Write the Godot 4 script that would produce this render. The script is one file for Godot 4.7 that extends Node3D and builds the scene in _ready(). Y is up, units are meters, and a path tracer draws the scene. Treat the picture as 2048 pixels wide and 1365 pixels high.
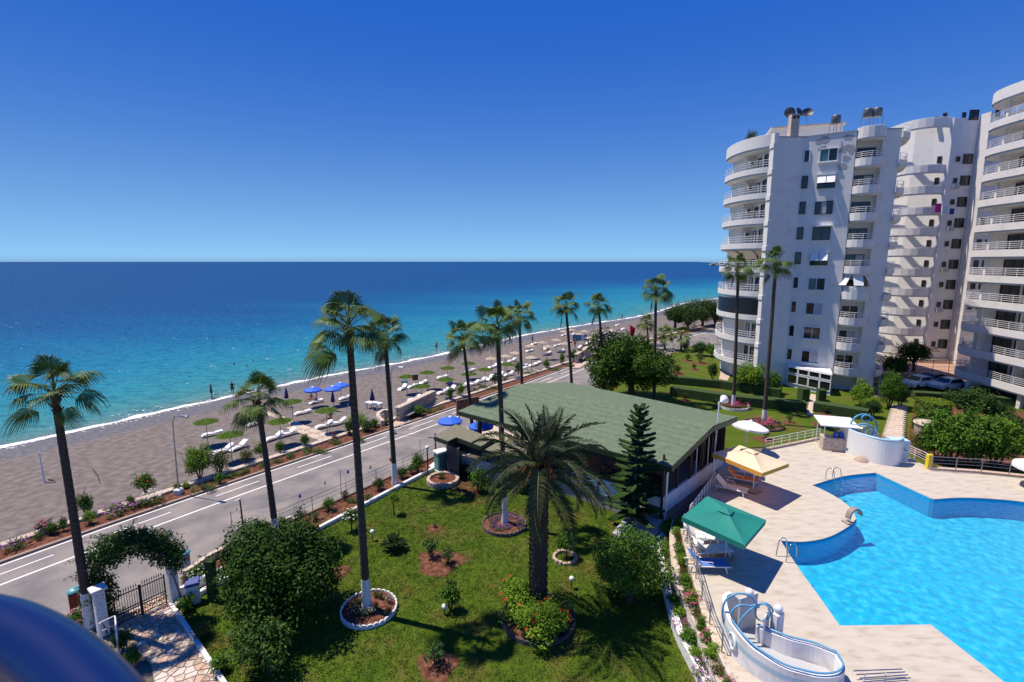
extends Node3D
# A seaside garden, pool terrace and apartment blocks seen from a fifth-floor balcony.
# Pixel helpers (px of the 2048 x 1365 photograph) give a direction; the distance comes from the ground each thing stands on.
const F := 1004.0
const EYE := 15.0
const DECK := 1.2
const SEA := -1.8
var cp := cos(atan(159.5 / F))
var sp := sin(atan(159.5 / F))
var M := {}
var used := {}
var lib := {}
var rng := RandomNumberGenerator.new()
var wall_line: Array = []
var shore_line: Array = []
var far_edge: Array = []

# ---------------------------------------------------------------- mesh collector
class MB:
	var v := PackedVector3Array()
	var n := PackedVector3Array()
	var c := PackedColorArray()
	var i := PackedInt32Array()
	var col := Color(1, 1, 1)
	var has_col := false
	func paint(k: Color) -> void:
		col = k
		has_col = true
	func vert(p: Vector3, nn: Vector3) -> int:
		v.append(p)
		n.append(nn)
		c.append(col)
		return v.size() - 1
	func tri(a: Vector3, b: Vector3, d: Vector3, out := Vector3.ZERO) -> void:
		var nn := (b - a).cross(d - a)
		if nn.length_squared() < 1e-14:
			return
		nn = nn.normalized()
		var k := v.size()
		if out != Vector3.ZERO and nn.dot(out) < 0.0:
			nn = -nn
			v.append(a); v.append(d); v.append(b)
		else:
			v.append(a); v.append(b); v.append(d)
		for _j in 3:
			n.append(nn)
			c.append(col)
		i.append(k); i.append(k + 2); i.append(k + 1)
	func quad(a: Vector3, b: Vector3, d: Vector3, e: Vector3, out := Vector3.ZERO) -> void:
		var nn := (d - a).cross(e - b)
		if nn.length_squared() < 1e-14:
			return
		nn = nn.normalized()
		var k := v.size()
		if out != Vector3.ZERO and nn.dot(out) < 0.0:
			nn = -nn
			v.append(a); v.append(e); v.append(d); v.append(b)
		else:
			v.append(a); v.append(b); v.append(d); v.append(e)
		for _j in 4:
			n.append(nn)
			c.append(col)
		i.append(k); i.append(k + 2); i.append(k + 1)
		i.append(k); i.append(k + 3); i.append(k + 2)
	func box(t: Transform3D, s: Vector3) -> void:
		var h := s * 0.5
		for ax in 3:
			for sg in [-1.0, 1.0]:
				var nn := Vector3.ZERO
				nn[ax] = sg
				var a := (ax + 1) % 3
				var b := (ax + 2) % 3
				var q := []
				for w in [[-1, -1], [1, -1], [1, 1], [-1, 1]]:
					var p := Vector3.ZERO
					p[ax] = sg * h[ax]
					p[a] = w[0] * h[a]
					p[b] = w[1] * h[b]
					q.append(t * p)
				quad(q[0], q[1], q[2], q[3], t.basis * nn)
	func cbox(ctr: Vector3, s: Vector3, yaw := 0.0) -> void:
		box(Transform3D(Basis(Vector3.UP, yaw), ctr), s)
	# a box with chamfered upper and vertical edges
	func bevel(t: Transform3D, s: Vector3, r: float) -> void:
		var h := s * 0.5
		var rings := [[-h.y, 0.0], [h.y - r, 0.0], [h.y, r]]
		var last := []
		for k in rings.size():
			var y: float = rings[k][0]
			var ins: float = rings[k][1]
			var x := h.x - ins
			var z := h.z - ins
			var rr: float = r
			var ring := [Vector3(x - rr, y, z), Vector3(-x + rr, y, z), Vector3(-x, y, z - rr), Vector3(-x, y, -z + rr), Vector3(-x + rr, y, -z), Vector3(x - rr, y, -z), Vector3(x, y, -z + rr), Vector3(x, y, z - rr)]
			for j in 8:
				ring[j] = t * ring[j]
			if k > 0:
				for j in 8:
					var m: int = (j + 1) % 8
					quad(last[j], last[m], ring[m], ring[j], ring[j] + ring[m] - 2.0 * (t * Vector3(0, y - 0.2 * s.y * float(k == 2), 0)))
			last = ring
		for j in range(1, 7):
			tri(last[0], last[j], last[j + 1], t.basis.y)
	func tube(pts: Array, rad, seg := 6, caps := true) -> void:
		var cnt := pts.size()
		var up := Vector3.UP
		var t0: Vector3 = (pts[1] - pts[0]).normalized()
		if absf(t0.dot(up)) > 0.9:
			up = Vector3.RIGHT
		var side := t0.cross(up).normalized()
		var base := v.size()
		for k in cnt:
			var t: Vector3
			if k == 0:
				t = (pts[1] - pts[0]).normalized()
			elif k == cnt - 1:
				t = (pts[k] - pts[k - 1]).normalized()
			else:
				t = (pts[k + 1] - pts[k - 1]).normalized()
			side = (side - t * side.dot(t)).normalized()
			var nor := side.cross(t)
			var r: float = rad[k] if rad is Array else rad
			for j in seg:
				var a := TAU * j / seg
				var d := side * cos(a) + nor * sin(a)
				v.append(pts[k] + d * r)
				n.append(d)
				c.append(col)
		for k in cnt - 1:
			for j in seg:
				var a := base + k * seg + j
				var b := base + k * seg + (j + 1) % seg
				i.append(a); i.append(b); i.append(a + seg)
				i.append(b); i.append(b + seg); i.append(a + seg)
		if caps:
			for e in [0, cnt - 1]:
				var t: Vector3 = (pts[0] - pts[1]) if e == 0 else (pts[cnt - 1] - pts[cnt - 2])
				for j in range(1, seg - 1):
					tri(v[base + e * seg], v[base + e * seg + j], v[base + e * seg + j + 1], t)
	func prism(poly: PackedVector2Array, y0: float, y1: float, top := true, bottom := true, sides := true) -> void:
		var ids := Geometry2D.triangulate_polygon(poly)
		for k in range(0, ids.size(), 3):
			var a := poly[ids[k]]
			var b := poly[ids[k + 1]]
			var d := poly[ids[k + 2]]
			if top:
				tri(Vector3(a.x, y1, a.y), Vector3(b.x, y1, b.y), Vector3(d.x, y1, d.y), Vector3.UP)
			if bottom:
				tri(Vector3(a.x, y0, a.y), Vector3(b.x, y0, b.y), Vector3(d.x, y0, d.y), Vector3.DOWN)
		if sides:
			var sg := 1.0
			var area := 0.0
			for k in poly.size():
				var a := poly[k]
				var b := poly[(k + 1) % poly.size()]
				area += a.cross(b)
			if area < 0.0:
				sg = -1.0
			for k in poly.size():
				var a := poly[k]
				var b := poly[(k + 1) % poly.size()]
				var o := Vector3(b.y - a.y, 0, -(b.x - a.x)) * sg
				quad(Vector3(a.x, y0, a.y), Vector3(b.x, y0, b.y), Vector3(b.x, y1, b.y), Vector3(a.x, y1, a.y), o)
	func lathe(prof: Array, ctr := Vector3.ZERO, seg := 16) -> void:   # prof: [radius, height] upwards
		var base := v.size()
		var cnt := prof.size()
		for k in cnt:
			var p0: Array = prof[maxi(k - 1, 0)]
			var p1: Array = prof[mini(k + 1, cnt - 1)]
			var dn := Vector2(p1[1] - p0[1], -(p1[0] - p0[0])).normalized()
			for j in seg:
				var a := TAU * j / seg
				v.append(ctr + Vector3(prof[k][0] * cos(a), prof[k][1], prof[k][0] * sin(a)))
				n.append(Vector3(dn.x * cos(a), dn.y, dn.x * sin(a)))
				c.append(col)
		for k in cnt - 1:
			for j in seg:
				var a := base + k * seg + j
				var b := base + k * seg + (j + 1) % seg
				i.append(a); i.append(b); i.append(a + seg)
				i.append(b); i.append(b + seg); i.append(a + seg)
	func ball(ctr: Vector3, r: float, seg := 12) -> void:
		var prof := []
		for k in 9:
			var a := -PI / 2 + PI * k / 8.0
			prof.append([maxf(r * cos(a), 0.0005), r * sin(a)])
		lathe(prof, ctr, seg)
	func commit() -> ArrayMesh:
		var arr := []
		arr.resize(Mesh.ARRAY_MAX)
		arr[Mesh.ARRAY_VERTEX] = v
		arr[Mesh.ARRAY_NORMAL] = n
		if has_col:
			arr[Mesh.ARRAY_COLOR] = c
		arr[Mesh.ARRAY_INDEX] = i
		var m := ArrayMesh.new()
		m.add_surface_from_arrays(Mesh.PRIMITIVE_TRIANGLES, arr)
		return m

# ---------------------------------------------------------------- nodes
func numbered(called: String) -> String:
	var k: int = used.get(called, 0)
	used[called] = k + 1
	return called if k == 0 else "%s_%03d" % [called, k]

func tag(o, label, category, group = "", kind = ""):
	o.set_meta("label", label)
	o.set_meta("category", category)
	if group: o.set_meta("group", group)
	if kind: o.set_meta("kind", kind)
	return o

func thing(called, label, category, at = Vector3.ZERO, turn = 0.0, group = ""):
	var o := Node3D.new()
	o.name = numbered(called)
	add_child(o)
	o.position = at
	o.rotation.y = turn
	return tag(o, label, category, group)

func part(mesh, called, mat, parent, xf = Transform3D.IDENTITY):
	var o := MeshInstance3D.new()
	o.mesh = mesh.commit() if mesh is MB else mesh
	o.material_override = mat
	o.name = called
	parent.add_child(o, true)
	o.transform = xf
	return o

func struct(called, mesh, mat, label = ""):
	var o := MeshInstance3D.new()
	o.mesh = mesh.commit() if mesh is MB else mesh
	o.material_override = mat
	o.name = numbered(called)
	add_child(o)
	o.set_meta("kind", "structure")
	if label: o.set_meta("label", label)
	return o

func copy_of(o, at, turn = 0.0, label = "", scl = Vector3.ONE, group = ""):
	var c = o.duplicate()
	c.name = numbered(String(o.name).rstrip("0123456789").rstrip("_"))
	add_child(c)
	c.transform = Transform3D(Basis(Vector3.UP, turn).scaled_local(scl), at)
	if label: c.set_meta("label", label)
	if group: c.set_meta("group", group)
	return c

# ---------------------------------------------------------------- places
func ray(u, v) -> Vector3:
	var x: float = (u - 1024.0) / F
	var y: float = -(v - 682.5) / F
	return Vector3(x, y * cp - sp, -cp - y * sp)

func G(u, v, y = 0.0) -> Vector3:
	var d := ray(u, v)
	var t: float = (y - EYE) / d.y
	return Vector3(d.x * t, y, d.z * t)

func G2(u, v, y = 0.0) -> Vector2:
	var p := G(u, v, y)
	return Vector2(p.x, p.z)

func up_to(u, v, at: Vector3) -> float:       # height at which the ray through (u, v) passes over a standing point
	var d := ray(u, v)
	return EYE + d.y * at.z / d.z

func lined(px: Array, y = 0.0) -> Array:
	var out := []
	for p in px:
		out.append(G2(p[0], p[1], y))
	return out

func dist_to(line: Array, p: Vector2) -> float:
	var best := 1e9
	for k in line.size() - 1:
		best = minf(best, p.distance_to(Geometry2D.get_closest_point_to_segment(p, line[k], line[k + 1])))
	return best

func beach_y(p: Vector2) -> float:
	var a := dist_to(wall_line, p)
	var b := dist_to(shore_line, p)
	return lerpf(-0.3, SEA, pow(a / maxf(a + b, 0.01), 1.25))

func GB(u, v, dy = 0.0) -> Vector3:            # a point dy above the beach
	var y := -1.0
	var p := Vector3.ZERO
	for k in 5:
		p = G(u, v, y + dy)
		y = beach_y(Vector2(p.x, p.z))
	return Vector3(p.x, y, p.z)

func resample(line: Array, cnt: int) -> Array:
	var total := 0.0
	for k in line.size() - 1:
		total += line[k].distance_to(line[k + 1])
	var out := []
	var k := 0
	var run := 0.0
	for j in cnt:
		var want := total * j / (cnt - 1)
		while k < line.size() - 2 and run + line[k].distance_to(line[k + 1]) < want:
			run += line[k].distance_to(line[k + 1])
			k += 1
		out.append(line[k].lerp(line[k + 1], clampf((want - run) / line[k].distance_to(line[k + 1]), 0, 1)))
	return out

func smoothed(line: Array, per := 5) -> Array:   # Catmull-Rom
	var out := []
	for k in line.size() - 1:
		var a = line[maxi(k - 1, 0)]
		var d = line[mini(k + 2, line.size() - 1)]
		for j in per:
			out.append(line[k].cubic_interpolate(line[k + 1], a, d, float(j) / per))
	out.append(line[-1])
	return out

func offset(line: Array, d: float) -> Array:     # to the right of the walking direction (x, z seen from above)
	var out := []
	for k in line.size():
		var t: Vector2 = (line[mini(k + 1, line.size() - 1)] - line[maxi(k - 1, 0)]).normalized()
		out.append(line[k] + Vector2(-t.y, t.x) * d)
	return out

func ribbon(a: Array, b: Array, ya, yb) -> MB:
	var m := MB.new()
	for k in a.size() - 1:
		m.quad(Vector3(a[k].x, ya, a[k].y), Vector3(a[k + 1].x, ya, a[k + 1].y), Vector3(b[k + 1].x, yb, b[k + 1].y), Vector3(b[k].x, yb, b[k].y), Vector3.UP)
	return m

func kerb(m: MB, line: Array, width: float, y0: float, y1: float) -> void:  # a wall that follows a line
	var b := offset(line, width)
	var poly := PackedVector2Array(line)
	for k in range(b.size() - 1, -1, -1):
		poly.append(b[k])
	for k in line.size() - 1:
		var q := [line[k], line[k + 1], b[k + 1], b[k]]
		m.quad(v3(q[0], y1), v3(q[1], y1), v3(q[2], y1), v3(q[3], y1), Vector3.UP)
		var o: Vector2 = q[0] - q[3]
		m.quad(v3(q[0], y0), v3(q[1], y0), v3(q[1], y1), v3(q[0], y1), v3(o, 0))
		m.quad(v3(q[3], y0), v3(q[2], y0), v3(q[2], y1), v3(q[3], y1), v3(-o, 0))
	m.quad(v3(line[0], y0), v3(b[0], y0), v3(b[0], y1), v3(line[0], y1), v3(line[0] - line[1], 0))
	m.quad(v3(line[-1], y0), v3(b[-1], y0), v3(b[-1], y1), v3(line[-1], y1), v3(line[-1] - line[-2], 0))

func v3(p: Vector2, y: float) -> Vector3:
	return Vector3(p.x, y, p.y)

# ---------------------------------------------------------------- materials
func lin(r, g, b) -> Color:
	return Color(r, g, b).linear_to_srgb()

func mat(r, g, b, rough = 0.8, metal = 0.0, spec = 0.5) -> StandardMaterial3D:
	var m := StandardMaterial3D.new()
	m.albedo_color = lin(r, g, b)
	m.roughness = rough
	m.metallic = metal
	m.metallic_specular = spec
	return m

func noise_img(sz: int, freq: float, oct: int, sd: int, ramp: Array, stretch := 1, kind := FastNoiseLite.TYPE_SIMPLEX_SMOOTH) -> Image:
	var f := FastNoiseLite.new()
	f.seed = sd
	f.noise_type = kind
	f.frequency = freq
	f.fractal_octaves = oct
	var im := f.get_seamless_image(sz, sz / stretch if stretch > 1 else sz, false, false, 0.15, true)
	im.convert(Image.FORMAT_L8)
	var g := Gradient.new()
	g.offsets = PackedFloat32Array(ramp.map(func(k): return k[0]))
	g.colors = PackedColorArray(ramp.map(func(k): return Color(k[1], k[2], k[3])))
	var lut := []
	for k in 256:
		lut.append(g.sample(k / 255.0).linear_to_srgb())
	var src := im.get_data()
	var dst := PackedByteArray()
	dst.resize(src.size() * 3)
	for k in src.size():
		var q: Color = lut[src[k]]
		dst[k * 3] = int(q.r * 255.0)
		dst[k * 3 + 1] = int(q.g * 255.0)
		dst[k * 3 + 2] = int(q.b * 255.0)
	return Image.create_from_data(im.get_width(), im.get_height(), false, Image.FORMAT_RGB8, dst)

func grey_tex(sz: int, freq: float, oct: int, sd: int, lo := 0.0, hi := 1.0) -> ImageTexture:
	return ImageTexture.create_from_image(noise_img(sz, freq, oct, sd, [[0.0, lo, lo, lo], [1.0, hi, hi, hi]]))

# a world-mapped surface: a coarse ramp, a fine grain multiplied over it, relief from the grain
func ground_mat(img: Image, metres: float, fine: Texture2D, fine_metres: float, rough := 0.9, relief := 0.0, world := true) -> StandardMaterial3D:
	var m := StandardMaterial3D.new()
	m.albedo_texture = ImageTexture.create_from_image(img)
	m.uv1_triplanar = true
	m.uv1_world_triplanar = world
	m.uv1_scale = Vector3.ONE / metres
	m.roughness = rough
	m.metallic_specular = 0.3
	if fine:
		m.detail_enabled = true
		m.detail_albedo = fine
		m.detail_blend_mode = BaseMaterial3D.BLEND_MODE_MUL
		m.detail_uv_layer = BaseMaterial3D.DETAIL_UV_2
		m.uv2_triplanar = true
		m.uv2_world_triplanar = world
		m.uv2_scale = Vector3.ONE / fine_metres
	if relief > 0.0:
		m.heightmap_enabled = true
		m.heightmap_texture = m.albedo_texture
		m.heightmap_scale = relief
	return m

func leaf_mat(rough = 0.55, thru = 0.25, spec = 0.35) -> StandardMaterial3D:
	var m := StandardMaterial3D.new()
	m.vertex_color_use_as_albedo = true
	m.roughness = rough
	m.metallic_specular = spec
	if thru > 0.0:
		m.backlight_enabled = true
		m.backlight = Color(thru, thru, thru * 0.6)
	return m

# ---------------------------------------------------------------- vegetation
func rdir() -> Vector3:
	var y := rng.randf_range(-1, 1)
	var a := rng.randf() * TAU
	var r := sqrt(1.0 - y * y)
	return Vector3(r * cos(a), y, r * sin(a))

func leaf(m: MB, p: Vector3, nn: Vector3, along: Vector3, ln: float, wd: float) -> void:
	var t := (along - nn * along.dot(nn)).normalized()
	var s := nn.cross(t)
	var tip := p + t * ln - nn * ln * 0.15
	var k := m.v.size()
	m.v.append(p); m.v.append(p + t * ln * 0.45 + s * wd * 0.5 + nn * wd * 0.12); m.v.append(tip); m.v.append(p + t * ln * 0.45 - s * wd * 0.5 + nn * wd * 0.12)
	for _j in 4:
		m.n.append(nn)
		m.c.append(m.col)
	m.i.append(k); m.i.append(k + 1); m.i.append(k + 2)
	m.i.append(k); m.i.append(k + 2); m.i.append(k + 3)

# leaves spread through overlapping clumps: [centre, radii]
func leaf_cloud(clumps: Array, cnt: int, ln: float, wd: float, ca: Color, cb: Color, upward := 0.35, shell := 0.5, m: MB = null) -> MB:
	if m == null:
		m = MB.new()
	var weight := []
	var total := 0.0
	for k in clumps:
		total += pow(k[1].x * k[1].y * k[1].z, 0.667)
		weight.append(total)
	for j in cnt:
		var w := rng.randf() * total
		var k := 0
		while weight[k] < w:
			k += 1
		var d := rdir()
		var r := lerpf(shell, 1.0, pow(rng.randf(), 0.6)) * (1.0 + 0.13 * sin(d.x * 7.0 + k * 2.0) * sin(d.y * 6.0 + k) + 0.1 * rng.randfn(0.0, 0.5))
		var p: Vector3 = clumps[k][0] + clumps[k][1] * d * r
		var nn := (d * 0.7 + rdir() * 0.75 + Vector3(0, upward, 0)).normalized()
		m.paint(ca.lerp(cb, clampf(rng.randf() * 0.75 + 0.25 * float((k * 7) % 5) / 4.0, 0, 1)))
		var sz := rng.randf_range(0.55, 1.45)
		leaf(m, p, nn, rdir() + d * 0.4, ln * sz, wd * sz * rng.randf_range(0.8, 1.2))
	return m

func clump_ball(cnt: int, spread: Vector3, size: float, ctr: Vector3) -> Array:   # sub-clumps over an ellipsoid
	var out := [[ctr, spread * 0.72]]
	for k in cnt:
		var y := 1.0 - 1.7 * (k + 0.5) / cnt
		var a := k * 2.39996 + rng.randf() * 0.5
		var r := sqrt(maxf(0.0, 1.0 - y * y))
		var d := Vector3(r * cos(a), y, r * sin(a))
		out.append([ctr + d * spread * rng.randf_range(0.5, 0.92), Vector3.ONE * size * rng.randf_range(0.6, 1.3)])
	return out

# unit shrubs (about 1 m across, base at 0), made once for each kind
func shrub_mesh(kind: String, variant: int) -> ArrayMesh:
	var key := "%s%d" % [kind, variant]
	var fine := kind.ends_with("_fine")
	kind = kind.trim_suffix("_fine")
	if lib.has(key):
		return lib[key]
	rng.seed = hash(key)
	var m: MB
	var K: Array = {
		"green": [Color(0.03, 0.09, 0.01), Color(0.1, 0.2, 0.022), 1500, 0.075, 0.04],
		"lime": [Color(0.075, 0.165, 0.012), Color(0.18, 0.29, 0.025), 1500, 0.07, 0.04],
		"dark": [Color(0.018, 0.05, 0.012), Color(0.05, 0.1, 0.022), 1500, 0.075, 0.04],
		"rose": [Color(0.03, 0.075, 0.02), Color(0.06, 0.12, 0.035), 420, 0.085, 0.055],
		"olive": [Color(0.05, 0.08, 0.02), Color(0.11, 0.14, 0.04), 1200, 0.08, 0.03],
		"reddish": [Color(0.1, 0.045, 0.02), Color(0.07, 0.13, 0.025), 900, 0.08, 0.035],
		"low": [Color(0.04, 0.09, 0.015), Color(0.1, 0.17, 0.03), 900, 0.06, 0.03],
	}[kind]
	var cl := clump_ball(9 if kind != "rose" else 6, Vector3(0.36, 0.36, 0.36), 0.2 if kind != "rose" else 0.16, Vector3(0, 0.52, 0))
	if kind == "low":
		cl = []
		for k in 9:
			cl.append([Vector3(rng.randf_range(-0.4, 0.4), 0.22, rng.randf_range(-0.3, 0.3)), Vector3(0.2, 0.24, 0.2) * rng.randf_range(0.7, 1.2)])
	if fine:
		cl = clump_ball(16, Vector3(0.38, 0.36, 0.38), 0.15, Vector3(0, 0.5, 0))
		K[2] = 6500; K[3] *= 0.5; K[4] *= 0.55
	m = leaf_cloud(cl, K[2], K[3], K[4], K[0], K[1], 0.4, 0.35)
	if kind != "low":
		shoots(m, Vector3(0, 0.5, 0), Vector3.ONE * 0.4, 26 if fine else 14, K[3], K[4], K[0], K[1])
	lib[key] = m.commit()
	return lib[key]

# stray leafy shoots that break the outline
func shoots(m: MB, ctr: Vector3, spread: Vector3, cnt: int, ln: float, wd: float, ca: Color, cb: Color) -> void:
	for k in cnt:
		var d := rdir()
		d.y = absf(d.y) * 0.9 + 0.05
		var p := ctr + d * spread * 0.9
		var e := ctr + (d + rdir() * 0.25) * spread * rng.randf_range(1.15, 1.45)
		for j in 9:
			m.paint(ca.lerp(cb, rng.randf_range(0.3, 1.0)))
			leaf(m, p.lerp(e, j / 8.0), (rdir() + d).normalized(), rdir() + d * 0.6, ln, wd)

func stem_mesh(kind: String) -> ArrayMesh:
	var key := "stem" + kind
	if not lib.has(key):
		var m := MB.new()
		if kind == "single":
			m.tube([Vector3(0, -0.05, 0), Vector3(0.02, 0.5, 0.01), Vector3(0, 1.0, 0)], [0.05, 0.04, 0.03], 6)
		else:
			for k in 6:
				var a := TAU * k / 6.0 + 0.3
				m.tube([Vector3(0.03 * cos(a), -0.03, 0.03 * sin(a)), Vector3(0.12 * cos(a), 0.3, 0.12 * sin(a)), Vector3(0.25 * cos(a + 0.3), 0.62, 0.25 * sin(a + 0.3))], [0.02, 0.015, 0.008], 4)
		lib[key] = m.commit()
	return lib[key]

func flower_mesh(key: String, col: Color, cnt: int, size: float, flat := false) -> ArrayMesh:
	if not lib.has(key):
		rng.seed = hash(key)
		var m := MB.new()
		for k in cnt:
			var d := rdir()
			d.y = absf(d.y)
			var p := Vector3(0, 0.5, 0) + d * Vector3(0.44, 0.46, 0.44)
			if flat:
				p = Vector3(rng.randf_range(-0.5, 0.5), rng.randf_range(0.3, 0.5), rng.randf_range(-0.5, 0.5))
			m.paint(col.lerp(Color(col.r * 0.6, col.g * 0.6, col.b * 0.7), rng.randf()))
			for j in 5:
				var a := TAU * j / 5.0 + k
				var s := Vector3(cos(a), 0.35, sin(a))
				leaf(m, p, (Vector3.UP + d * 0.6 - s * 0.3).normalized(), s, size, size * 0.8)
		lib[key] = m.commit()
	return lib[key]

# one shrub: at its base, sx wide and sy tall; a clear stem of stem_h below the leaves for small clipped trees
func shrub(called, label, category, at: Vector3, sx: float, sy: float, kind: String, group = "", stem_h := 0.0, flowers = "", variant := -1):
	var k := variant if variant >= 0 else int(absf(at.x * 7.3 + at.z * 3.1)) % 3
	var o = thing(called, label, category, at, fposmod(at.x * 1.7 + at.z * 2.3, TAU), group)
	var t := Transform3D(Basis.from_scale(Vector3(sx, sy, sx)), Vector3(0, stem_h, 0))
	if sx > 1.7 and kind != "low": kind += "_fine"
	var f = part(shrub_mesh(kind, k), "foliage" if stem_h == 0.0 else "crown", M.leaf, o, t)
	if stem_h > 0.0:
		part(stem_mesh("single"), "trunk", M.bark, o, Transform3D(Basis.from_scale(Vector3(1, stem_h + sy * 0.3, 1)), Vector3.ZERO))
	else:
		part(stem_mesh("many"), "stem", M.bark, o, t)
	if flowers == "red":
		part(flower_mesh("fred", Color(0.5, 0.02, 0.012), 7, 0.05), "blossom", M.petal, o, t)
	elif flowers == "pink":
		part(flower_mesh("fpink", Color(0.6, 0.06, 0.22), 26, 0.06), "blossom", M.petal, o, t)
	elif flowers == "mauve":
		part(flower_mesh("fmauve", Color(0.3, 0.1, 0.28), 55, 0.05, true), "blossom", M.petal, o, t)
	elif flowers == "white":
		part(flower_mesh("fwhite", Color(0.65, 0.62, 0.58), 30, 0.06), "blossom", M.petal, o, t)
	return o

# a fan palm leaf: stalk and pleated fan with drooping tips; it grows along +x, then is turned to its place
func fan_frond(el: float, droop: float, dead: bool, sd: int) -> ArrayMesh:
	rng.seed = 900 + sd
	var m := MB.new()
	var ax := Vector3(cos(el), sin(el), 0)
	var L := 0.95
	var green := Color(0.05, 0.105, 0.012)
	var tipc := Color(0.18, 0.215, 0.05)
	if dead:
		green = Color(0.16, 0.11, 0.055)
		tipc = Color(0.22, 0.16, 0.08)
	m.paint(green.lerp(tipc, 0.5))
	var p1 := ax * L - Vector3(0, 0.06 + 0.1 * droop, 0)
	m.tube([ax * 0.1, ax * L * 0.55 - Vector3(0, 0.01, 0), p1], [0.028, 0.02, 0.014], 4, false)
	var fa := (ax - Vector3(0, 0.45 * droop, 0)).normalized()
	var side := Vector3(0, 0, 1)
	var up := side.cross(fa)
	if up.y < 0: up = -up
	var cnt := 26
	for k in cnt:
		var f := (k + 0.5) / cnt * 2.0 - 1.0
		var a := f * 1.7
		var R := 1.15 * (1.0 - 0.22 * absf(f)) * rng.randf_range(0.9, 1.08)
		var d := fa * cos(a) + side * sin(a)
		var w := 2.0 * 1.7 / cnt
		var s := (side * cos(a) - fa * sin(a))
		var prev := []
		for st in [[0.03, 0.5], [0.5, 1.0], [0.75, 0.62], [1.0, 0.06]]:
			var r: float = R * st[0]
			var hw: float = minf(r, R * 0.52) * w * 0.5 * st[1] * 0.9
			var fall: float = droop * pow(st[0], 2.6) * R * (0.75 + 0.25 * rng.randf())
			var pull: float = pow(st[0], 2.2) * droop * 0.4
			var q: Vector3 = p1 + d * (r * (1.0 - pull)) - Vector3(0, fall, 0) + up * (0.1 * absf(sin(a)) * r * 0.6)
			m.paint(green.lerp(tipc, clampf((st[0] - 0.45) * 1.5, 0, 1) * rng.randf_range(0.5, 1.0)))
			var row := [q - s * hw, q + up * hw * 0.35, q + s * hw]
			if prev.size():
				m.quad(prev[0], prev[1], row[1], row[0], up)
				m.quad(prev[1], prev[2], row[2], row[1], up)
			prev = row
	return m.commit()

# a feather palm leaf along +x
func feather_frond(el: float, bend: float, L: float, sd: int, ca: Color, cb: Color) -> ArrayMesh:
	rng.seed = 700 + sd
	var m := MB.new()
	var pts := []
	var p := Vector3.ZERO
	var e := el
	var cnt := 18
	var dirs := []
	for k in cnt + 1:
		pts.append(p)
		var d := Vector3(cos(e), sin(e), 0)
		dirs.append(d)
		p += d * L / cnt
		e -= bend / cnt * (0.6 + 0.8 * k / cnt)
	var rad := []
	for k in pts.size():
		rad.append(lerpf(0.035, 0.006, float(k) / cnt))
	m.paint(cb * 1.1)
	m.tube(pts, rad, 4, false)
	for k in range(2, cnt):
		for h in 3:
			var f := h / 3.0
			var q: Vector3 = pts[k].lerp(pts[k + 1], f)
			var d: Vector3 = dirs[k]
			var up := Vector3(-d.y, d.x, 0)
			var t := (k + f) / cnt
			var ll := 0.52 * sin(PI * clampf(t * 0.8 + 0.16, 0, 1)) * L / 3.2 + 0.08
			for sg in [-1.0, 1.0]:
				m.paint(ca.lerp(cb, rng.randf()))
				var dir: Vector3 = (d * 0.75 + Vector3(0, 0, sg) * 0.8 + up * rng.randf_range(0.05, 0.5)).normalized()
				var w := 0.021
				var tip := q + dir * ll * rng.randf_range(0.85, 1.1) - Vector3(0, 0.12 * ll, 0)
				var mid := q + dir * ll * 0.5 + up * 0.02
				var s := d * w
				m.tri(q - s * 0.6, mid + s, tip, up)
				m.tri(q + s * 0.6, tip, mid - s, up)
	return m.commit()

func palm_trunk(h: float, lean: Vector2, r0: float, r1: float, y_from: float, y_to: float, rings := 26) -> MB:
	var m := MB.new()
	var pts := []
	var rad := []
	for k in rings + 1:
		var t := lerpf(y_from, y_to, float(k) / rings) / h
		var b := t * (1.0 - 0.35 * (1.0 - t))
		pts.append(Vector3(lean.x * b, t * h, lean.y * b))
		rad.append(lerpf(r0, r1, pow(maxf(t, 0.0), 0.55)) * (1.0 + 0.06 * (k % 2)) * (1.0 + 0.25 * pow(maxf(0.0, 1.0 - t * 9.0), 2)))
	m.tube(pts, rad, 10)
	return m

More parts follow.
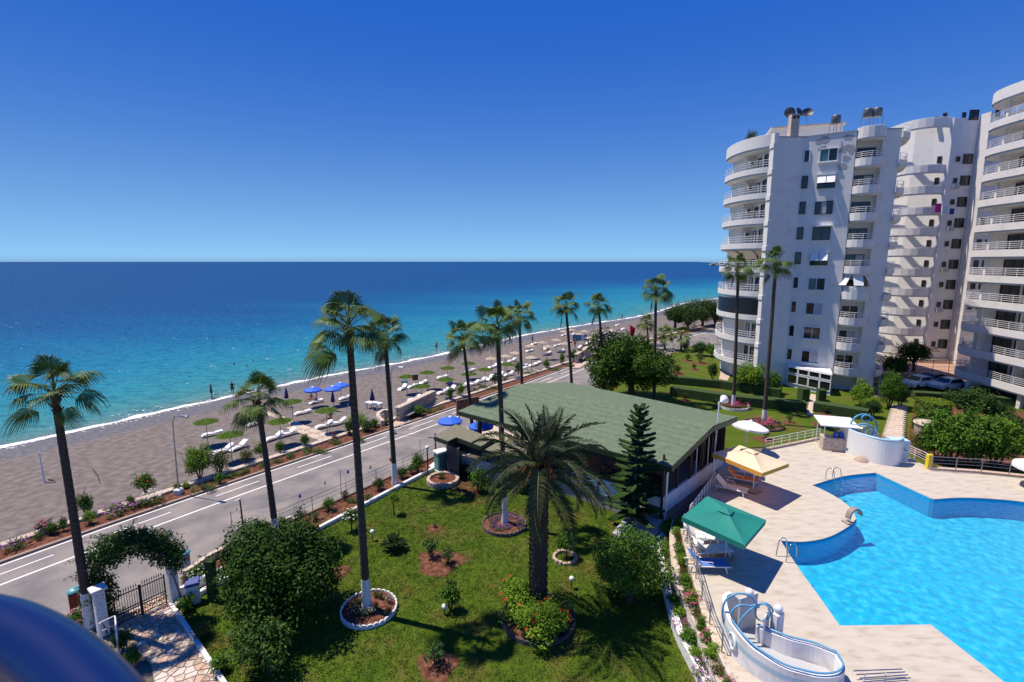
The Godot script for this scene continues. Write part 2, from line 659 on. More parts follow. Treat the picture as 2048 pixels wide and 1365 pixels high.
# Washingtonia-like palm: base point, the pixel of its crown, painted base or not
func fan_palm(label, at: Vector3, uc, vc, opts := {}):
	var h: float = opts.get("h", up_to(uc, vc, at))
	var d := ray(uc, vc)
	var t := at.z / d.z
	var lean := Vector2(d.x * t - at.x, 0.0)
	h -= at.y
	var o = thing("fan_palm", label, "palm tree", at, 0.0, "tall fan palms along the sea road and in the gardens")
	var s: float = opts.get("s", 1.0) * 0.93
	var wh: float = opts.get("white", 1.5)
	var r0: float = opts.get("r", 0.23) * 0.8
	part(palm_trunk(h, lean, r0, r0 * 0.68, wh if wh > 0 else -0.1, h - 0.15, 40), "trunk", M.palmbark, o)
	if wh > 0.0:
		part(palm_trunk(h, lean, r0 * 1.06, r0 * 0.72, -0.1, wh + 0.02, 6), "painted_base", M.limewash, o)
	var c := Vector3(lean.x, h, lean.y)
	var g := RandomNumberGenerator.new()
	g.seed = int(uc * 31 + vc)
	# boots under the crown
	var b := MB.new()
	for k in 26:
		var a := g.randf() * TAU
		var y := -0.1 - g.randf() * 0.75
		var q := c + Vector3(cos(a) * r0 * 0.66, y, sin(a) * r0 * 0.66)
		b.tube([q, q + Vector3(cos(a) * 0.12, 0.14, sin(a) * 0.12)], [0.04, 0.015], 4)
	part(b, "leaf_bases", M.boots, o)
	var cnt: int = opts.get("n", 23)
	for k in cnt:
		var f := float(k) / cnt
		var kind := 0
		if f < 0.12: kind = 0
		elif f < 0.32: kind = 1
		elif f < 0.55: kind = 2
		elif f < 0.8: kind = 3
		elif f < 0.95: kind = 4
		else: kind = 5
		var a := k * 2.39996 + g.randf() * 0.6
		var sc := s * g.randf_range(0.75, 1.2)
		var bs := Basis(Vector3.UP, a) * Basis(Vector3(0, 0, 1), g.randf_range(-0.25, 0.25)) * Basis(Vector3(1, 0, 0), g.randf_range(-0.5, 0.5))
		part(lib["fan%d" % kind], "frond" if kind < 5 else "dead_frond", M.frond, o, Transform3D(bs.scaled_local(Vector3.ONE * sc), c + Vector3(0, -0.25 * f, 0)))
	if opts.get("spike", false):
		var sm := MB.new()
		sm.tube([c, c + Vector3(0.05, 0.9, 0), c + Vector3(0.1, 1.35, 0.05)], [0.05, 0.04, 0.012], 5)
		part(sm, "spear_leaf", M.spear, o)
	return o

func tree(called, label, at: Vector3, trunk_h: float, r: float, clumps: Array, cnt: int, ln: float, wd: float, ca: Color, cb: Color, group = "", sd := 1):
	rng.seed = sd
	var o = thing(called, label, "tree", at, 0.0, group)
	var m := MB.new()
	var topc: Vector3 = clumps[0][0]
	m.tube([Vector3(0, -0.1, 0), Vector3(0.05, trunk_h * 0.5, 0.03), Vector3(topc.x * 0.5, trunk_h, topc.z * 0.5)], [r * 1.25, r, r * 0.8], 8)
	for k in mini(clumps.size(), 9):
		var e: Vector3 = clumps[k][0]
		m.tube([Vector3(0, trunk_h * 0.75, 0), Vector3(e.x * 0.4, lerpf(trunk_h, e.y, 0.45), e.z * 0.4), e], [r * 0.6, r * 0.35, r * 0.1], 5)
	part(m, "trunk", M.bark, o)
	var cr := leaf_cloud(clumps, cnt, ln, wd, ca, cb, 0.35, 0.35)
	shoots(cr, topc, clumps[0][1] * 1.35, 46, ln, wd, ca, cb)
	part(cr, "crown", M.leaf, o)
	return o

# a clipped hedge along a line
func hedge(label, line: Array, width: float, y0: float, h: float, ca: Color, cb: Color, dens := 260.0, group = ""):
	var o = thing("hedge", label, "hedge", v3(line[0], y0), 0.0, group)
	var org := v3(line[0], y0)
	rng.seed = int(line[0].x * 100 + line[0].y)
	var core := MB.new()
	var mid := []
	for p in offset(line, 0.07):
		mid.append(p - line[0])
	kerb(core, mid, width - 0.14, 0.0, h - 0.07)
	part(core, "branches", M.twigs, o)
	var m := MB.new()
	var b := offset(line, width)
	for k in line.size() - 1:
		var ln: float = line[k].distance_to(line[k + 1])
		var cnt := int(ln * (2.0 * h + width) * dens)
		var t: Vector2 = (line[k + 1] - line[k]).normalized()
		for j in cnt:
			var f := rng.randf()
			var g := rng.randf() * (2.0 * h + width)
			var p: Vector3
			var nn: Vector3
			if g < h:
				p = v3(line[k].lerp(line[k + 1], f), g)
				nn = v3(line[k] - b[k], 0).normalized()
			elif g < h + width:
				p = v3(line[k].lerp(line[k + 1], f).lerp(b[k].lerp(b[k + 1], f), (g - h) / width), h)
				nn = Vector3.UP
			else:
				p = v3(b[k].lerp(b[k + 1], f), 2.0 * h + width - g)
				nn = v3(b[k] - line[k], 0).normalized()
			p += nn * rng.randf_range(-0.07, 0.06) + v3(Vector2.ZERO, 0.03 * sin(f * ln * 3.0))
			m.paint(ca.lerp(cb, rng.randf()))
			leaf(m, p - v3(line[0], 0), (nn + rdir() * 0.9).normalized(), rdir() + nn * 0.5, 0.085, 0.05)
	part(m, "foliage", M.leaf, o)
	return o

# ---------------------------------------------------------------- people: one continuous skin over a skeleton of tapered bones
func sd_bone(p: Vector3, a: Vector3, b: Vector3, ra: float, rb: float) -> float:
	var ab := b - a
	var t := clampf((p - a).dot(ab) / maxf(ab.length_squared(), 1e-6), 0.0, 1.0)
	return p.distance_to(a + ab * t) - lerpf(ra, rb, t)

func body_mesh(bones: Array, cell: float) -> ArrayMesh:   # bone: a, b, ra, rb, colour
	var lo := Vector3.ONE * 1e9
	var hi := -lo
	for b in bones:
		var r: float = maxf(b[2], b[3]) + cell * 2.0
		lo = lo.min(b[0] - Vector3.ONE * r).min(b[1] - Vector3.ONE * r)
		hi = hi.max(b[0] + Vector3.ONE * r).max(b[1] + Vector3.ONE * r)
	var nx := int((hi.x - lo.x) / cell) + 2
	var ny := int((hi.y - lo.y) / cell) + 2
	var nz := int((hi.z - lo.z) / cell) + 2
	var f := PackedFloat32Array()
	f.resize(nx * ny * nz)
	f.fill(1.0)
	var who := PackedByteArray()
	who.resize(f.size())
	var K := 0.035
	for bi in bones.size():
		var b: Array = bones[bi]
		var r: float = maxf(b[2], b[3]) + cell * 3.0
		var l: Vector3 = ((b[0].min(b[1]) - Vector3.ONE * r - lo) / cell).floor()
		var h: Vector3 = ((b[0].max(b[1]) + Vector3.ONE * r - lo) / cell).ceil()
		for z in range(maxi(0, int(l.z)), mini(nz, int(h.z) + 1)):
			for y in range(maxi(0, int(l.y)), mini(ny, int(h.y) + 1)):
				for x in range(maxi(0, int(l.x)), mini(nx, int(h.x) + 1)):
					var id := (z * ny + y) * nx + x
					var d := sd_bone(lo + Vector3(x, y, z) * cell, b[0], b[1], b[2], b[3])
					var e := f[id]
					if d < e:
						who[id] = bi
					var g := clampf(0.5 + 0.5 * (e - d) / K, 0.0, 1.0)
					f[id] = lerpf(e, d, g) - K * g * (1.0 - g)
	var at := {}
	var m := MB.new()
	for z in nz - 1:
		for y in ny - 1:
			for x in nx - 1:
				var s := Vector3.ZERO
				var cnt := 0
				var inside := 0
				var best := 1e9
				var w := 0
				for e in 8:
					var id := ((z + (e >> 2)) * ny + y + ((e >> 1) & 1)) * nx + x + (e & 1)
					if f[id] < 0.0: inside += 1
					if f[id] < best:
						best = f[id]
						w = who[id]
				if inside == 0 or inside == 8:
					continue
				for e in [[0, 1], [2, 3], [4, 5], [6, 7], [0, 2], [1, 3], [4, 6], [5, 7], [0, 4], [1, 5], [2, 6], [3, 7]]:
					var pa := Vector3(e[0] & 1, (e[0] >> 1) & 1, e[0] >> 2)
					var pb := Vector3(e[1] & 1, (e[1] >> 1) & 1, e[1] >> 2)
					var fa := f[((z + int(pa.z)) * ny + y + int(pa.y)) * nx + x + int(pa.x)]
					var fb := f[((z + int(pb.z)) * ny + y + int(pb.y)) * nx + x + int(pb.x)]
					if (fa < 0.0) != (fb < 0.0):
						s += pa.lerp(pb, fa / (fa - fb))
						cnt += 1
				m.paint(bones[w][4])
				at[Vector3i(x, y, z)] = m.vert(lo + (Vector3(x, y, z) + s / cnt) * cell, Vector3.UP)
	for key in at:
		for ax in 3:
			var d := Vector3i.ZERO
			d[ax] = 1
			var q: Vector3i = key + d
			if q.x >= nx - 1 or q.y >= ny - 1 or q.z >= nz - 1: continue
			var fa := f[(key.z * ny + key.y) * nx + key.x]
			var fb := f[(q.z * ny + q.y) * nx + q.x]
			if (fa < 0.0) == (fb < 0.0): continue
			var u := Vector3i.ZERO
			var v := Vector3i.ZERO
			u[(ax + 1) % 3] = 1
			v[(ax + 2) % 3] = 1
			if not (at.has(key - u) and at.has(key - v) and at.has(key - u - v)): continue
			var a: int = at[key - u - v]
			var b: int = at[key - v]
			var c2: int = at[key]
			var e: int = at[key - u]
			if fa < 0.0:
				m.i.append_array(PackedInt32Array([a, c2, b, a, e, c2]))
			else:
				m.i.append_array(PackedInt32Array([a, b, c2, a, c2, e]))
	for k in range(0, m.i.size(), 3):
		var nn := (m.v[m.i[k + 2]] - m.v[m.i[k]]).cross(m.v[m.i[k + 1]] - m.v[m.i[k]])
		for j in 3:
			m.n[m.i[k + j]] += nn
	for k in m.n.size():
		m.n[k] = (m.n[k] - Vector3.UP).normalized()
	return m.commit()

# joints of a pose -> bones. y from the soles (or the seat) up; the figure faces +z
func figure(pose: String, skin: Color, top: Color, bottom: Color, hair: Color) -> ArrayMesh:
	var J := {"pel": Vector3(0, 0.93, 0), "chest": Vector3(0, 1.3, 0), "neck": Vector3(0, 1.48, 0), "head": Vector3(0, 1.62, 0.02),
		"kl": Vector3(0.1, 0.5, 0.03), "kr": Vector3(-0.1, 0.5, 0.03), "al": Vector3(0.11, 0.08, 0), "ar": Vector3(-0.11, 0.08, 0),
		"el": Vector3(0.27, 1.12, 0), "er": Vector3(-0.27, 1.12, 0), "hl": Vector3(0.29, 0.86, 0.06), "hr": Vector3(-0.29, 0.86, 0.06)}
	if pose == "walk":
		J.kl = Vector3(0.1, 0.5, 0.2); J.al = Vector3(0.1, 0.09, 0.27); J.kr = Vector3(-0.1, 0.5, -0.02); J.ar = Vector3(-0.1, 0.12, -0.3)
		J.hl = Vector3(0.27, 0.88, -0.12); J.hr = Vector3(-0.27, 0.9, 0.2)
	elif pose == "sit":
		J.pel = Vector3(0, 0.12, 0); J.chest = Vector3(0, 0.48, -0.07); J.neck = Vector3(0, 0.66, -0.06); J.head = Vector3(0, 0.8, -0.03)
		J.kl = Vector3(0.12, 0.28, 0.4); J.kr = Vector3(-0.12, 0.22, 0.42); J.al = Vector3(0.12, 0.05, 0.75); J.ar = Vector3(-0.12, 0.05, 0.8)
		J.el = Vector3(0.28, 0.35, 0.02); J.er = Vector3(-0.28, 0.35, 0.02); J.hl = Vector3(0.2, 0.3, 0.25); J.hr = Vector3(-0.2, 0.3, 0.25)
	elif pose == "lie":
		J.pel = Vector3(0, 0.13, 0); J.chest = Vector3(0, 0.24, -0.34); J.neck = Vector3(0, 0.36, -0.5); J.head = Vector3(0, 0.46, -0.6)
		J.kl = Vector3(0.12, 0.2, 0.42); J.kr = Vector3(-0.12, 0.14, 0.44); J.al = Vector3(0.12, 0.07, 0.85); J.ar = Vector3(-0.13, 0.07, 0.86)
		J.el = Vector3(0.3, 0.16, -0.18); J.er = Vector3(-0.3, 0.16, -0.18); J.hl = Vector3(0.28, 0.12, 0.08); J.hr = Vector3(-0.28, 0.12, 0.08)
	elif pose == "swim":
		J.pel = Vector3(0, -0.45, -0.1); J.chest = Vector3(0, -0.12, -0.02); J.neck = Vector3(0, 0.06, 0); J.head = Vector3(0, 0.2, 0.03)
		J.kl = Vector3(0.12, -0.8, 0.1); J.kr = Vector3(-0.12, -0.8, 0.1); J.al = Vector3(0.12, -1.1, -0.1); J.ar = Vector3(-0.12, -1.1, -0.1)
		J.el = Vector3(0.34, -0.1, 0.12); J.er = Vector3(-0.34, -0.1, 0.12); J.hl = Vector3(0.42, -0.02, 0.36); J.hr = Vector3(-0.42, -0.02, 0.36)
	var B := []
	var w: Vector3 = (J.chest - J.pel).normalized()
	var sh: Vector3 = J.neck - w * 0.1
	var L := Vector3(1, 0, 0)
	B.append([J.pel - L * 0.06, J.pel + L * 0.06, 0.125, 0.125, bottom])
	B.append([J.pel + w * 0.05, J.chest, 0.12, 0.135, top])
	B.append([sh - L * 0.13, sh + L * 0.13, 0.075, 0.075, top])
	B.append([sh, J.neck, 0.06, 0.052, skin])
	B.append([J.neck, J.head, 0.05, 0.06, skin])
	B.append([J.head + Vector3(0, -0.02, 0.02), J.head + Vector3(0, 0.05, 0), 0.085, 0.095, skin])
	B.append([J.head + Vector3(0, 0.07, -0.035), J.head + Vector3(0, -0.01, -0.05), 0.092, 0.08, hair])
	B.append([J.head + Vector3(0, -0.005, 0.095), J.head + Vector3(0, -0.03, 0.11), 0.016, 0.02, skin])
	for s in [[1.0, "l"], [-1.0, "r"]]:
		var hip: Vector3 = J.pel + L * 0.09 * s[0] - w * 0.03
		B.append([hip, hip.lerp(J["k" + s[1]], 0.45), 0.095, 0.08, bottom])
		B.append([hip.lerp(J["k" + s[1]], 0.45), J["k" + s[1]], 0.08, 0.055, skin])
		B.append([J["k" + s[1]], J["a" + s[1]], 0.056, 0.038, skin])
		B.append([J["a" + s[1]] + Vector3(0, -0.04, -0.03), J["a" + s[1]] + Vector3(0, -0.04, 0.16) * (1.0 if pose != "lie" else 0.2), 0.038, 0.03, skin])
		B.append([sh + L * 0.16 * s[0], J["e" + s[1]], 0.05, 0.038, skin])
		B.append([J["e" + s[1]], J["h" + s[1]], 0.037, 0.028, skin])
		var hd: Vector3 = (J["h" + s[1]] - J["e" + s[1]]).normalized()
		B.append([J["h" + s[1]], J["h" + s[1]] + hd * 0.14, 0.032, 0.02, skin])
	return body_mesh(B, 0.032)

func person(label, at: Vector3, turn: float, pose: String, skin: Color, top: Color, bottom: Color, hair := Color(0.02, 0.014, 0.01)):
	var key := "fig" + pose + str(top) + str(bottom)
	if not lib.has(key):
		lib[key] = figure(pose, skin, top, bottom, hair)
	var o = thing("person", label, "person", at, turn, "people on the beach and in the water")
	part(lib[key], "body", M.skin, o)
	return o

# ---------------------------------------------------------------- the scene
func _ready() -> void:
	light_and_lens()
	make_materials()
	lay_lines()
	sea_and_beach()
	road_and_beds()
	lawns()
	pool_terrace()
	garden_walls()
	restaurant()
	block_one()
	block_two()
	block_three()
	palms()
	garden_plants()
	far_garden()
	gate_corner()
	beach_things()
	terrace_things()
	right_side()
	balcony_rail()

func light_and_lens() -> void:
	var cam := Camera3D.new()
	cam.name = "camera"
	add_child(cam)
	cam.position = Vector3(0, EYE, 0)
	cam.rotation.x = -atan(159.5 / F)
	cam.fov = rad_to_deg(2.0 * atan(682.5 / F))
	cam.near = 0.05
	cam.far = 30000.0
	var at := CameraAttributesPhysical.new()
	at.frustum_focal_length = F / 2048.0 * 36.0
	at.frustum_focus_distance = 45.0
	at.exposure_aperture = 5.6
	at.frustum_near = 0.05
	at.frustum_far = 30000.0
	cam.attributes = at
	cam.current = true
	var e := Environment.new()
	e.tonemap_mode = Environment.TONE_MAPPER_LINEAR
	e.tonemap_exposure = 1.25
	e.background_mode = Environment.BG_SKY
	e.sdfgi_enabled = true
	e.ssao_enabled = true
	e.ssil_enabled = true
	var sm := ProceduralSkyMaterial.new()
	sm.sky_top_color = lin(0.007, 0.09, 0.46)
	sm.sky_horizon_color = lin(0.24, 0.49, 0.76)
	sm.sky_curve = 0.1
	sm.ground_bottom_color = Color(0.2, 0.25, 0.3)
	sm.ground_horizon_color = Color(0.5, 0.6, 0.7)
	sm.sun_angle_max = 12.0
	sm.sun_curve = 0.05
	var sky := Sky.new()
	sky.sky_material = sm
	e.sky = sky
	var we := WorldEnvironment.new()
	we.name = "world_environment"
	we.environment = e
	add_child(we)
	var sun := DirectionalLight3D.new()
	sun.name = "sun"
	add_child(sun)
	sun.light_energy = 1.55
	sun.light_color = Color(1.0, 0.955, 0.89)
	sun.light_angular_distance = 0.53
	sun.shadow_enabled = true
	var el := deg_to_rad(66.0)
	var towards := Vector3(0.957 * cos(el), -sin(el), 0.29 * cos(el))
	sun.look_at_from_position(Vector3.ZERO, towards, Vector3.UP)

func make_materials() -> void:
	var grain := grey_tex(256, 0.06, 3, 5, 0.72, 1.0)
	var fine := grey_tex(256, 0.15, 2, 6, 0.8, 1.0)
	var spots := ImageTexture.create_from_image(noise_img(256, 0.09, 2, 7, [[0.0, 0.45, 0.45, 0.45], [0.4, 0.85, 0.85, 0.85], [1.0, 1.0, 1.0, 1.0]]))
	M.asphalt = ground_mat(noise_img(512, 0.012, 4, 11, [[0.2, 0.185, 0.175, 0.17], [0.5, 0.24, 0.222, 0.212], [0.8, 0.3, 0.262, 0.236]]), 17.0, grain, 1.3, 0.9)
	M.paint_white = mat(0.72, 0.7, 0.66, 0.8)
	M.beach = ground_mat(noise_img(512, 0.02, 4, 12, [[0.2, 0.15, 0.125, 0.112], [0.5, 0.19, 0.16, 0.145], [0.8, 0.235, 0.2, 0.185]]), 9.0, spots, 0.9, 1.0)
	M.wet = ground_mat(noise_img(256, 0.03, 3, 13, [[0.2, 0.115, 0.105, 0.1], [0.6, 0.165, 0.15, 0.142], [0.9, 0.23, 0.2, 0.19]]), 5.0, spots, 0.7, 0.45)
	M.lawn = ground_mat(noise_img(512, 0.011, 4, 14, [[0.2, 0.112, 0.1, 0.022], [0.36, 0.096, 0.122, 0.013], [0.55, 0.078, 0.124, 0.007], [0.8, 0.064, 0.11, 0.007]]), 14.0, grain, 0.5, 1.0)
	M.soil = ground_mat(noise_img(256, 0.03, 4, 15, [[0.2, 0.085, 0.034, 0.02], [0.5, 0.15, 0.06, 0.034], [0.85, 0.235, 0.11, 0.066]]), 2.5, spots, 0.4, 1.0)
	M.land = ground_mat(noise_img(256, 0.02, 4, 16, [[0.2, 0.1, 0.09, 0.07], [0.6, 0.17, 0.15, 0.12], [0.9, 0.22, 0.2, 0.16]]), 12.0, grain, 1.0, 1.0)
	M.travertine = ground_mat(noise_img(512, 0.012, 4, 17, [[0.1, 0.46, 0.385, 0.3], [0.35, 0.53, 0.465, 0.38], [0.6, 0.555, 0.495, 0.41], [0.9, 0.58, 0.525, 0.44]]), 8.0, fine, 1.1, 0.7)
	M.travertine.uv1_scale = Vector3(1.0 / 8.0, 1.0 / 8.0, 1.0 / 2.4)
	M.cream = ground_mat(noise_img(256, 0.03, 4, 18, [[0.2, 0.42, 0.33, 0.25], [0.5, 0.58, 0.48, 0.39], [0.9, 0.68, 0.58, 0.48]]), 2.0, fine, 0.5, 0.85)
	M.white = ground_mat(noise_img(256, 0.02, 5, 19, [[0.18, 0.6, 0.58, 0.56], [0.4, 0.76, 0.75, 0.74], [0.8, 0.8, 0.79, 0.78]]), 4.0, null, 1.0, 0.8)
	M.facade = ground_mat(noise_img(512, 0.016, 5, 20, [[0.12, 0.62, 0.595, 0.56], [0.28, 0.7, 0.675, 0.64], [0.8, 0.73, 0.705, 0.67]]), 11.0, null, 1.0, 0.85)
	M.peeled = ground_mat(noise_img(256, 0.05, 4, 21, [[0.2, 0.36, 0.35, 0.35], [0.8, 0.52, 0.51, 0.5]]), 2.0, grain, 0.5, 0.95)
	M.stone = ground_mat(noise_img(256, 0.05, 4, 22, [[0.2, 0.28, 0.2, 0.14], [0.5, 0.45, 0.35, 0.27], [0.9, 0.62, 0.52, 0.43]]), 1.2, fine, 0.3, 0.9)
	M.rosy = ground_mat(noise_img(256, 0.05, 4, 23, [[0.2, 0.38, 0.24, 0.17], [0.5, 0.55, 0.42, 0.33], [0.9, 0.66, 0.56, 0.48]]), 1.6, fine, 0.3, 0.85)
	M.mortar = ground_mat(noise_img(256, 0.05, 3, 24, [[0.2, 0.26, 0.2, 0.16], [0.9, 0.4, 0.33, 0.28]]), 1.0, null, 1.0, 0.95)
	M.bark = ground_mat(noise_img(256, 0.05, 4, 25, [[0.2, 0.05, 0.035, 0.025], [0.8, 0.14, 0.11, 0.085]]), 0.6, null, 1.0, 0.95, 1.0, false)
	M.palmbark = ground_mat(noise_img(256, 0.02, 4, 26, [[0.2, 0.05, 0.034, 0.025], [0.5, 0.09, 0.066, 0.05], [0.85, 0.15, 0.12, 0.1]]), 1.4, grain, 0.35, 0.95, 2.0, false)
	M.palmbark.uv1_scale = Vector3(1.0 / 0.9, 1.0 / 0.25, 1.0 / 0.9)
	M.limewash = ground_mat(noise_img(256, 0.03, 4, 27, [[0.2, 0.5, 0.48, 0.45], [0.45, 0.74, 0.73, 0.71], [0.9, 0.78, 0.77, 0.75]]), 1.0, null, 1.0, 0.9, 1.0, false)
	M.boots = mat(0.1, 0.06, 0.035, 0.9)
	M.spear = mat(0.2, 0.16, 0.05, 0.7)
	M.leaf = leaf_mat(0.6, 0.3, 0.25)
	M.frond = leaf_mat(0.5, 0.25, 0.3)
	M.petal = leaf_mat(0.7, 0.3)
	M.twigs = mat(0.03, 0.06, 0.012, 1.0)
	M.skin = leaf_mat(0.6, 0.0, 0.4)
	M.plastic = mat(0.74, 0.74, 0.73, 0.35)
	M.metal_white = mat(0.74, 0.74, 0.74, 0.35)
	M.metal_grey = mat(0.34, 0.35, 0.36, 0.35, 0.6)
	M.steel = mat(0.5, 0.5, 0.5, 0.22, 1.0)
	M.iron = mat(0.012, 0.012, 0.013, 0.4)
	M.dark = mat(0.02, 0.02, 0.022, 0.7)
	M.darkwood = mat(0.06, 0.03, 0.018, 0.6)
	M.glass = mat(0.012, 0.016, 0.02, 0.06, 0.0, 0.6)
	M.glass_green = mat(0.06, 0.15, 0.15, 0.1, 0.0, 0.6)
	M.curtain = mat(0.42, 0.43, 0.45, 0.9)
	M.frame_dark = mat(0.035, 0.025, 0.02, 0.5)
	M.roof_green = ground_mat(noise_img(512, 0.02, 4, 28, [[0.15, 0.104, 0.142, 0.09], [0.5, 0.125, 0.165, 0.106], [0.85, 0.146, 0.186, 0.12]]), 6.0, null, 1.0, 0.95)
	M.roof_olive = ground_mat(noise_img(256, 0.03, 4, 29, [[0.15, 0.15, 0.145, 0.1], [0.85, 0.2, 0.19, 0.14]]), 3.0, null, 0.3, 0.95)
	M.trim_green = mat(0.014, 0.03, 0.014, 0.5)
	M.cloth_green = mat(0.006, 0.2, 0.155, 0.75)
	M.cloth_yellow = mat(0.86, 0.76, 0.52, 0.8)
	M.cloth_yellow.backlight_enabled = true
	M.cloth_yellow.backlight = Color(0.75, 0.5, 0.16)
	M.valance = mat(0.68, 0.33, 0.04, 0.8)
	M.cloth_white = mat(0.76, 0.74, 0.71, 0.8)
	M.cloth_blue = mat(0.012, 0.11, 0.62, 0.7)
	M.cloth_navy = mat(0.012, 0.016, 0.12, 0.8)
	M.cloth_red = mat(0.62, 0.02, 0.03, 0.8)
	M.towel = mat(0.08, 0.2, 0.55, 0.95)
	M.teal = mat(0.06, 0.22, 0.24, 0.9)
	M.thatch_green = leaf_mat(0.9, 0.1, 0.2)
	M.pipe_blue = mat(0.1, 0.32, 0.52, 0.35)
	M.band_blue = mat(0.38, 0.56, 0.66, 0.6)
	M.brown_board = mat(0.1, 0.035, 0.02, 0.6)
	M.awning = mat(0.7, 0.58, 0.44, 0.8)
	M.rail_blue = mat(0.003, 0.013, 0.08, 0.3, 0.0, 0.35)
	M.rail_blue.clearcoat_enabled = true
	M.rail_blue.clearcoat = 0.1
	M.rail_blue.clearcoat_roughness = 0.15
	M.tile_pink = ground_mat(noise_img(256, 0.04, 3, 30, [[0.2, 0.36, 0.2, 0.15], [0.8, 0.52, 0.34, 0.27]]), 3.0, grain, 0.6, 0.9)
	# pool
	M.pool_floor = ground_mat(noise_img(512, 0.03, 3, 31, [[0.2, 0.01, 0.38, 0.58], [0.45, 0.012, 0.46, 0.67], [0.6, 0.015, 0.5, 0.71], [0.8, 0.05, 0.6, 0.78]]), 9.0, ImageTexture.create_from_image(ripple_light_img()), 6.4, 0.6)  # noise tones and squares painted as the light mottling under rippled water
	M.pool_wall = ground_mat(noise_img(256, 0.04, 3, 32, [[0.2, 0.012, 0.3, 0.55], [0.8, 0.02, 0.38, 0.64]]), 1.5, null, 1.0, 0.5)
	M.pool_water = StandardMaterial3D.new()
	M.pool_water.transparency = BaseMaterial3D.TRANSPARENCY_ALPHA
	M.pool_water.albedo_color = Color(0.1, 0.6, 0.85, 0.1)
	M.pool_water.roughness = 0.03
	M.pool_water.metallic_specular = 0.5
	M.pool_water.normal_enabled = true
	M.pool_water.normal_texture = wave_tex(256, 0.03, 41, 5.0)
	M.pool_water.normal_scale = 0.5
	M.pool_water.uv1_triplanar = true
	M.pool_water.uv1_world_triplanar = true
	M.pool_water.uv1_scale = Vector3.ONE / 4.0
	# sea
	M.sea = StandardMaterial3D.new()
	M.sea.vertex_color_use_as_albedo = true
	M.sea.roughness = 0.35
	M.sea.metallic_specular = 0.17
	M.sea.normal_enabled = true
	M.sea.normal_texture = wave_tex(512, 0.018, 42, 7.0)
	M.sea.normal_scale = 1.7
	M.sea.heightmap_enabled = true
	M.sea.heightmap_scale = 6.0
	M.sea.heightmap_texture = grey_tex(512, 0.02, 4, 43)
	M.sea.uv1_triplanar = true
	M.sea.uv1_world_triplanar = true
	M.sea.uv1_scale = Vector3(1.0 / 30.0, 1.0 / 30.0, 1.0 / 15.0)
	M.sea.detail_enabled = true
	M.sea.detail_albedo = ImageTexture.create_from_image(noise_img(512, 0.02, 5, 44, [[0.2, 0.6, 0.7, 0.8], [0.5, 0.9, 0.93, 0.96], [0.8, 1.0, 1.0, 1.0]]))
	M.sea.detail_blend_mode = BaseMaterial3D.BLEND_MODE_MUL
	M.sea.detail_uv_layer = BaseMaterial3D.DETAIL_UV_2
	M.sea.uv2_triplanar = true
	M.sea.uv2_world_triplanar = true
	M.sea.uv2_scale = Vector3(1.0 / 55.0, 1.0 / 30.0, 1.0 / 14.0)
	M.foam = leaf_mat(0.9, 0.0, 0.2)

# rippling water light put into the colour: squares at random from four tones
func ripple_light_img() -> Image:
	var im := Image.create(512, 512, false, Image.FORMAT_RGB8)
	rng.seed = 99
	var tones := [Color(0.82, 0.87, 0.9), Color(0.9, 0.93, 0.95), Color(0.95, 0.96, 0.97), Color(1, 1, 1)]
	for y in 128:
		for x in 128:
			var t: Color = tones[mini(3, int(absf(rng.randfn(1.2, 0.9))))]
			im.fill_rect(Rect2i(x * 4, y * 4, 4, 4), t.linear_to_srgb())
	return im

func wave_tex(sz, freq, sd, strength) -> ImageTexture:
	var f := FastNoiseLite.new()
	f.seed = sd
	f.frequency = freq
	f.fractal_octaves = 4
	var im := f.get_seamless_image(sz, sz, false, false, 0.15, true)
	im.bump_map_to_normal_map(strength)
	return ImageTexture.create_from_image(im)

func relaxed(line: Array, cnt: int) -> Array:
	var out := resample(line, cnt)
	for pass_i in 4:
		var nxt := out.duplicate()
		for k in range(1, out.size() - 1):
			nxt[k] = out[k - 1] * 0.25 + out[k] * 0.5 + out[k + 1] * 0.25
		out = nxt
	return out

func lay_lines() -> void:
	wall_line = [Vector2(-60, 30), Vector2(-38, -7)]
	wall_line.append_array(lined([[0, 1084], [141, 1043], [282, 998], [456, 942], [682, 869], [900, 802], [967, 779], [1045, 752], [1127, 727], [1172, 712], [1314, 674], [1427, 648]], 0.2))
	wall_line.append_array([Vector2(130, -200), Vector2(420, -430)])
	wall_line = relaxed(wall_line, 150)
	shore_line = [Vector2(-110, 30), Vector2(-62, -20)]
	shore_line.append_array(lined([[0, 895], [200, 858], [420, 800], [640, 755], [880, 712], [1040, 672], [1185, 648], [1290, 632], [1370, 606], [1440, 597]], SEA))
	shore_line.append_array([Vector2(200, -330), Vector2(520, -560)])
	shore_line = relaxed(shore_line, 170)
	far_edge = [Vector2(-57, 30), Vector2(-35.6, -7)]
	far_edge.append_array(lined([[0, 1127], [147, 1076], [288, 1026], [544, 939], [759, 868], [900, 819], [1080, 756], [1177, 720], [1314, 681], [1427, 656]]))
	far_edge.append_array([Vector2(128, -196), Vector2(424, -428)])
	far_edge = relaxed(far_edge, 240)

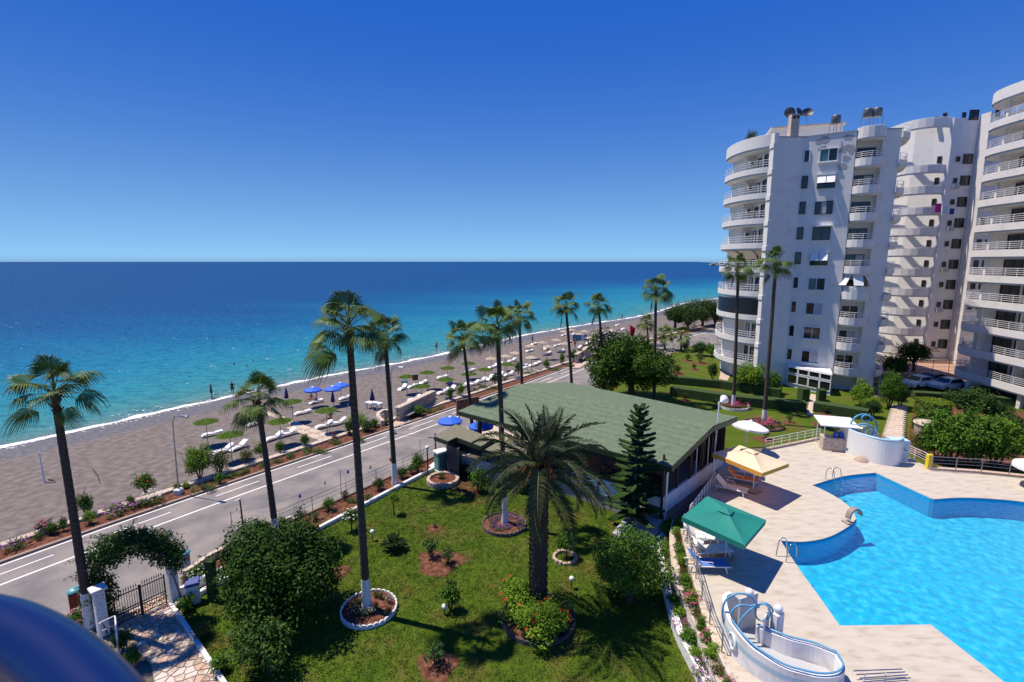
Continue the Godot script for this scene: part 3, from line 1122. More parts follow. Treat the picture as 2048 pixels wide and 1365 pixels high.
func sea_and_beach() -> void:
	# land under everything
	var poly := PackedVector2Array(wall_line)
	poly.append_array(PackedVector2Array([Vector2(900, -430), Vector2(900, 300), Vector2(-60, 300)]))
	var m := MB.new()
	var cut := pool_outline()
	var far := 0
	for k in cut.size():
		if cut[k].x > cut[far].x: far = k
	var q0 := cut[far]
	cut.insert(far + 1, Vector2(950, q0.y))
	cut.insert(far + 2, Vector2(950, q0.y + 0.03))
	cut.insert(far + 3, Vector2(q0.x, q0.y + 0.03))
	for piece in Geometry2D.clip_polygons(poly, cut):
		if not Geometry2D.is_polygon_clockwise(piece):
			m.prism(piece, -1.5, -0.06, true, false, true)
	struct("ground", m, M.land, "bare earth under the gardens and roads")
	# beach
	var wl := resample(wall_line, 200)
	var sl := resample(shore_line, 200)
	m = MB.new()
	var w := MB.new()
	var steps := [0.0, 0.1, 0.25, 0.4, 0.55, 0.7, 0.8]
	var nz := FastNoiseLite.new()
	nz.seed = 3
	nz.frequency = 0.12
	var memo := {}
	var pt := func(k, t):
		if not memo.has([k, t]):
			var p: Vector2 = wl[k].lerp(sl[k], t)
			memo[[k, t]] = v3(p, (beach_y(p) if t < 1.0 else SEA - (t - 1.0) * 4.0) + 0.05 * nz.get_noise_2d(p.x, p.y) * sin(PI * minf(t, 1.0)))
		return memo[[k, t]]
	for k in 199:
		for j in steps.size() - 1:
			m.quad(pt.call(k, steps[j]), pt.call(k + 1, steps[j]), pt.call(k + 1, steps[j + 1]), pt.call(k, steps[j + 1]), Vector3.UP)
		for j in [[0.8, 0.9], [0.9, 1.0], [1.0, 1.12]]:
			w.quad(pt.call(k, j[0]), pt.call(k + 1, j[0]), pt.call(k + 1, j[1]), pt.call(k, j[1]), Vector3.UP)
	struct("beach", m, M.beach, "grey shingle beach")
	struct("wet_beach", w, M.wet, "darker wet shingle at the water's edge")
	# sea: rings outwards from the shore
	m = MB.new()
	var offs := [-2.0, 0.0, 1.2, 3.0, 5.0, 8.0, 12.0, 17.0, 23.0, 30.0, 38.0, 48.0, 60.0, 75.0, 95.0, 125.0, 170.0, 240.0, 350.0, 600.0, 1200.0, 3000.0, 9000.0, 22000.0]
	var ramp := Gradient.new()
	ramp.offsets = PackedFloat32Array([0.0, 0.035, 0.1, 0.2, 0.36, 0.55, 0.75, 1.0])
	ramp.colors = PackedColorArray([Color(0.19, 0.18, 0.15), Color(0.13, 0.2, 0.18), Color(0.06, 0.22, 0.22), Color(0.028, 0.215, 0.255), Color(0.014, 0.18, 0.27), Color(0.006, 0.11, 0.23), Color(0.004, 0.066, 0.185), Color(0.004, 0.056, 0.17)])
	sl = resample(shore_line, 240)
	var nn := FastNoiseLite.new()
	nn.seed = 8
	nn.frequency = 0.012
	var cnt := sl.size()
	var base := 0
	for k in cnt:
		var f := float(k) / (cnt - 1)
		var d := Vector2(-1.0, 0.15).lerp(Vector2(0.35, -1.0), smoothstep(0.0, 1.0, f)).normalized()
		for o in offs:
			var p: Vector2 = sl[k] + d * o
			var q: float = o + nn.get_noise_2d(p.x * 0.6, p.y * 1.6) * minf(o * 0.5, 45.0)
			m.paint(ramp.sample(clampf(pow(maxf(q, 0.0) / 240.0, 0.6), 0, 1)))
			m.vert(v3(p, SEA), Vector3.UP)
	for k in cnt - 1:
		for j in offs.size() - 1:
			var a := k * offs.size() + j
			var b := a + offs.size()
			m.i.append_array(PackedInt32Array([a, b + 1, b, a, a + 1, b + 1]))
	struct("sea", m, M.sea, "open sea, turquoise near the shore and deep blue beyond")
	# surf: a ragged band of foam with holes and a thinner second line
	m = MB.new()
	rng.seed = 77
	var fl := resample(shore_line.slice(2), 1500)
	var fn := FastNoiseLite.new()
	fn.seed = 5
	fn.frequency = 0.09
	m.paint(Color(0.78, 0.78, 0.78))
	for k in fl.size() - 1:
		var t: Vector2 = (fl[k + 1] - fl[k]).normalized()
		var nrm := Vector2(t.y, -t.x)
		var a0 := -0.3 + 0.5 * fn.get_noise_2d(fl[k].x, fl[k].y)
		var b0 := a0 + maxf(0.02, 0.75 + 1.3 * fn.get_noise_2d(fl[k].x * 2.0 + 50.0, fl[k].y * 2.0))
		var a1 := -0.3 + 0.5 * fn.get_noise_2d(fl[k + 1].x, fl[k + 1].y)
		var b1 := a1 + maxf(0.02, 0.75 + 1.3 * fn.get_noise_2d(fl[k + 1].x * 2.0 + 50.0, fl[k + 1].y * 2.0))
		m.quad(v3(fl[k] + nrm * a0, SEA + 0.05), v3(fl[k + 1] + nrm * a1, SEA + 0.05), v3(fl[k + 1] + nrm * b1, SEA + 0.07), v3(fl[k] + nrm * b0, SEA + 0.07), Vector3.UP)
	for k in 12000:
		var f := rng.randf()
		var p: Vector2 = fl[int(f * f * (fl.size() - 2))]
		var o := rng.randf_range(-0.4, 1.0) if rng.randf() < 0.5 else rng.randf_range(0.5, 4.2)
		var q := p + Vector2(-0.85, -0.52) * o + Vector2(rng.randf(), rng.randf()) * 1.2
		if o > 1.5 and fn.get_noise_2d(q.x * 1.5, q.y * 1.5 + 90.0) < 0.12:
			continue
		foam_dot(m, v3(q, (SEA + 0.09) if o > -0.4 else beach_y(q) + 0.03), rng.randf_range(0.03, 0.1))
	# white caps farther out
	for k in 260:
		var z := -rng.randf_range(45.0, 420.0)
		var x := rng.randf_range(-1.05, 0.4) * -z
		if dist_to(shore_line, Vector2(x, z)) < 8.0 or x > -40.0 - (z + 40.0) * 0.85:
			continue
		for j in 2:
			foam_dot(m, Vector3(x + rng.randf() * 1.4, SEA + 0.12, z + rng.randf() * 0.5), rng.randf_range(0.05, 0.16))
	var fo = struct("foam", m, M.foam, "white surf and flecks of foam")
	fo.set_meta("kind", "stuff")
	fo.set_meta("category", "foam")
	# loose stones on the shingle, thickest towards the water
	var stone := MB.new()
	stone.bevel(Transform3D.IDENTITY, Vector3(1.0, 0.6, 0.8), 0.2)
	var mm := MultiMesh.new()
	mm.transform_format = MultiMesh.TRANSFORM_3D
	mm.use_colors = true
	mm.mesh = stone.commit()
	var xs := []
	rng.seed = 404
	while xs.size() < 9000:
		var k := 30 + int(pow(rng.randf(), 1.4) * 75.0)
		var t := pow(rng.randf(), 0.55)
		var p: Vector3 = pt.call(k, 0.0).lerp(pt.call(k + 1, 0.0), rng.randf())
		p = p.lerp(pt.call(k, 1.0), t)
		p.y = beach_y(Vector2(p.x, p.z)) + 0.01
		xs.append(Transform3D(Basis(Vector3.UP, rng.randf() * TAU).scaled(Vector3.ONE * rng.randf_range(0.04, 0.13)), p))
	mm.instance_count = xs.size()
	for k in xs.size():
		mm.set_instance_transform(k, xs[k])
		var g := rng.randf_range(0.1, 0.4)
		mm.set_instance_color(k, Color(g, g * 0.92, g * 0.86))
	var so := MultiMeshInstance3D.new()
	so.multimesh = mm
	so.material_override = M.foam
	so.name = "pebbles"
	add_child(so)
	tag(so, "loose grey pebbles strewn over the shingle beach", "pebbles", "", "stuff")
	# far headland low on the horizon
	m = MB.new()
	for k in 14:
		var x := 820.0 + k * 34.0
		m.tube([Vector3(x, SEA - 4, -2100), Vector3(x + 12, 4 + 6.0 * absf(sin(k * 1.7)), -2100), Vector3(x + 30, SEA - 4, -2100)], [10.0, 5.0, 10.0], 6)
	struct("headland", m, mat(0.24, 0.22, 0.2, 0.95), "low pale headland on the horizon")

func foam_dot(m: MB, p: Vector3, r: float) -> void:
	var last := p + Vector3(r * 1.6, 0, 0)
	for j in range(1, 7):
		var a := TAU * j / 6.0
		var q := p + Vector3(cos(a) * 1.6, 0, sin(a)) * r * (rng.randf_range(0.6, 1.1) if j < 6 else 1.0)
		m.tri(p, last, q, Vector3.UP)
		last = q

func road_and_beds() -> void:
	var fe := far_edge
	struct("road", ribbon(fe, offset(fe, 9.6), -0.02, -0.02), M.asphalt, "asphalt sea road")
	# markings
	struct("edge_line", ribbon(offset(fe, 0.12), offset(fe, 0.24), -0.012, -0.012), M.paint_white)
	struct("lane_line", ribbon(offset(fe, 2.2), offset(fe, 2.34), -0.012, -0.012), M.paint_white)
	var cyc := resample(offset(fe, 1.15), 2600)
	var m := MB.new()
	var run := 0.0
	for k in cyc.size() - 1:
		run += cyc[k].distance_to(cyc[k + 1])
		if fmod(run, 5.5) < 2.9:
			var t: Vector2 = (cyc[k + 1] - cyc[k]).normalized()
			var s := Vector2(-t.y, t.x) * 0.05
			m.quad(v3(cyc[k] - s, -0.012), v3(cyc[k + 1] - s, -0.012), v3(cyc[k + 1] + s, -0.012), v3(cyc[k] + s, -0.012), Vector3.UP)
	struct("dashed_line", m, M.paint_white)
	# kerb, earth bed, cream wall on the beach side: made of stones end to end
	m = MB.new()
	kerb(m, offset(fe, -0.22), 0.2, -0.1, 0.1)
	struct("kerb", m, mat(0.3, 0.22, 0.18, 0.9))
	struct("flower_bed", ribbon(offset(fe, -0.2), wall_near(), 0.03, 0.06), M.soil, "reddish earth bed between road and beach")
	var wt = thing("beach_wall", "low cream stone wall between the beach and the flower bed", "wall")
	var line := resample(wall_line.slice(2), 260)
	for k in line.size() - 1:
		var a: Vector2 = line[k]
		var b: Vector2 = line[k + 1]
		if k > 118 and k < 124 or b.y < -160.0: continue
		var d := b - a
		m = MB.new()
		m.bevel(Transform3D(Basis(Vector3.UP, -d.angle()), v3((a + b) * 0.5, -0.1)), Vector3(d.length() - 0.012, 0.62 + 0.02 * (k % 3), 0.52), 0.02)
		part(m, "coping_stone", M.cream, wt)
	# shrubs in the bed
	var B := [[291, 985, 34, 30, "green", "red"], [305, 1008, 34, 22, "low", "white"], [355, 985, 16, 14, "green", ""], [371, 977, 14, 10, "lime", ""], [172, 1033, 26, 34, "green", ""], [180, 1048, 20, 18, "lime", ""], [87, 1067, 24, 18, "rose", "pink"], [107, 1068, 20, 16, "green", ""], [127, 1062, 12, 20, "green", ""], [75, 1078, 18, 18, "low", ""], [30, 1095, 30, 18, "low", "mauve"], [235, 1025, 44, 18, "low", "mauve"], [278, 1013, 24, 16, "low", "mauve"], [262, 1012, 14, 16, "green", ""],
		[400, 958, 52, 56, "lime", ""], [440, 950, 40, 40, "olive", ""], [408, 982, 34, 22, "low", ""], [440, 968, 20, 18, "green", ""], [468, 953, 26, 14, "low", ""], [494, 930, 26, 28, "reddish", ""], [490, 945, 24, 14, "low", ""], [522, 914, 26, 24, "green", ""], [527, 932, 22, 14, "low", ""], [560, 908, 20, 22, "green", ""], [556, 925, 20, 12, "low", ""], [580, 915, 26, 14, "low", ""], [610, 895, 20, 24, "green", ""], [620, 905, 36, 14, "low", ""], [670, 888, 30, 16, "low", "red"], [668, 880, 14, 12, "rose", "pink"], [700, 870, 22, 26, "dark", ""], [735, 862, 34, 20, "dark", ""], [750, 855, 18, 16, "green", ""], [772, 850, 16, 12, "green", ""], [838, 832, 30, 20, "green", ""], [860, 826, 26, 16, "low", ""], [900, 802, 18, 26, "green", ""], [922, 795, 18, 26, "lime", ""], [948, 783, 20, 14, "low", ""], [965, 778, 26, 14, "low", ""], [990, 768, 18, 20, "green", ""], [1010, 762, 22, 12, "low", ""], [1037, 748, 18, 24, "green", ""], [1060, 748, 30, 10, "low", "white"], [1092, 738, 18, 18, "green", ""], [1124, 730, 13, 24, "green", ""], [1147, 723, 22, 22, "dark", ""], [1160, 720, 16, 22, "green", ""], [1110, 740, 30, 8, "low", ""], [1140, 733, 30, 8, "low", ""], [1170, 722, 26, 9, "low", ""], [985, 778, 24, 9, "low", ""], [930, 803, 22, 9, "low", ""], [880, 818, 22, 9, "low", ""], [645, 905, 24, 10, "low", ""], [720, 882, 22, 12, "low", ""]]
	var words := {"green": "rounded green shrub in the earth bed beside the beach wall", "lime": "feathery light green shrub in the earth bed beside the beach wall", "dark": "dark green shrub in the earth bed beside the beach wall", "low": "low green ground plant in the earth bed beside the beach wall", "rose": "loose rose bush with pink blooms beside the beach wall", "olive": "olive green shrub in the earth bed beside the beach wall", "reddish": "shrub with reddish and green leaves beside the beach wall"}
	for b in B:
		var at := G(b[0], b[1], 0.05)
		var dist := sqrt(at.x * at.x + 225.0 + at.z * at.z)
		var k := dist / F
		var lab: String = words[b[4]]
		if b[5] == "red": lab = "green shrub with red flowers in the earth bed beside the beach wall"
		elif b[5] == "mauve": lab = "low plant with mauve flowers in the earth bed beside the beach wall"
		elif b[5] == "white": lab = "low plant with white flowers in the earth bed beside the beach wall"
		shrub("bed_shrub", lab, "shrub", at, b[2] * k, b[3] * k * 1.15, b[4], "shrubs in the bed beside the beach wall", 0.0, b[5])

func wall_near() -> Array:
	var out := []
	for p in far_edge:
		var best := 1e9
		var q := Vector2.ZERO
		for k in wall_line.size() - 1:
			var c := Geometry2D.get_closest_point_to_segment(p, wall_line[k], wall_line[k + 1])
			if c.distance_to(p) < best:
				best = c.distance_to(p)
				q = c
		out.append(q)
	return out

func sheet(px: Array, y: float) -> MB:
	var m := MB.new()
	m.prism(PackedVector2Array(lined(px, y)), y, y, true, false, false)
	return m

func lawns() -> void:
	struct("lawn", sheet([[352, 1206], [372, 1200], [590, 1081], [790, 976], [878, 931], [940, 935], [1050, 960], [1330, 1042], [1360, 1090], [1430, 1400], [1700, 1900], [-100, 2200], [500, 1450]], 0.0), M.lawn, "garden lawn below the balcony")
	struct("lawn", sheet([[1180, 800], [1230, 762], [1345, 706], [1392, 690], [1440, 700], [1450, 745], [1640, 772], [1780, 800], [1850, 760], [2300, 800], [2400, 980], [1900, 960], [1640, 890], [1400, 900], [1300, 840]], 0.0), M.lawn, "far garden lawn beside the apartment block")
	# blades that stand up from the turf
	var blade := MB.new()
	rng.seed = 55
	for k in 9:
		var a := rng.randf() * TAU
		var p := Vector3(rng.randf_range(-0.12, 0.12), 0, rng.randf_range(-0.12, 0.12))
		var d := Vector3(cos(a), 0, sin(a))
		var g := rng.randf()
		blade.paint(Color(0.05, 0.1, 0.012).lerp(Color(0.13, 0.17, 0.03), g))
		blade.tri(p - d * 0.012, p + d * 0.012, p + Vector3(d.z * 0.035, rng.randf_range(0.03, 0.06), -d.x * 0.035))
	var mm := MultiMesh.new()
	mm.transform_format = MultiMesh.TRANSFORM_3D
	mm.use_colors = true
	mm.mesh = blade.commit()
	var lw := PackedVector2Array(lined([[352, 1206], [372, 1200], [590, 1081], [790, 976], [878, 931], [1050, 962], [1315, 1050], [1330, 1200], [1400, 1400], [445, 1400]]))
	var nz := FastNoiseLite.new()
	nz.seed = 9
	nz.frequency = 0.25
	var xs := []
	var cs := []
	while xs.size() < 30000:
		var p := Vector2(rng.randf_range(-16, 10), rng.randf_range(-36, -14.5))
		if not Geometry2D.is_point_in_polygon(p, lw): continue
		xs.append(Transform3D(Basis(Vector3.UP, rng.randf() * TAU).scaled(Vector3.ONE * rng.randf_range(0.7, 1.3)), v3(p, 0.0)))
		var t := nz.get_noise_2d(p.x, p.y) + rng.randf() * 0.3
		cs.append(Color(0.7, 0.88, 0.65).lerp(Color(1.0, 0.85, 0.9), clampf(t * 1.4, 0, 1)))
	mm.instance_count = xs.size()
	for k in xs.size():
		mm.set_instance_transform(k, xs[k])
		mm.set_instance_color(k, cs[k])
	var o := MultiMeshInstance3D.new()
	o.multimesh = mm
	o.material_override = M.leaf
	o.name = "grass"
	add_child(o)
	tag(o, "short mown grass blades over the garden lawn", "grass", "", "stuff")

func at_z(u, v, z) -> Vector3:
	var d := ray(u, v)
	return Vector3(0, EYE, 0) + d * (z / d.z)

func pts_z(px: Array, z: float) -> Array:
	var out := []
	for p in px:
		out.append(at_z(p[0], p[1], z + (p[2] if p.size() > 2 else 0.0)))
	return smoothed(out, 5)

func pool_outline() -> PackedVector2Array:
	var pool := PackedVector2Array()
	var runs := [smoothed(lined([[1625, 971], [1688, 953], [1752, 946]], DECK)), smoothed(lined([[1752, 946], [1862, 997]], DECK), 2), smoothed(lined([[1870, 999], [1940, 996], [2060, 1006], [2200, 1035], [2500, 1120]], DECK)),
		lined([[3400, 1560], [2010, 1365], [1862, 1250], [1680, 1252]], DECK), smoothed(lined([[1680, 1252], [1640, 1195], [1600, 1140], [1562, 1082]], DECK), 3), smoothed(lined([[1562, 1082], [1610, 1084], [1660, 1074], [1700, 1052], [1713, 1038]], DECK)), smoothed(lined([[1713, 1038], [1703, 1018], [1680, 999], [1650, 982], [1625, 971]], DECK))]
	for r in runs:
		for p in r:
			if pool.is_empty() or pool[-1].distance_to(p) > 0.03:
				pool.append(p)
	if pool[0].distance_to(pool[-1]) < 0.03:
		pool.remove_at(pool.size() - 1)
	return pool

func pool_terrace() -> void:
	var pool := pool_outline()
	var left := smoothed(lined([[1367, 1061], [1383, 1128], [1402, 1198], [1418, 1249], [1470, 1365]], DECK), 4)
	var outer := PackedVector2Array(left)
	outer.append_array(PackedVector2Array(lined([[1560, 1560], [1900, 2200], [3200, 1900], [2750, 1200], [2500, 990], [2048, 952], [1862, 937], [1800, 906], [1700, 878], [1640, 877], [1530, 902], [1452, 916], [1425, 965]], DECK)))
	var m := MB.new()
	for q in Geometry2D.clip_polygons(outer, pool):
		if not Geometry2D.is_polygon_clockwise(q):
			m.prism(q, -0.1, DECK, true, false, true)
	struct("pool_terrace", m, M.travertine, "pale travertine terrace round the pool")
	# basin
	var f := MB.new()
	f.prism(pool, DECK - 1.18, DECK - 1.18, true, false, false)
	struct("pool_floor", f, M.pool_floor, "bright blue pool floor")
	var w := MB.new()
	var gt := MB.new()
	var cw := 0.0
	for k in pool.size():
		cw += pool[k].cross(pool[(k + 1) % pool.size()])
	for k in pool.size():
		var a := pool[k]
		var b := pool[(k + 1) % pool.size()]
		var o := Vector3(b.y - a.y, 0, -(b.x - a.x)) * (1.0 if cw > 0 else -1.0)
		var i2 := Vector2(-o.x, -o.z).normalized() * 0.03
		w.quad(v3(a + i2, DECK - 1.18), v3(b + i2, DECK - 1.18), v3(b + i2, DECK - 0.1), v3(a + i2, DECK - 0.1), -o)
		gt.quad(v3(a + i2 * 0.3, DECK - 0.16), v3(b + i2 * 0.3, DECK - 0.16), v3(b + i2 * 0.3, DECK - 0.03), v3(a + i2 * 0.3, DECK - 0.03), -o)
	struct("pool_wall", w, M.pool_wall, "blue tiled pool sides")
	struct("overflow_gutter", gt, M.pool_wall, "tiled overflow gutter under the pool edge")
	var s := MB.new()
	s.prism(pool, DECK - 0.13, DECK - 0.13, true, false, false)
	struct("pool_water", s, M.pool_water, "clear pool water")

func fence_rail(called, label, line: Array, y: float, h: float, bars: int, step: float, mtl, r := 0.022):
	var o = thing(called, label, "fence", v3(line[0], y))
	var total := 0.0
	for k in line.size() - 1:
		total += line[k].distance_to(line[k + 1])
	var org: Vector2 = line[0]
	var posts := resample(line, maxi(2, int(total / step) + 1))
	for p in posts:
		var m := MB.new()
		m.tube([v3(p - org, 0), v3(p - org, h)], r * 1.25, 6)
		part(m, "post", mtl, o)
	for b in bars:
		var m := MB.new()
		var pts := []
		for p in line:
			pts.append(v3(p - org, h - b * (h - 0.2) / maxf(bars, 1)))
		m.tube(pts, r if b == 0 else r * 0.7, 5)
		part(m, "rail", mtl, o)
	return o

func garden_walls() -> void:
	var wl := resample(smoothed(lined([[1326, 1046], [1315, 1094], [1319, 1126], [1334, 1198], [1354, 1262], [1404, 1358], [1450, 1440]], 0.5)), 40)
	var cl := resample(smoothed(lined([[1346, 1040], [1340, 1080], [1351, 1160], [1378, 1222], [1420, 1329], [1470, 1440]], 0.9)), 40)
	var dl := resample(smoothed(lined([[1367, 1061], [1383, 1128], [1402, 1198], [1418, 1249], [1470, 1365], [1530, 1460]], DECK)), 40)
	var m := MB.new()
	kerb(m, wl, -0.3, -0.1, 0.5)
	var o = thing("planter_wall", "curved whitewashed wall between lawn and lower planter", "wall")
	part(m, "wall", M.limewash, o)
	m = MB.new()
	kerb(m, cl, -0.28, 0.2, 0.86)
	o = thing("planter_wall", "curved wall with cream stone top between the two planters", "wall")
	part(m, "wall", M.limewash, o)
	m = MB.new()
	kerb(m, offset(cl, 0.03), -0.34, 0.86, 0.93)
	part(m, "coping", M.cream, o)
	struct("lower_planter", ribbon(offset(wl, -0.02), cl, 0.36, 0.4), M.soil, "earth in the lower planter")
	struct("upper_planter", ribbon(cl, dl, 0.76, 0.8), M.soil, "earth in the upper planter")
	m = MB.new()
	kerb(m, offset(dl, -0.12), 0.26, 0.6, DECK + 0.07)
	o = thing("terrace_kerb", "cream kerb along the edge of the pool terrace", "kerb")
	part(m, "kerb", M.cream, o)
	fence_rail("terrace_railing", "grey metal railing on the curved edge of the pool terrace", dl.slice(0, 30), DECK + 0.07, 0.85, 3, 1.3, M.metal_grey)
	# planter plants
	rng.seed = 21
	var ml := resample(wl, 18)
	var mr := resample(cl, 18)
	var mk := resample(dl, 18)
	for k in 17:
		var a: Vector2 = ml[k].lerp(mr[k], 0.55)
		var purple := k in [6, 7, 8, 11, 14, 15]
		shrub("planter_plant", "purple flowering ground plant between the two curved planter walls" if purple else "green leafy plant between the two curved planter walls", "plant", v3(a, 0.36), rng.randf_range(0.55, 0.9), rng.randf_range(0.4, 0.65), "low" if purple else ["green", "lime", "low"][k % 3], "plants in the curved planters", 0.0, "mauve" if purple else "")
		var b: Vector2 = mr[k].lerp(mk[k], 0.5)
		shrub("planter_plant", "green shrub in the planter beside the terrace railing", "plant", v3(b, 0.76), rng.randf_range(0.5, 0.85), rng.randf_range(0.5, 0.8), ["green", "lime", "reddish", "green"][k % 4], "plants in the curved planters", 0.0, "pink" if k in [9, 12, 15] else "")
	# kerb between lawn and the road-side bed, soil, low wall and wire fence
	var curb := resample(lined([[350, 1210], [372, 1200], [590, 1081], [790, 976], [880, 930]], 0.15), 40)
	var near := resample([Vector2(-15.7, -21.9), Vector2(-15.3, -23.4), Vector2(-13.9, -25.7), Vector2(-6.6, -36.0), Vector2(-5.2, -38.2)], 40)
	o = thing("garden_kerb", "white kerb between the lawn and the roadside flower bed", "kerb")
	for k in 39:
		m = MB.new()
		var d: Vector2 = curb[k + 1] - curb[k]
		m.bevel(Transform3D(Basis(Vector3.UP, -d.angle()), v3((curb[k] + curb[k + 1]) * 0.5, 0.06)), Vector3(d.length() - 0.01, 0.34, 0.22), 0.02)
		part(m, "kerb_stone", M.limewash if k % 7 else M.cream, o)
	struct("roadside_bed", ribbon(near, offset(curb, -0.05), 0.06, 0.08), M.soil, "reddish earth bed along the road fence")
	m = MB.new()
	kerb(m, near.slice(0, 13), 0.22, -0.1, 0.45)
	o = thing("roadside_wall", "low cream wall beside the road near the gate", "wall")
	part(m, "wall", M.cream, o)
	m = MB.new()
	kerb(m, near.slice(12), 0.14, -0.1, 0.16)
	o = thing("roadside_kerb", "thin dark kerb under the wire fence beside the road", "kerb")
	part(m, "kerb", mat(0.16, 0.1, 0.075, 0.9), o)
	fence_rail("wire_fence", "thin dark wire fence between road and flower bed", offset(near, 0.07).slice(10), 0.1, 0.95, 3, 2.4, M.iron, 0.014)
	# bed plants
	var B := [[600, 1045, 26, 24, "rose", "red"], [630, 1040, 18, 12, "rose", ""], [583, 1062, 14, 14, "rose", ""], [657, 1022, 26, 22, "green", ""], [565, 1065, 22, 26, "green", ""], [548, 1080, 20, 26, "dark", ""], [708, 1005, 26, 14, "low", ""], [735, 1002, 20, 12, "rose", ""], [757, 981, 26, 22, "dark", ""], [805, 957, 26, 20, "dark", ""], [835, 945, 30, 34, "green", ""], [822, 948, 22, 16, "rose", ""], [510, 1085, 40, 34, "dark", ""], [530, 1072, 24, 26, "green", ""], [690, 1000, 18, 16, "rose", "red"], [460, 1135, 22, 20, "lime", ""], [395, 1165, 30, 26, "green", "white"], [372, 1170, 18, 16, "reddish", ""]]
	for b in B:
		var at := G(b[0], b[1], 0.07)
		var k := sqrt(at.x * at.x + 225.0 + at.z * at.z) / F
		shrub("border_shrub", ("rose bush with red blooms" if b[5] == "red" else "leafy %s shrub" % {"rose": "sparse", "green": "bright green", "dark": "dark green", "low": "low spreading", "lime": "lime green", "reddish": "reddish"}[b[4]]) + " in the bed along the road fence", "shrub", at, b[2] * k, b[3] * k * 1.2, b[4], "shrubs in the roadside bed", 0.0, b[5])
	# poles and the string of coloured lamps (not lit)
	var tops := []
	for p in [[467, 1093, 1025], [683, 1000, 942], [841, 925, 880]]:
		var at := G(p[0], p[1], 0.1)
		var h := up_to(p[0], p[2], at) - 0.1
		o = thing("lamp_string_pole", "thin grey pole carrying the string of coloured lamps over the road fence", "pole", at, 0.0, "poles of the lamp string")
		m = MB.new()
		m.tube([Vector3(0, -0.2, 0), Vector3(0, h, 0)], 0.02, 6)
		part(m, "pole", M.metal_grey, o)
		m = MB.new()
		m.lathe([[0.03, 0.0], [0.03, 0.04], [0.001, 0.05]], Vector3(0, h, 0), 8)
		part(m, "cap", M.metal_grey, o)
		tops.append(at + Vector3(0, h - 0.02, 0))
	o = thing("lamp_string", "wire with small coloured lamps hanging between thin poles", "string lights", tops[0])
	var wire := []
	for k in 2:
		for j in 12:
			var t := j / 12.0
			wire.append(tops[k].lerp(tops[k + 1], t) - Vector3(0, 0.5 * 4.0 * t * (1.0 - t), 0) - tops[0])
	m = MB.new()
	m.tube(wire, 0.006, 4)
	part(m, "wire", M.iron, o)
	var cols := [mat(0.01, 0.12, 0.07, 0.4), mat(0.03, 0.03, 0.4, 0.4), mat(0.7, 0.6, 0.5, 0.4), mat(0.03, 0.03, 0.4, 0.4), mat(0.7, 0.35, 0.03, 0.4), mat(0.5, 0.05, 0.03, 0.4)]
	for k in 6:
		m = MB.new()
		m.lathe([[0.03, 0.06], [0.035, 0.03], [0.075, -0.04], [0.08, -0.1], [0.045, -0.16], [0.001, -0.175]].map(func(q): return [q[0], q[1]]), Vector3.ZERO, 10)
		part(m, "lamp_bulb", cols[k], o, Transform3D(Basis(Vector3(1, 0, 0), PI).scaled_local(Vector3(1, 1, 1)) if false else Basis.IDENTITY, wire[4 + k * 3] - Vector3(0, 0.05, 0)))
	# dark garden lamp post by the road and a globe lamp beside the kiosk
	var at2 := G(492, 1100, 0.1)
	o = thing("lamp_post", "dark slim post with a small solar lamp beside the road fence", "lamp post", at2)
	m = MB.new()
	var hh := up_to(484, 1004, at2)
	m.tube([Vector3.ZERO, Vector3(-0.1, hh, 0)], [0.05, 0.035], 8)
	part(m, "post", M.iron, o)
	m = MB.new()
	m.box(Transform3D(Basis(Vector3(0, 0, 1), 0.5), Vector3(-0.22, hh - 0.02, 0)), Vector3(0.36, 0.04, 0.2))
	part(m, "lamp_head", M.metal_white, o)
	at2 = G(856, 957, 0.1)
	o = thing("globe_lamp", "white globe lamp on a dark post beside the kiosk", "lamp", at2)
	hh = up_to(854, 902, at2)
	m = MB.new()
	m.tube([Vector3.ZERO, Vector3(0, hh, 0)], 0.04, 8)
	part(m, "post", M.iron, o)
	m = MB.new()
	m.ball(Vector3(0, hh + 0.12, 0), 0.15)
	part(m, "globe", M.plastic, o)

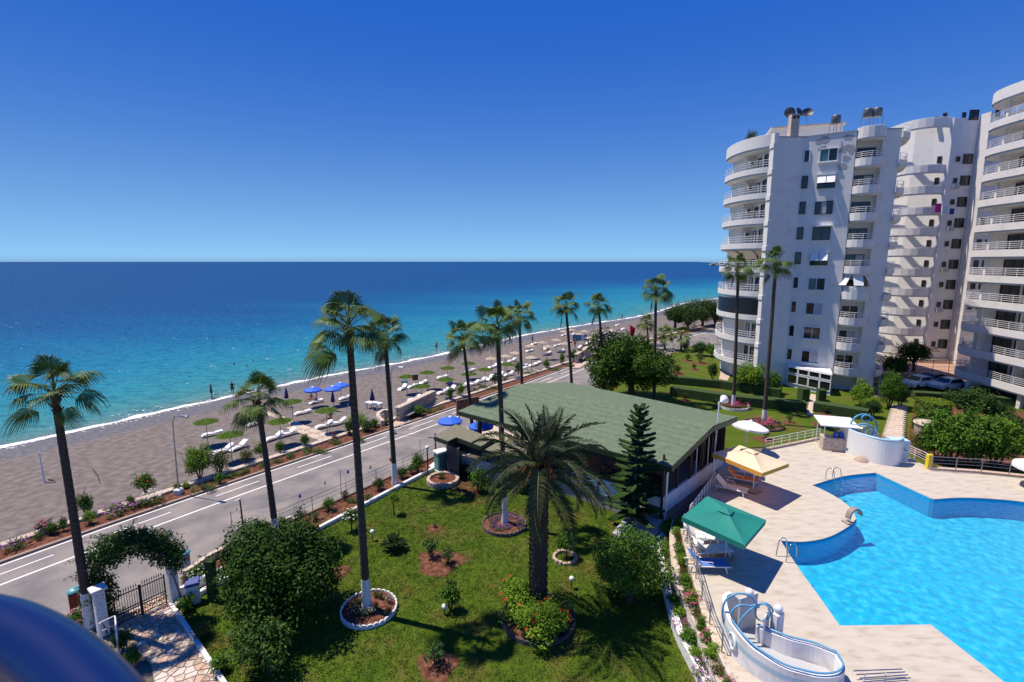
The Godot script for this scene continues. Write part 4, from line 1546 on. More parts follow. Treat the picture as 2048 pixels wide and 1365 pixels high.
func restaurant() -> void:
	var E1 := G(916, 823, 4.0)
	var E2 := G(1343, 935, 4.0)
	var R1 := G(1040, 769, 5.3)
	var R2 := G(1427, 853, 5.3)
	var K1 := G(1132, 765, 4.6)
	var K2 := G(1475, 835, 4.6)
	var o = thing("restaurant", "open-sided pavilion with a wide green pitched roof", "pavilion")
	var rows := func(a0: Vector3, a1: Vector3, b0: Vector3, b1: Vector3, cnt: int):
		for k in cnt:
			var t0 := float(k) / cnt
			var t1 := minf(1.0, (k + 1.06) / cnt)
			var m := MB.new()
			var seg := 2
			for j in seg:
				var s0 := float(j) / seg
				var s1 := float(j + 1) / seg
				var up0 := Vector3(0, 0.026, 0)
				var up1 := Vector3(0, 0.012, 0)
				var p := [a0.lerp(a1, s0).lerp(b0.lerp(b1, s0), t0), a0.lerp(a1, s1).lerp(b0.lerp(b1, s1), t0), a0.lerp(a1, s1).lerp(b0.lerp(b1, s1), t1), a0.lerp(a1, s0).lerp(b0.lerp(b1, s0), t1)]
				m.quad(p[0] + up0, p[1] + up0, p[2] + up1, p[3] + up1, Vector3.UP)
				m.quad(p[0] - Vector3(0, 0.03, 0), p[1] - Vector3(0, 0.03, 0), p[2] - Vector3(0, 0.04, 0), p[3] - Vector3(0, 0.04, 0), Vector3.DOWN)
				m.quad(p[0] - Vector3(0, 0.03, 0), p[1] - Vector3(0, 0.03, 0), p[1] + up0, p[0] + up0, a0 - b0)
			part(m, "roof_panel", M.roof_green, o)
	rows.call(E1, E2, R1, R2, 9)
	rows.call(K1, K2, R1, R2, 4)
	var fas := MB.new()
	for e in [[E1, E2], [E2, R2], [R2, K2], [K2, K1], [K1, R1], [R1, E1]]:
		var a: Vector3 = e[0] - Vector3(0, 0.17, 0)
		var b: Vector3 = e[1] - Vector3(0, 0.17, 0)
		var d: Vector3 = (b - a)
		var bs := Basis(d.normalized(), Vector3.UP, d.normalized().cross(Vector3.UP)).orthonormalized()
		fas.box(Transform3D(bs, (a + b) * 0.5), Vector3(d.length() - 0.05, 0.3, 0.06))
	part(fas, "fascia", M.trim_green, o)
	# floor, walls, posts
	var inn := func(a: Vector3, t: Vector3, k: float) -> Vector2:
		return Vector2(a.x, a.z).lerp(Vector2(t.x, t.z), k)
	var ctr := (E1 + E2 + K1 + K2) * 0.25
	var A: Vector2 = inn.call(E1, ctr, 0.16)
	var B: Vector2 = inn.call(E2, ctr, 0.08)
	var C: Vector2 = inn.call(K2, ctr, 0.08)
	var D: Vector2 = inn.call(K1, ctr, 0.1)
	var fl := MB.new()
	fl.prism(PackedVector2Array([A, B, C, D]), -0.1, 0.9)
	part(fl, "floor", mat(0.3, 0.28, 0.26, 0.8), o)
	var wall := func(a: Vector2, b: Vector2, y0: float, y1: float, th: float, mtl, nm: String):
		var m := MB.new()
		var d := b - a
		m.box(Transform3D(Basis(Vector3.UP, -d.angle()), v3((a + b) * 0.5, (y0 + y1) * 0.5)), Vector3(d.length(), y1 - y0, th))
		part(m, nm, mtl, o)
	wall.call(A.lerp(B, 0.16), B, 0.9, 1.85, 0.14, M.white, "parapet")
	wall.call(B, C, 0.9, 1.9, 0.14, M.white, "parapet")
	wall.call(D.lerp(C, 0.3), C, 0.9, 4.3, 0.12, M.darkwood, "back_wall")
	wall.call(A.lerp(B, 0.35).lerp(D.lerp(C, 0.35), 0.45), A.lerp(B, 0.8).lerp(D.lerp(C, 0.8), 0.45), 0.9, 4.0, 0.12, M.darkwood, "partition")
	wall.call(A.lerp(B, 0.45), B.lerp(A, 0.02), 3.2, 3.9, 0.08, M.dark, "awning_board")
	for k in 8:
		var p: Vector2 = A.lerp(B, k / 7.0)
		var m := MB.new()
		m.cbox(v3(p, 2.35), Vector3(0.14, 3.3, 0.14), -(B - A).angle())
		part(m, "column", M.darkwood, o)
		if k > 2 and k < 7:
			m = MB.new()
			var q: Vector2 = A.lerp(B, (k + 0.5) / 7.0)
			m.box(Transform3D(Basis(Vector3.UP, -(B - A).angle()), v3(q, 2.55)), Vector3((B - A).length() / 7.0 - 0.2, 1.3, 0.03))
			part(m, "window_pane", M.glass, o)
	for k in 6:
		var p: Vector2 = B.lerp(C, k / 5.0)
		var m := MB.new()
		m.cbox(v3(p, 2.6), Vector3(0.1, 3.7, 0.1), -(C - B).angle())
		part(m, "column", M.darkwood, o)
		if k in [2, 3]:
			for j in 3:
				var q: Vector2 = B.lerp(C, (k + 0.17 + j * 0.33) / 5.0)
				m = MB.new()
				m.cbox(v3(q, 2.9), Vector3(0.05, 1.9, 0.05), -(C - B).angle())
				part(m, "window_bar", M.metal_white if j == 1 else M.darkwood, o)
	for k in [0.0, 0.5, 1.0]:
		var p: Vector2 = A.lerp(D, k)
		var m := MB.new()
		m.cbox(v3(p, 2.35), Vector3(0.22, 3.3, 0.22), -(B - A).angle())
		part(m, "column", M.darkwood, o)
	var dp := MB.new()
	var c0 := E2 + Vector3(-0.1, -0.25, -0.1)
	dp.tube([c0, c0 + Vector3(0.02, -0.3, -0.25), c0 + Vector3(0.02, -3.4, -0.3)], 0.06, 8)
	part(dp, "downpipe", M.metal_white, o)
	# steps of grey slabs at the foot of the front wall
	var st := MB.new()
	for k in 4:
		st.cbox(v3(B, 0.1 + k * 0.2) + Vector3(-1.7 + k * 0.22, 0, 1.15 - k * 0.3), Vector3(2.4 - k * 0.2, 0.2, 0.9), -(B - A).angle())
	part(st, "step", mat(0.36, 0.36, 0.37, 0.8), o)
	# red-brown sign at the road side
	var sa := G(914, 831, 1.6)
	var sb := G(957, 822, 1.6)
	o = thing("sign_board", "brown wooden board with crossed slats beside the pavilion roof", "sign", Vector3(sa.x, 0, sa.z))
	var d := sb - sa
	var m2 := MB.new()
	var bs := Basis(d.normalized(), Vector3.UP, d.normalized().cross(Vector3.UP)).orthonormalized()
	var mid := d * 0.5
	m2.box(Transform3D(bs, mid + Vector3(0, 2.25, 0)), Vector3(d.length(), 1.3, 0.06))
	part(m2, "board", M.brown_board, o)
	m2 = MB.new()
	for s in [-1.0, 1.0]:
		m2.box(Transform3D(bs, mid + Vector3(0, 2.25 + s * 0.65, 0)), Vector3(d.length() + 0.1, 0.1, 0.12))
		m2.box(Transform3D(bs, mid + bs * Vector3(s * d.length() * 0.5, 0, 0) + Vector3(0, 2.25, 0)), Vector3(0.1, 1.198, 0.12))
	part(m2, "frame", mat(0.2, 0.12, 0.08, 0.7), o)
	m2 = MB.new()
	for s in [-1.0, 1.0]:
		for h in [-0.3, 0.22]:
			m2.box(Transform3D(bs * Basis(Vector3(0, 0, 1), s * 1.0), mid + bs * Vector3(h * d.length(), 0, 0.05 + 0.01 * s) + Vector3(0, 2.25, 0)), Vector3(1.1, 0.05, 0.02))
	part(m2, "slat", mat(0.26, 0.16, 0.11, 0.7), o)
	for s in [-0.4, 0.4]:
		m2 = MB.new()
		m2.tube([mid + bs * Vector3(s * d.length(), 0, 0), mid + bs * Vector3(s * d.length(), 0, 0) + Vector3(0, 1.59, 0)], 0.05, 8)
		part(m2, "post", M.darkwood, o)
	kiosk()

func kiosk() -> void:
	var o = thing("kiosk", "small gate kiosk with a flat olive roof on dark walls", "kiosk")
	var roof := PackedVector2Array(lined([[868, 874], [911, 850], [988, 879], [962, 894], [913, 876], [896, 884]], 2.8))
	var m := MB.new()
	m.prism(roof, 2.8, 2.84)
	part(m, "roof", M.roof_olive, o)
	m = MB.new()
	for k in roof.size():
		var a := roof[k]
		var b := roof[(k + 1) % roof.size()]
		var d := b - a
		m.box(Transform3D(Basis(Vector3.UP, -d.angle()), v3((a + b) * 0.5, 2.66)), Vector3(d.length() + 0.03, 0.27, 0.05))
	part(m, "fascia", M.trim_green, o)
	m = MB.new()
	m.prism(PackedVector2Array(lined([[893, 912], [905, 897], [924, 902], [918, 925]], 1.3)), -0.1, 2.2)
	part(m, "booth", mat(0.025, 0.03, 0.045, 0.6), o)
	for p in [[872, 935], [897, 945], [932, 925], [960, 935], [915, 915]]:
		m = MB.new()
		var q := G2(p[0], p[1])
		m.tube([v3(q, 0), v3(q, 2.6)], 0.05, 8)
		part(m, "post", M.dark, o)
	m = MB.new()
	var wl := lined([[915, 938], [962, 950], [1010, 962]])
	kerb(m, wl, 0.15, -0.1, 1.1)
	part(m, "parapet", M.white, o)
	m = MB.new()
	m.prism(PackedVector2Array(lined([[858, 935], [885, 915], [905, 925], [880, 950]])), -0.1, 0.12)
	part(m, "platform", M.white, o)
	m = MB.new()
	m.prism(PackedVector2Array(lined([[912, 880], [960, 895], [957, 898], [910, 884]], 2.3)), 1.75, 2.35)
	part(m, "beam", M.dark, o)
	# second low roof to its right
	o = thing("canopy", "second small olive canopy between kiosk and pavilion", "canopy")
	m = MB.new()
	m.prism(PackedVector2Array(lined([[961, 897], [990, 880], [1062, 902], [1040, 918], [1000, 912]], 2.5)), 2.5, 2.54)
	part(m, "roof", M.roof_olive, o)
	m = MB.new()
	m.prism(PackedVector2Array(lined([[962, 899], [990, 883], [1060, 904], [1038, 919], [1000, 913]], 2.4)), 2.25, 2.49)
	part(m, "fascia", M.trim_green, o)
	for p in [[975, 950], [1035, 970], [1055, 950]]:
		m = MB.new()
		var q := G2(p[0], p[1])
		m.tube([v3(q, 0), v3(q, 2.3)], 0.05, 8)
		part(m, "post", M.dark, o)
	# cabinet on the platform
	var at := G(882, 938, 0.12)
	o = thing("drinks_cabinet", "white and teal cabinet standing on the kiosk platform", "cabinet", at, 0.7)
	m = MB.new()
	m.bevel(Transform3D(Basis.IDENTITY, Vector3(0, 0.65, 0)), Vector3(0.8, 1.3, 0.6), 0.03)
	part(m, "body", mat(0.1, 0.3, 0.28, 0.4), o)
	m = MB.new()
	m.bevel(Transform3D(Basis.IDENTITY, Vector3(0, 1.36, 0)), Vector3(0.95, 0.12, 0.75), 0.03)
	part(m, "top", M.plastic, o)
	m = MB.new()
	m.cbox(Vector3(0, 0.65, 0.31), Vector3(0.6, 1.0, 0.02))
	part(m, "door", M.glass_green, o)

# ---------------------------------------------------------------- apartment blocks
func on_wall(a: Vector2, b: Vector2, s: float, y: float, out: float) -> Transform3D:   # x along the wall, z outwards
	var d := (b - a).normalized()
	var nn := Vector3(-d.y, 0, d.x)
	return Transform3D(Basis(Vector3(d.x, 0, d.y), Vector3.UP, nn), v3(a + d * s, y) + nn * out)

# window: frame bars, panes behind them, sill. cols = number of panes across
func window(parent, t: Transform3D, w: float, h: float, cols: int, frame, pane, sill := true, open := ""):
	var m := MB.new()
	var th := 0.07
	for s in [-1.0, 1.0]:
		m.box(t * Transform3D(Basis.IDENTITY, Vector3(s * (w - th) * 0.5, 0, 0.03)), Vector3(th, h, 0.1))
		m.box(t * Transform3D(Basis.IDENTITY, Vector3(0, s * (h - th) * 0.5, 0.03)), Vector3(w - 2 * th, th, 0.1))
	for k in range(1, cols):
		m.box(t * Transform3D(Basis.IDENTITY, Vector3(-w * 0.5 + w * k / cols, 0, 0.025)), Vector3(0.06, h - 2 * th, 0.08))
	var f = part(m, "window", frame, parent)
	for k in cols:
		m = MB.new()
		m.box(t * Transform3D(Basis.IDENTITY, Vector3(-w * 0.5 + w * (k + 0.5) / cols, 0, 0.005)), Vector3(w / cols - 0.05, h - th, 0.02))
		part(m, "pane", pane[k % pane.size()], f)
	if sill:
		m = MB.new()
		m.box(t * Transform3D(Basis.IDENTITY, Vector3(0, -h * 0.5 - 0.06, 0.09)), Vector3(w + 0.2, 0.1, 0.26))
		part(m, "sill", M.white, f)
	if open == "shutter":            # top-hung white shutters held out from the wall
		for k in 2:
			m = MB.new()
			m.box(t * Transform3D(Basis(Vector3(1, 0, 0), -0.55), Vector3((k - 0.5) * w * 0.51, h * 0.2, 0.32)), Vector3(w * 0.47, h * 0.75, 0.04))
			part(m, "shutter", M.plastic, f)
		m = MB.new()
		m.box(t * Transform3D(Basis.IDENTITY, Vector3(0, h * 0.5 + 0.08, 0.1)), Vector3(w + 0.1, 0.14, 0.22))
		part(m, "shutter_box", M.white, f)
	return f

# balcony: outer edge line, inner closing points, floor level y; a solid band with rails above it
func balcony(parent, line: Array, back: Array, y: float, band: float, rail_h: float, bars: int, rail_mat, step := 1.2, below := 0.0):
	var poly := PackedVector2Array(line)
	poly.append_array(PackedVector2Array(back))
	var m := MB.new()
	m.prism(poly, y - below, y + 0.2)
	var o = part(m, "balcony", M.facade, parent)
	m = MB.new()
	kerb(m, line, 0.12, y + 0.2, y + band)
	part(m, "parapet", M.facade, o)
	var mid := offset(line, 0.06)
	m = MB.new()
	for b in bars:
		var pts := []
		for p in mid:
			pts.append(v3(p, y + band + rail_h * (b + 1) / bars))
		m.tube(pts, 0.024, 5)
	var total := 0.0
	for k in mid.size() - 1:
		total += mid[k].distance_to(mid[k + 1])
	for p in resample(mid, maxi(2, int(total / step) + 1)):
		m.tube([v3(p, y + band - 0.05), v3(p, y + band + rail_h)], 0.028, 5)
	part(m, "railing", rail_mat, o)
	return o

func block_one() -> void:
	var o = thing("apartment_block", "white ten-storey apartment block with rounded balconies above the far garden", "building")
	var TOP := 29.0
	var body := [Vector2(30.4, -60.3), Vector2(33.5, -60.3), Vector2(34.1, -59.85), Vector2(37.6, -57.5), Vector2(38.1, -58.5), Vector2(40.3, -57.6), Vector2(40.0, -56.75), Vector2(41.8, -56.6), Vector2(45.0, -62.0), Vector2(45.0, -74.0), Vector2(31.5, -74.0), Vector2(30.4, -65.0)]
	var m := MB.new()
	m.prism(PackedVector2Array(body), -0.2, TOP, true, false, true)
	part(m, "wall", M.facade, o)
	# fin with ledges on its sunny edge
	m = MB.new()
	m.cbox(Vector3(30.15, 14.6, -60.5), Vector3(0.5, 29.6, 1.0))
	part(m, "fin", M.facade, o)
	for k in 10:
		m = MB.new()
		m.cbox(Vector3(30.02, 2.0 + 2.9 * k, -60.35), Vector3(0.45, 0.5, 0.95))
		part(m, "ledge", M.facade, o)
	# parapet cap
	m = MB.new()
	for k in range(0, 7):
		var a: Vector2 = body[k]
		var b: Vector2 = body[k + 1]
		if k in [3, 4, 5]: continue
		m.box(on_wall(a, b, a.distance_to(b) * 0.5, TOP + 0.06, -0.1), Vector3(a.distance_to(b) + 0.1, 0.12, 0.36))
	part(m, "roof_cap", mat(0.3, 0.34, 0.4, 0.7), o)
	var lv := func(k): return 1.85 + 2.9 * k
	# sea-side balconies
	var edge := smoothed([Vector2(30.2, -60.75), Vector2(29.5, -61.3), Vector2(28.75, -62.4), Vector2(28.15, -64.0), Vector2(27.9, -66.0), Vector2(28.1, -68.0), Vector2(28.7, -69.6), Vector2(30.5, -70.5)], 3)
	edge.reverse()
	for k in 10:
		var y: float = lv.call(k)
		var b = balcony(o, edge, [Vector2(30.5, -60.8), Vector2(31.0, -66.0), Vector2(31.0, -70.4)], y, 0.85 if k < 9 else 1.5, 0.8 if k < 9 else 0.05, 3 if k < 9 else 1, M.metal_white)
		if k == 9: continue
		# door, air conditioner
		var ta := on_wall(Vector2(30.4, -65.0), Vector2(30.4, -60.3), 2.6, y + 1.45, 0.03)
		window(o, ta, 1.0, 2.1, 1, M.frame_dark, [M.glass], false)
		window(o, on_wall(Vector2(30.4, -65.0), Vector2(30.4, -60.3), 0.9, y + 1.55, 0.03), 0.8, 1.7, 1, M.frame_dark, [M.curtain if k % 2 else M.glass], false)
		if k > 3:
			m = MB.new()
			m.bevel(Transform3D(Basis(Vector3.UP, 0.25), Vector3(29.9, y + 2.0, -65.2)), Vector3(0.8, 0.6, 0.35), 0.03)
			var ac = part(m, "air_conditioner", M.plastic, o)
			m = MB.new()
			m.box(Transform3D(Basis(Vector3.UP, 0.25), Vector3(29.86, y + 2.0, -65.01)), Vector3(0.42, 0.42, 0.03))
			part(m, "fan_grille", M.dark, ac)
	# side wall of the balcony rooms
	m = MB.new()
	m.prism(PackedVector2Array([Vector2(29.3, -65.3), Vector2(30.6, -65.3), Vector2(30.6, -70.0), Vector2(29.6, -70.0)]), -0.2, TOP - 0.5)
	part(m, "side_wall", M.facade, o)
	# dark roller screen at one storey, cream awnings at another
	m = MB.new()
	var sc := offset(edge, 0.1)
	for k in range(6, sc.size() - 1):
		m.quad(v3(sc[k], 8.4), v3(sc[k + 1], 8.4), v3(sc[k + 1], 10.4), v3(sc[k], 10.4), v3(sc[k] - edge[k], 0) * -1.0)
	part(m, "dark_screen", mat(0.012, 0.012, 0.014, 0.35), o)
	for k in 3:
		m = MB.new()
		var i0 := 7 + k * 5
		for j in range(i0, i0 + 4):
			var a := v3(edge[j], 16.3)
			var b := v3(edge[j + 1], 16.3)
			var out := (v3(offset(edge, -1.0)[j], 16.3) - a).normalized()
			var prev := [a, b]
			for st in 4:
				var q := [a + out * 0.36 * (st + 1) - Vector3(0, 0.12 * (st + 1) + 0.06 * st * st, 0), b + out * 0.36 * (st + 1) - Vector3(0, 0.12 * (st + 1) + 0.06 * st * st, 0)]
				m.quad(prev[0], prev[1], q[1], q[0], Vector3.UP)
				prev = q
		part(m, "awning", M.awning, o)
	# windows: narrow ones in the recess, double ones on the front
	var f0: Vector2 = body[2]
	var f1: Vector2 = body[3]
	for k in 9:
		var y: float = 3.75 + 2.88 * k
		var light := k in [0, 1, 2, 3, 8]
		var fr = M.metal_white if light else M.frame_dark
		window(o, on_wall(f0, f1, 1.75, y, 0.03), 1.75, 1.45, 2 if k != 6 else 3, fr, [M.glass_green if k in [3, 8] else M.glass, M.curtain if k in [0, 2, 6] else M.glass], light or k == 5, "shutter" if k in [4, 7] else "")
		window(o, on_wall(body[1], body[2], 0.38, y + 0.1, 0.02), 0.62, 1.4, 1, fr, [M.glass], false)
		if k == 5:
			m = MB.new()
			m.box(on_wall(f0, f1, 1.75, y + 0.85, 0.25), Vector3(1.9, 0.1, 0.5))
			part(m, "canopy_board", M.white, o)
	# front balconies
	var fb := []
	for j in 9:
		var a := PI * j / 8.0
		var c := Vector2(39.0, -57.25)
		fb.append(c + Vector2(-0.93, -0.37).rotated(0.0) * -1.25 * -cos(a) + Vector2(-0.37, 0.93) * 1.05 * sin(a))
	for k in 10:
		var y: float = lv.call(k)
		balcony(o, fb, [Vector2(40.2, -57.7), Vector2(38.15, -58.55)], y, 1.05 if k < 9 else 1.3, 0.6 if k < 9 else 0.05, 3 if k < 9 else 1, M.metal_white, 0.9)
		if k < 9:
			window(o, on_wall(Vector2(38.1, -58.5), Vector2(40.3, -57.6), 1.15, y + 1.35, 0.04), 1.75, 1.95, 2, M.frame_dark if k > 2 else M.metal_white, [M.glass, M.curtain] if k % 3 == 1 else [M.glass], false)
	# storey with closed shutters hung out over the balcony
	for k in 3:
		m = MB.new()
		var p: Vector2 = fb[1 + k * 3]
		var ang := -Vector2(p - Vector2(39.0, -57.6)).angle() + PI / 2
		m.box(Transform3D(Basis(Vector3.UP, ang) * Basis(Vector3(1, 0, 0), -0.5), v3(p, 12.9)), Vector3(0.95, 1.3, 0.04))
		part(m, "shutter", M.plastic, o)
	m = MB.new()
	for j in 8:
		m.quad(v3(fb[j], 10.9), v3(fb[j + 1], 10.9), v3(fb[j + 1], 12.2), v3(fb[j], 12.2), v3(fb[j] - Vector2(39, -58), 0))
	part(m, "balcony_screen", M.plastic, o)
	# right-hand balconies, seen edge on
	for k in 10:
		var y: float = lv.call(k)
		var e2 := [Vector2(41.7, -56.4), Vector2(42.9, -57.0), Vector2(43.9, -58.6), Vector2(45.2, -61.8)]
		balcony(o, e2, [Vector2(44.9, -62.0), Vector2(41.6, -56.3)], y, 0.8, 0.7, 2, M.metal_white, 1.4)
	# glazed porch
	var pa := G2(1574, 772)
	var pb := G2(1661, 792)
	m = MB.new()
	m.prism(PackedVector2Array([pa, pb, pb + Vector2(1.6, -3.0), pa + Vector2(1.6, -3.0)]), -0.1, 2.55)
	part(m, "porch", M.white, o)
	for k in 4:
		var w := pa.distance_to(pb)
		for r in [[0.95, 1.1, 0], [2.0, 0.7, 1]]:
			var t := on_wall(pa, pb, w * (k + 0.5) / 4.0, r[0] + 0.05, 0.03)
			window(o, t, w / 4.0 - 0.05, r[1], 1, M.metal_white, [M.glass], false)
	# roof clutter: chimney, penthouse, dishes, tanks, plants
	m = MB.new()
	m.cbox(Vector3(36.3, 29.9, -66.0), Vector3(7.5, 2.2, 5.0), -0.3)
	part(m, "penthouse", M.facade, o)
	m = MB.new()
	m.cbox(Vector3(36.3, 31.1, -66.0), Vector3(8.0, 0.2, 5.6), -0.3)
	part(m, "penthouse_roof", mat(0.58, 0.53, 0.47, 0.9), o)
	m = MB.new()
	m.cbox(Vector3(32.4, 30.4, -60.9), Vector3(0.9, 2.4, 0.9), -0.1)
	var ch = part(m, "chimney", M.cream, o)
	for k in 2:
		m = MB.new()
		m.cbox(Vector3(32.2 + k * 0.42, 31.25, -60.44), Vector3(0.26, 0.32, 0.05), -0.1)
		part(m, "flue", M.dark, ch)
	for k in 3:
		m = MB.new()
		var p: Vector3 = [Vector3(32.0, 31.9, -61.3), Vector3(32.9, 31.8, -61.0), Vector3(34.2, 31.9, -61.5)][k]
		var dish := MB.new()
		dish.lathe([[0.02, 0.0], [0.35, 0.06], [0.6, 0.22]], Vector3.ZERO, 18)
		m.tube([p - Vector3(0, 1.2, 0), p], 0.03, 6)
		var ds = part(dish, "satellite_dish", mat(0.05, 0.055, 0.065, 0.5), o, Transform3D(Basis(Vector3.UP, [2.4, 0.5, -0.4][k]) * Basis(Vector3(1, 0, 0), 1.1), p))
		part(m, "mast", M.metal_grey, o)
	for p in [Vector3(36.0, 29.0, -58.9), Vector3(39.6, 29.4, -57.6), Vector3(38.8, 29.4, -57.9)]:
		m = MB.new()
		for sx in [-0.4, 0.4]:
			for sz in [-0.4, 0.4]:
				m.tube([p + Vector3(sx, 0, sz), p + Vector3(sx, 1.2, sz)], 0.03, 5)
		part(m, "tank_stand", M.metal_grey, o)
		m = MB.new()
		m.lathe([[0.02, 1.1], [0.48, 1.12], [0.48, 1.9], [0.3, 2.05], [0.02, 2.1]], p, 14)
		part(m, "water_tank", mat(0.16, 0.17, 0.18, 0.4, 0.4), o)
	# patches of peeled paint below the roof
	rng.seed = 4
	for k in 9:
		var pc := Vector2(rng.randf_range(0.5, 3.9), rng.randf_range(26.9, 28.7)) if k < 7 else Vector2(rng.randf_range(2.6, 3.6), rng.randf_range(25.2, 26.3))
		m = MB.new()
		var t := on_wall(f0, f1, pc.x, pc.y, 0.008 + 0.002 * k)
		var last := t * Vector3(0.5, 0, 0)
		for j in range(1, 12):
			var a := TAU * j / 11.0
			var r := rng.randf_range(0.25, 0.62) if j < 11 else 0.5
			var q := t * Vector3(cos(a) * r, sin(a) * r * 0.75, 0)
			m.tri(t.origin, last, q, t.basis.z)
			last = q
		part(m, "peeled_paint", M.peeled, o)
	# plants on the terrace of the left roof
	shrub("roof_plant", "small bushy plant in a pot on the roof edge of the white apartment block", "plant", Vector3(29.3, 29.0, -64.5), 1.6, 1.9, "olive")

func block_two() -> void:
	var o = thing("apartment_block", "taller white apartment block in shade behind the balcony block, with rounded balconies", "building")
	var Y0 := 1.6
	var TOP := 34.0
	var body := [Vector2(57.2, -79.0), Vector2(57.5, -75.2), Vector2(58.7, -73.2), Vector2(59.6, -71.4), Vector2(62.9, -71.15), Vector2(63.0, -69.9), Vector2(66.2, -69.75), Vector2(79.2, -70.0), Vector2(79.2, -90.0), Vector2(57.2, -90.0)]
	var m := MB.new()
	m.prism(PackedVector2Array(body), -0.2, TOP, true, false, true)
	part(m, "wall", M.facade, o)
	m = MB.new()
	m.cbox(Vector3(62.95, 17.3, -70.3), Vector3(0.35, 34.2, 1.5))
	part(m, "fin", M.facade, o)
	var arc := []
	for j in 11:
		var a := PI * (1.04 + 0.82 * -j / 10.0)
		if j == 0: arc.append(Vector2(55.30, -81.0))
		arc.append(Vector2(58.4, -74.6) + Vector2(cos(a) * 3.1, sin(a) * 3.0))
	for k in 12:
		var y := 4.3 - 2.83 + 2.83 * k
		if k == 11:
			balcony(o, arc, [Vector2(60.2, -71.6), Vector2(58.9, -73.4), Vector2(57.6, -75.4), Vector2(57.3, -83.0)], y + 0.3, 1.3, 0.05, 1, M.metal_white)
		elif k == 10:
			continue
		else:
			balcony(o, arc, [Vector2(60.2, -71.6), Vector2(58.9, -73.4), Vector2(57.6, -75.4), Vector2(57.3, -83.0)], y, 1.15, 0.1, 1, M.facade, 3.0)
		window(o, on_wall(body[2], body[3], 0.9, y + 1.9, 0.03), 0.5, 0.95, 1, M.frame_dark, [M.glass], false)
		window(o, on_wall(body[3], body[4], 1.1, y + 1.8, 0.03), 0.5, 0.7, 1, M.frame_dark, [M.glass], false)
		window(o, on_wall(body[3], body[4], 2.35, y + 1.8, 0.03), 1.2, 1.3, 2, M.frame_dark, [M.glass], false)
		window(o, on_wall(body[5], body[6], 0.85, y + 1.8, 0.03), 0.6, 1.1, 1, M.frame_dark, [M.glass], false)
		window(o, on_wall(body[5], body[6], 1.95, y + 1.8, 0.03), 0.6, 1.1, 1, M.frame_dark, [M.glass], false)
		if k % 2 == 0 and k < 10:
			m = MB.new()
			m.box(on_wall(body[3], body[4], 1.2, y + 1.0, 0.2), Vector3(0.8, 0.5, 0.35))
			part(m, "air_conditioner", mat(0.4, 0.4, 0.4, 0.6), o)
	m = MB.new()
	m.cbox(Vector3(58.40, 34.4, -73.0), Vector3(1.2, 0.5, 0.5), 0.3)
	part(m, "roof_vent", M.metal_grey, o)
	# laundry
	for k in 3:
		m = MB.new()
		m.cbox(Vector3(58.30 + k * 0.75, 22.2 - 0.25 * k, -70.6 + 0.25 * k), Vector3(0.7 - 0.1 * k, 1.2 - 0.2 * k, 0.05), -0.3)
		part(m, "laundry", [mat(0.45, 0.03, 0.25, 0.9), mat(0.4, 0.6, 0.65, 0.9), mat(0.02, 0.04, 0.25, 0.9)][k], o)

func block_three() -> void:
	var o = thing("apartment_block", "white apartment block with long railed balconies at the pool garden's right side", "building")
	var m := MB.new()
	var sp3 := 2.77
	var body := [Vector2(55.60, -57.6), Vector2(55.30, -52.0), Vector2(54.90, -46.0), Vector2(54.50, -40.0), Vector2(71.30, -40.0), Vector2(71.30, -60.0), Vector2(56.30, -60.0)]
	m.prism(PackedVector2Array(body), -0.3, 31.5, true, false, true)
	part(m, "wall", M.facade, o)
	var edge := smoothed([Vector2(56.30, -60.4), Vector2(54.50, -60.0), Vector2(53.10, -58.6), Vector2(52.50, -56.6), Vector2(52.35, -54.0), Vector2(52.05, -52.2), Vector2(51.85, -50.0), Vector2(51.50, -46.0), Vector2(51.10, -40.0)], 3)
	for k in 12:
		var y := 1.45 + sp3 * k
		balcony(o, edge, [Vector2(54.60, -40.0), Vector2(55.40, -52.0), Vector2(55.70, -57.5), Vector2(56.30, -59.5)], y, 0.95 if k < 11 else 1.3, 0.8 if k < 11 else 0.05, 4 if k < 11 else 1, M.metal_white, 1.5)
		if k == 11: continue
		window(o, on_wall(Vector2(55.60, -57.6), Vector2(55.30, -52.0), 1.5, y + 1.45, 0.03), 2.3, 2.4, 2, M.frame_dark, [M.glass], false)
		window(o, on_wall(Vector2(55.60, -57.6), Vector2(55.30, -52.0), 4.2, y + 1.45, 0.03), 2.2, 2.4, 2, M.frame_dark, [M.glass, M.curtain], false)
		window(o, on_wall(Vector2(55.30, -52.0), Vector2(54.90, -46.0), 2.5, y + 1.45, 0.03), 4.2, 2.4, 4, M.frame_dark, [M.glass, M.glass, M.curtain], false)
		m = MB.new()
		m.cbox(Vector3(53.20, y + 1.55, -56.9), Vector3(0.28, 2.6, 0.28))
		part(m, "column", M.facade, o)
		m = MB.new()
		m.cbox(Vector3(54.80, y + 1.55, -53.2), Vector3(1.0, 2.6, 0.2))
		part(m, "partition", M.facade, o)
	m = MB.new()
	m.prism(PackedVector2Array([Vector2(54.70, -57.0), Vector2(54.50, -46.0), Vector2(55.00, -46.0), Vector2(55.20, -57.0)]), -0.3, 1.4)
	part(m, "ground_floor", M.darkwood, o)
	for z in [-56.0, -50.0, -46.5]:
		m = MB.new()
		m.cbox(Vector3(52.30, 0.6, z), Vector3(0.4, 1.7, 0.4))
		part(m, "column", M.facade, o)

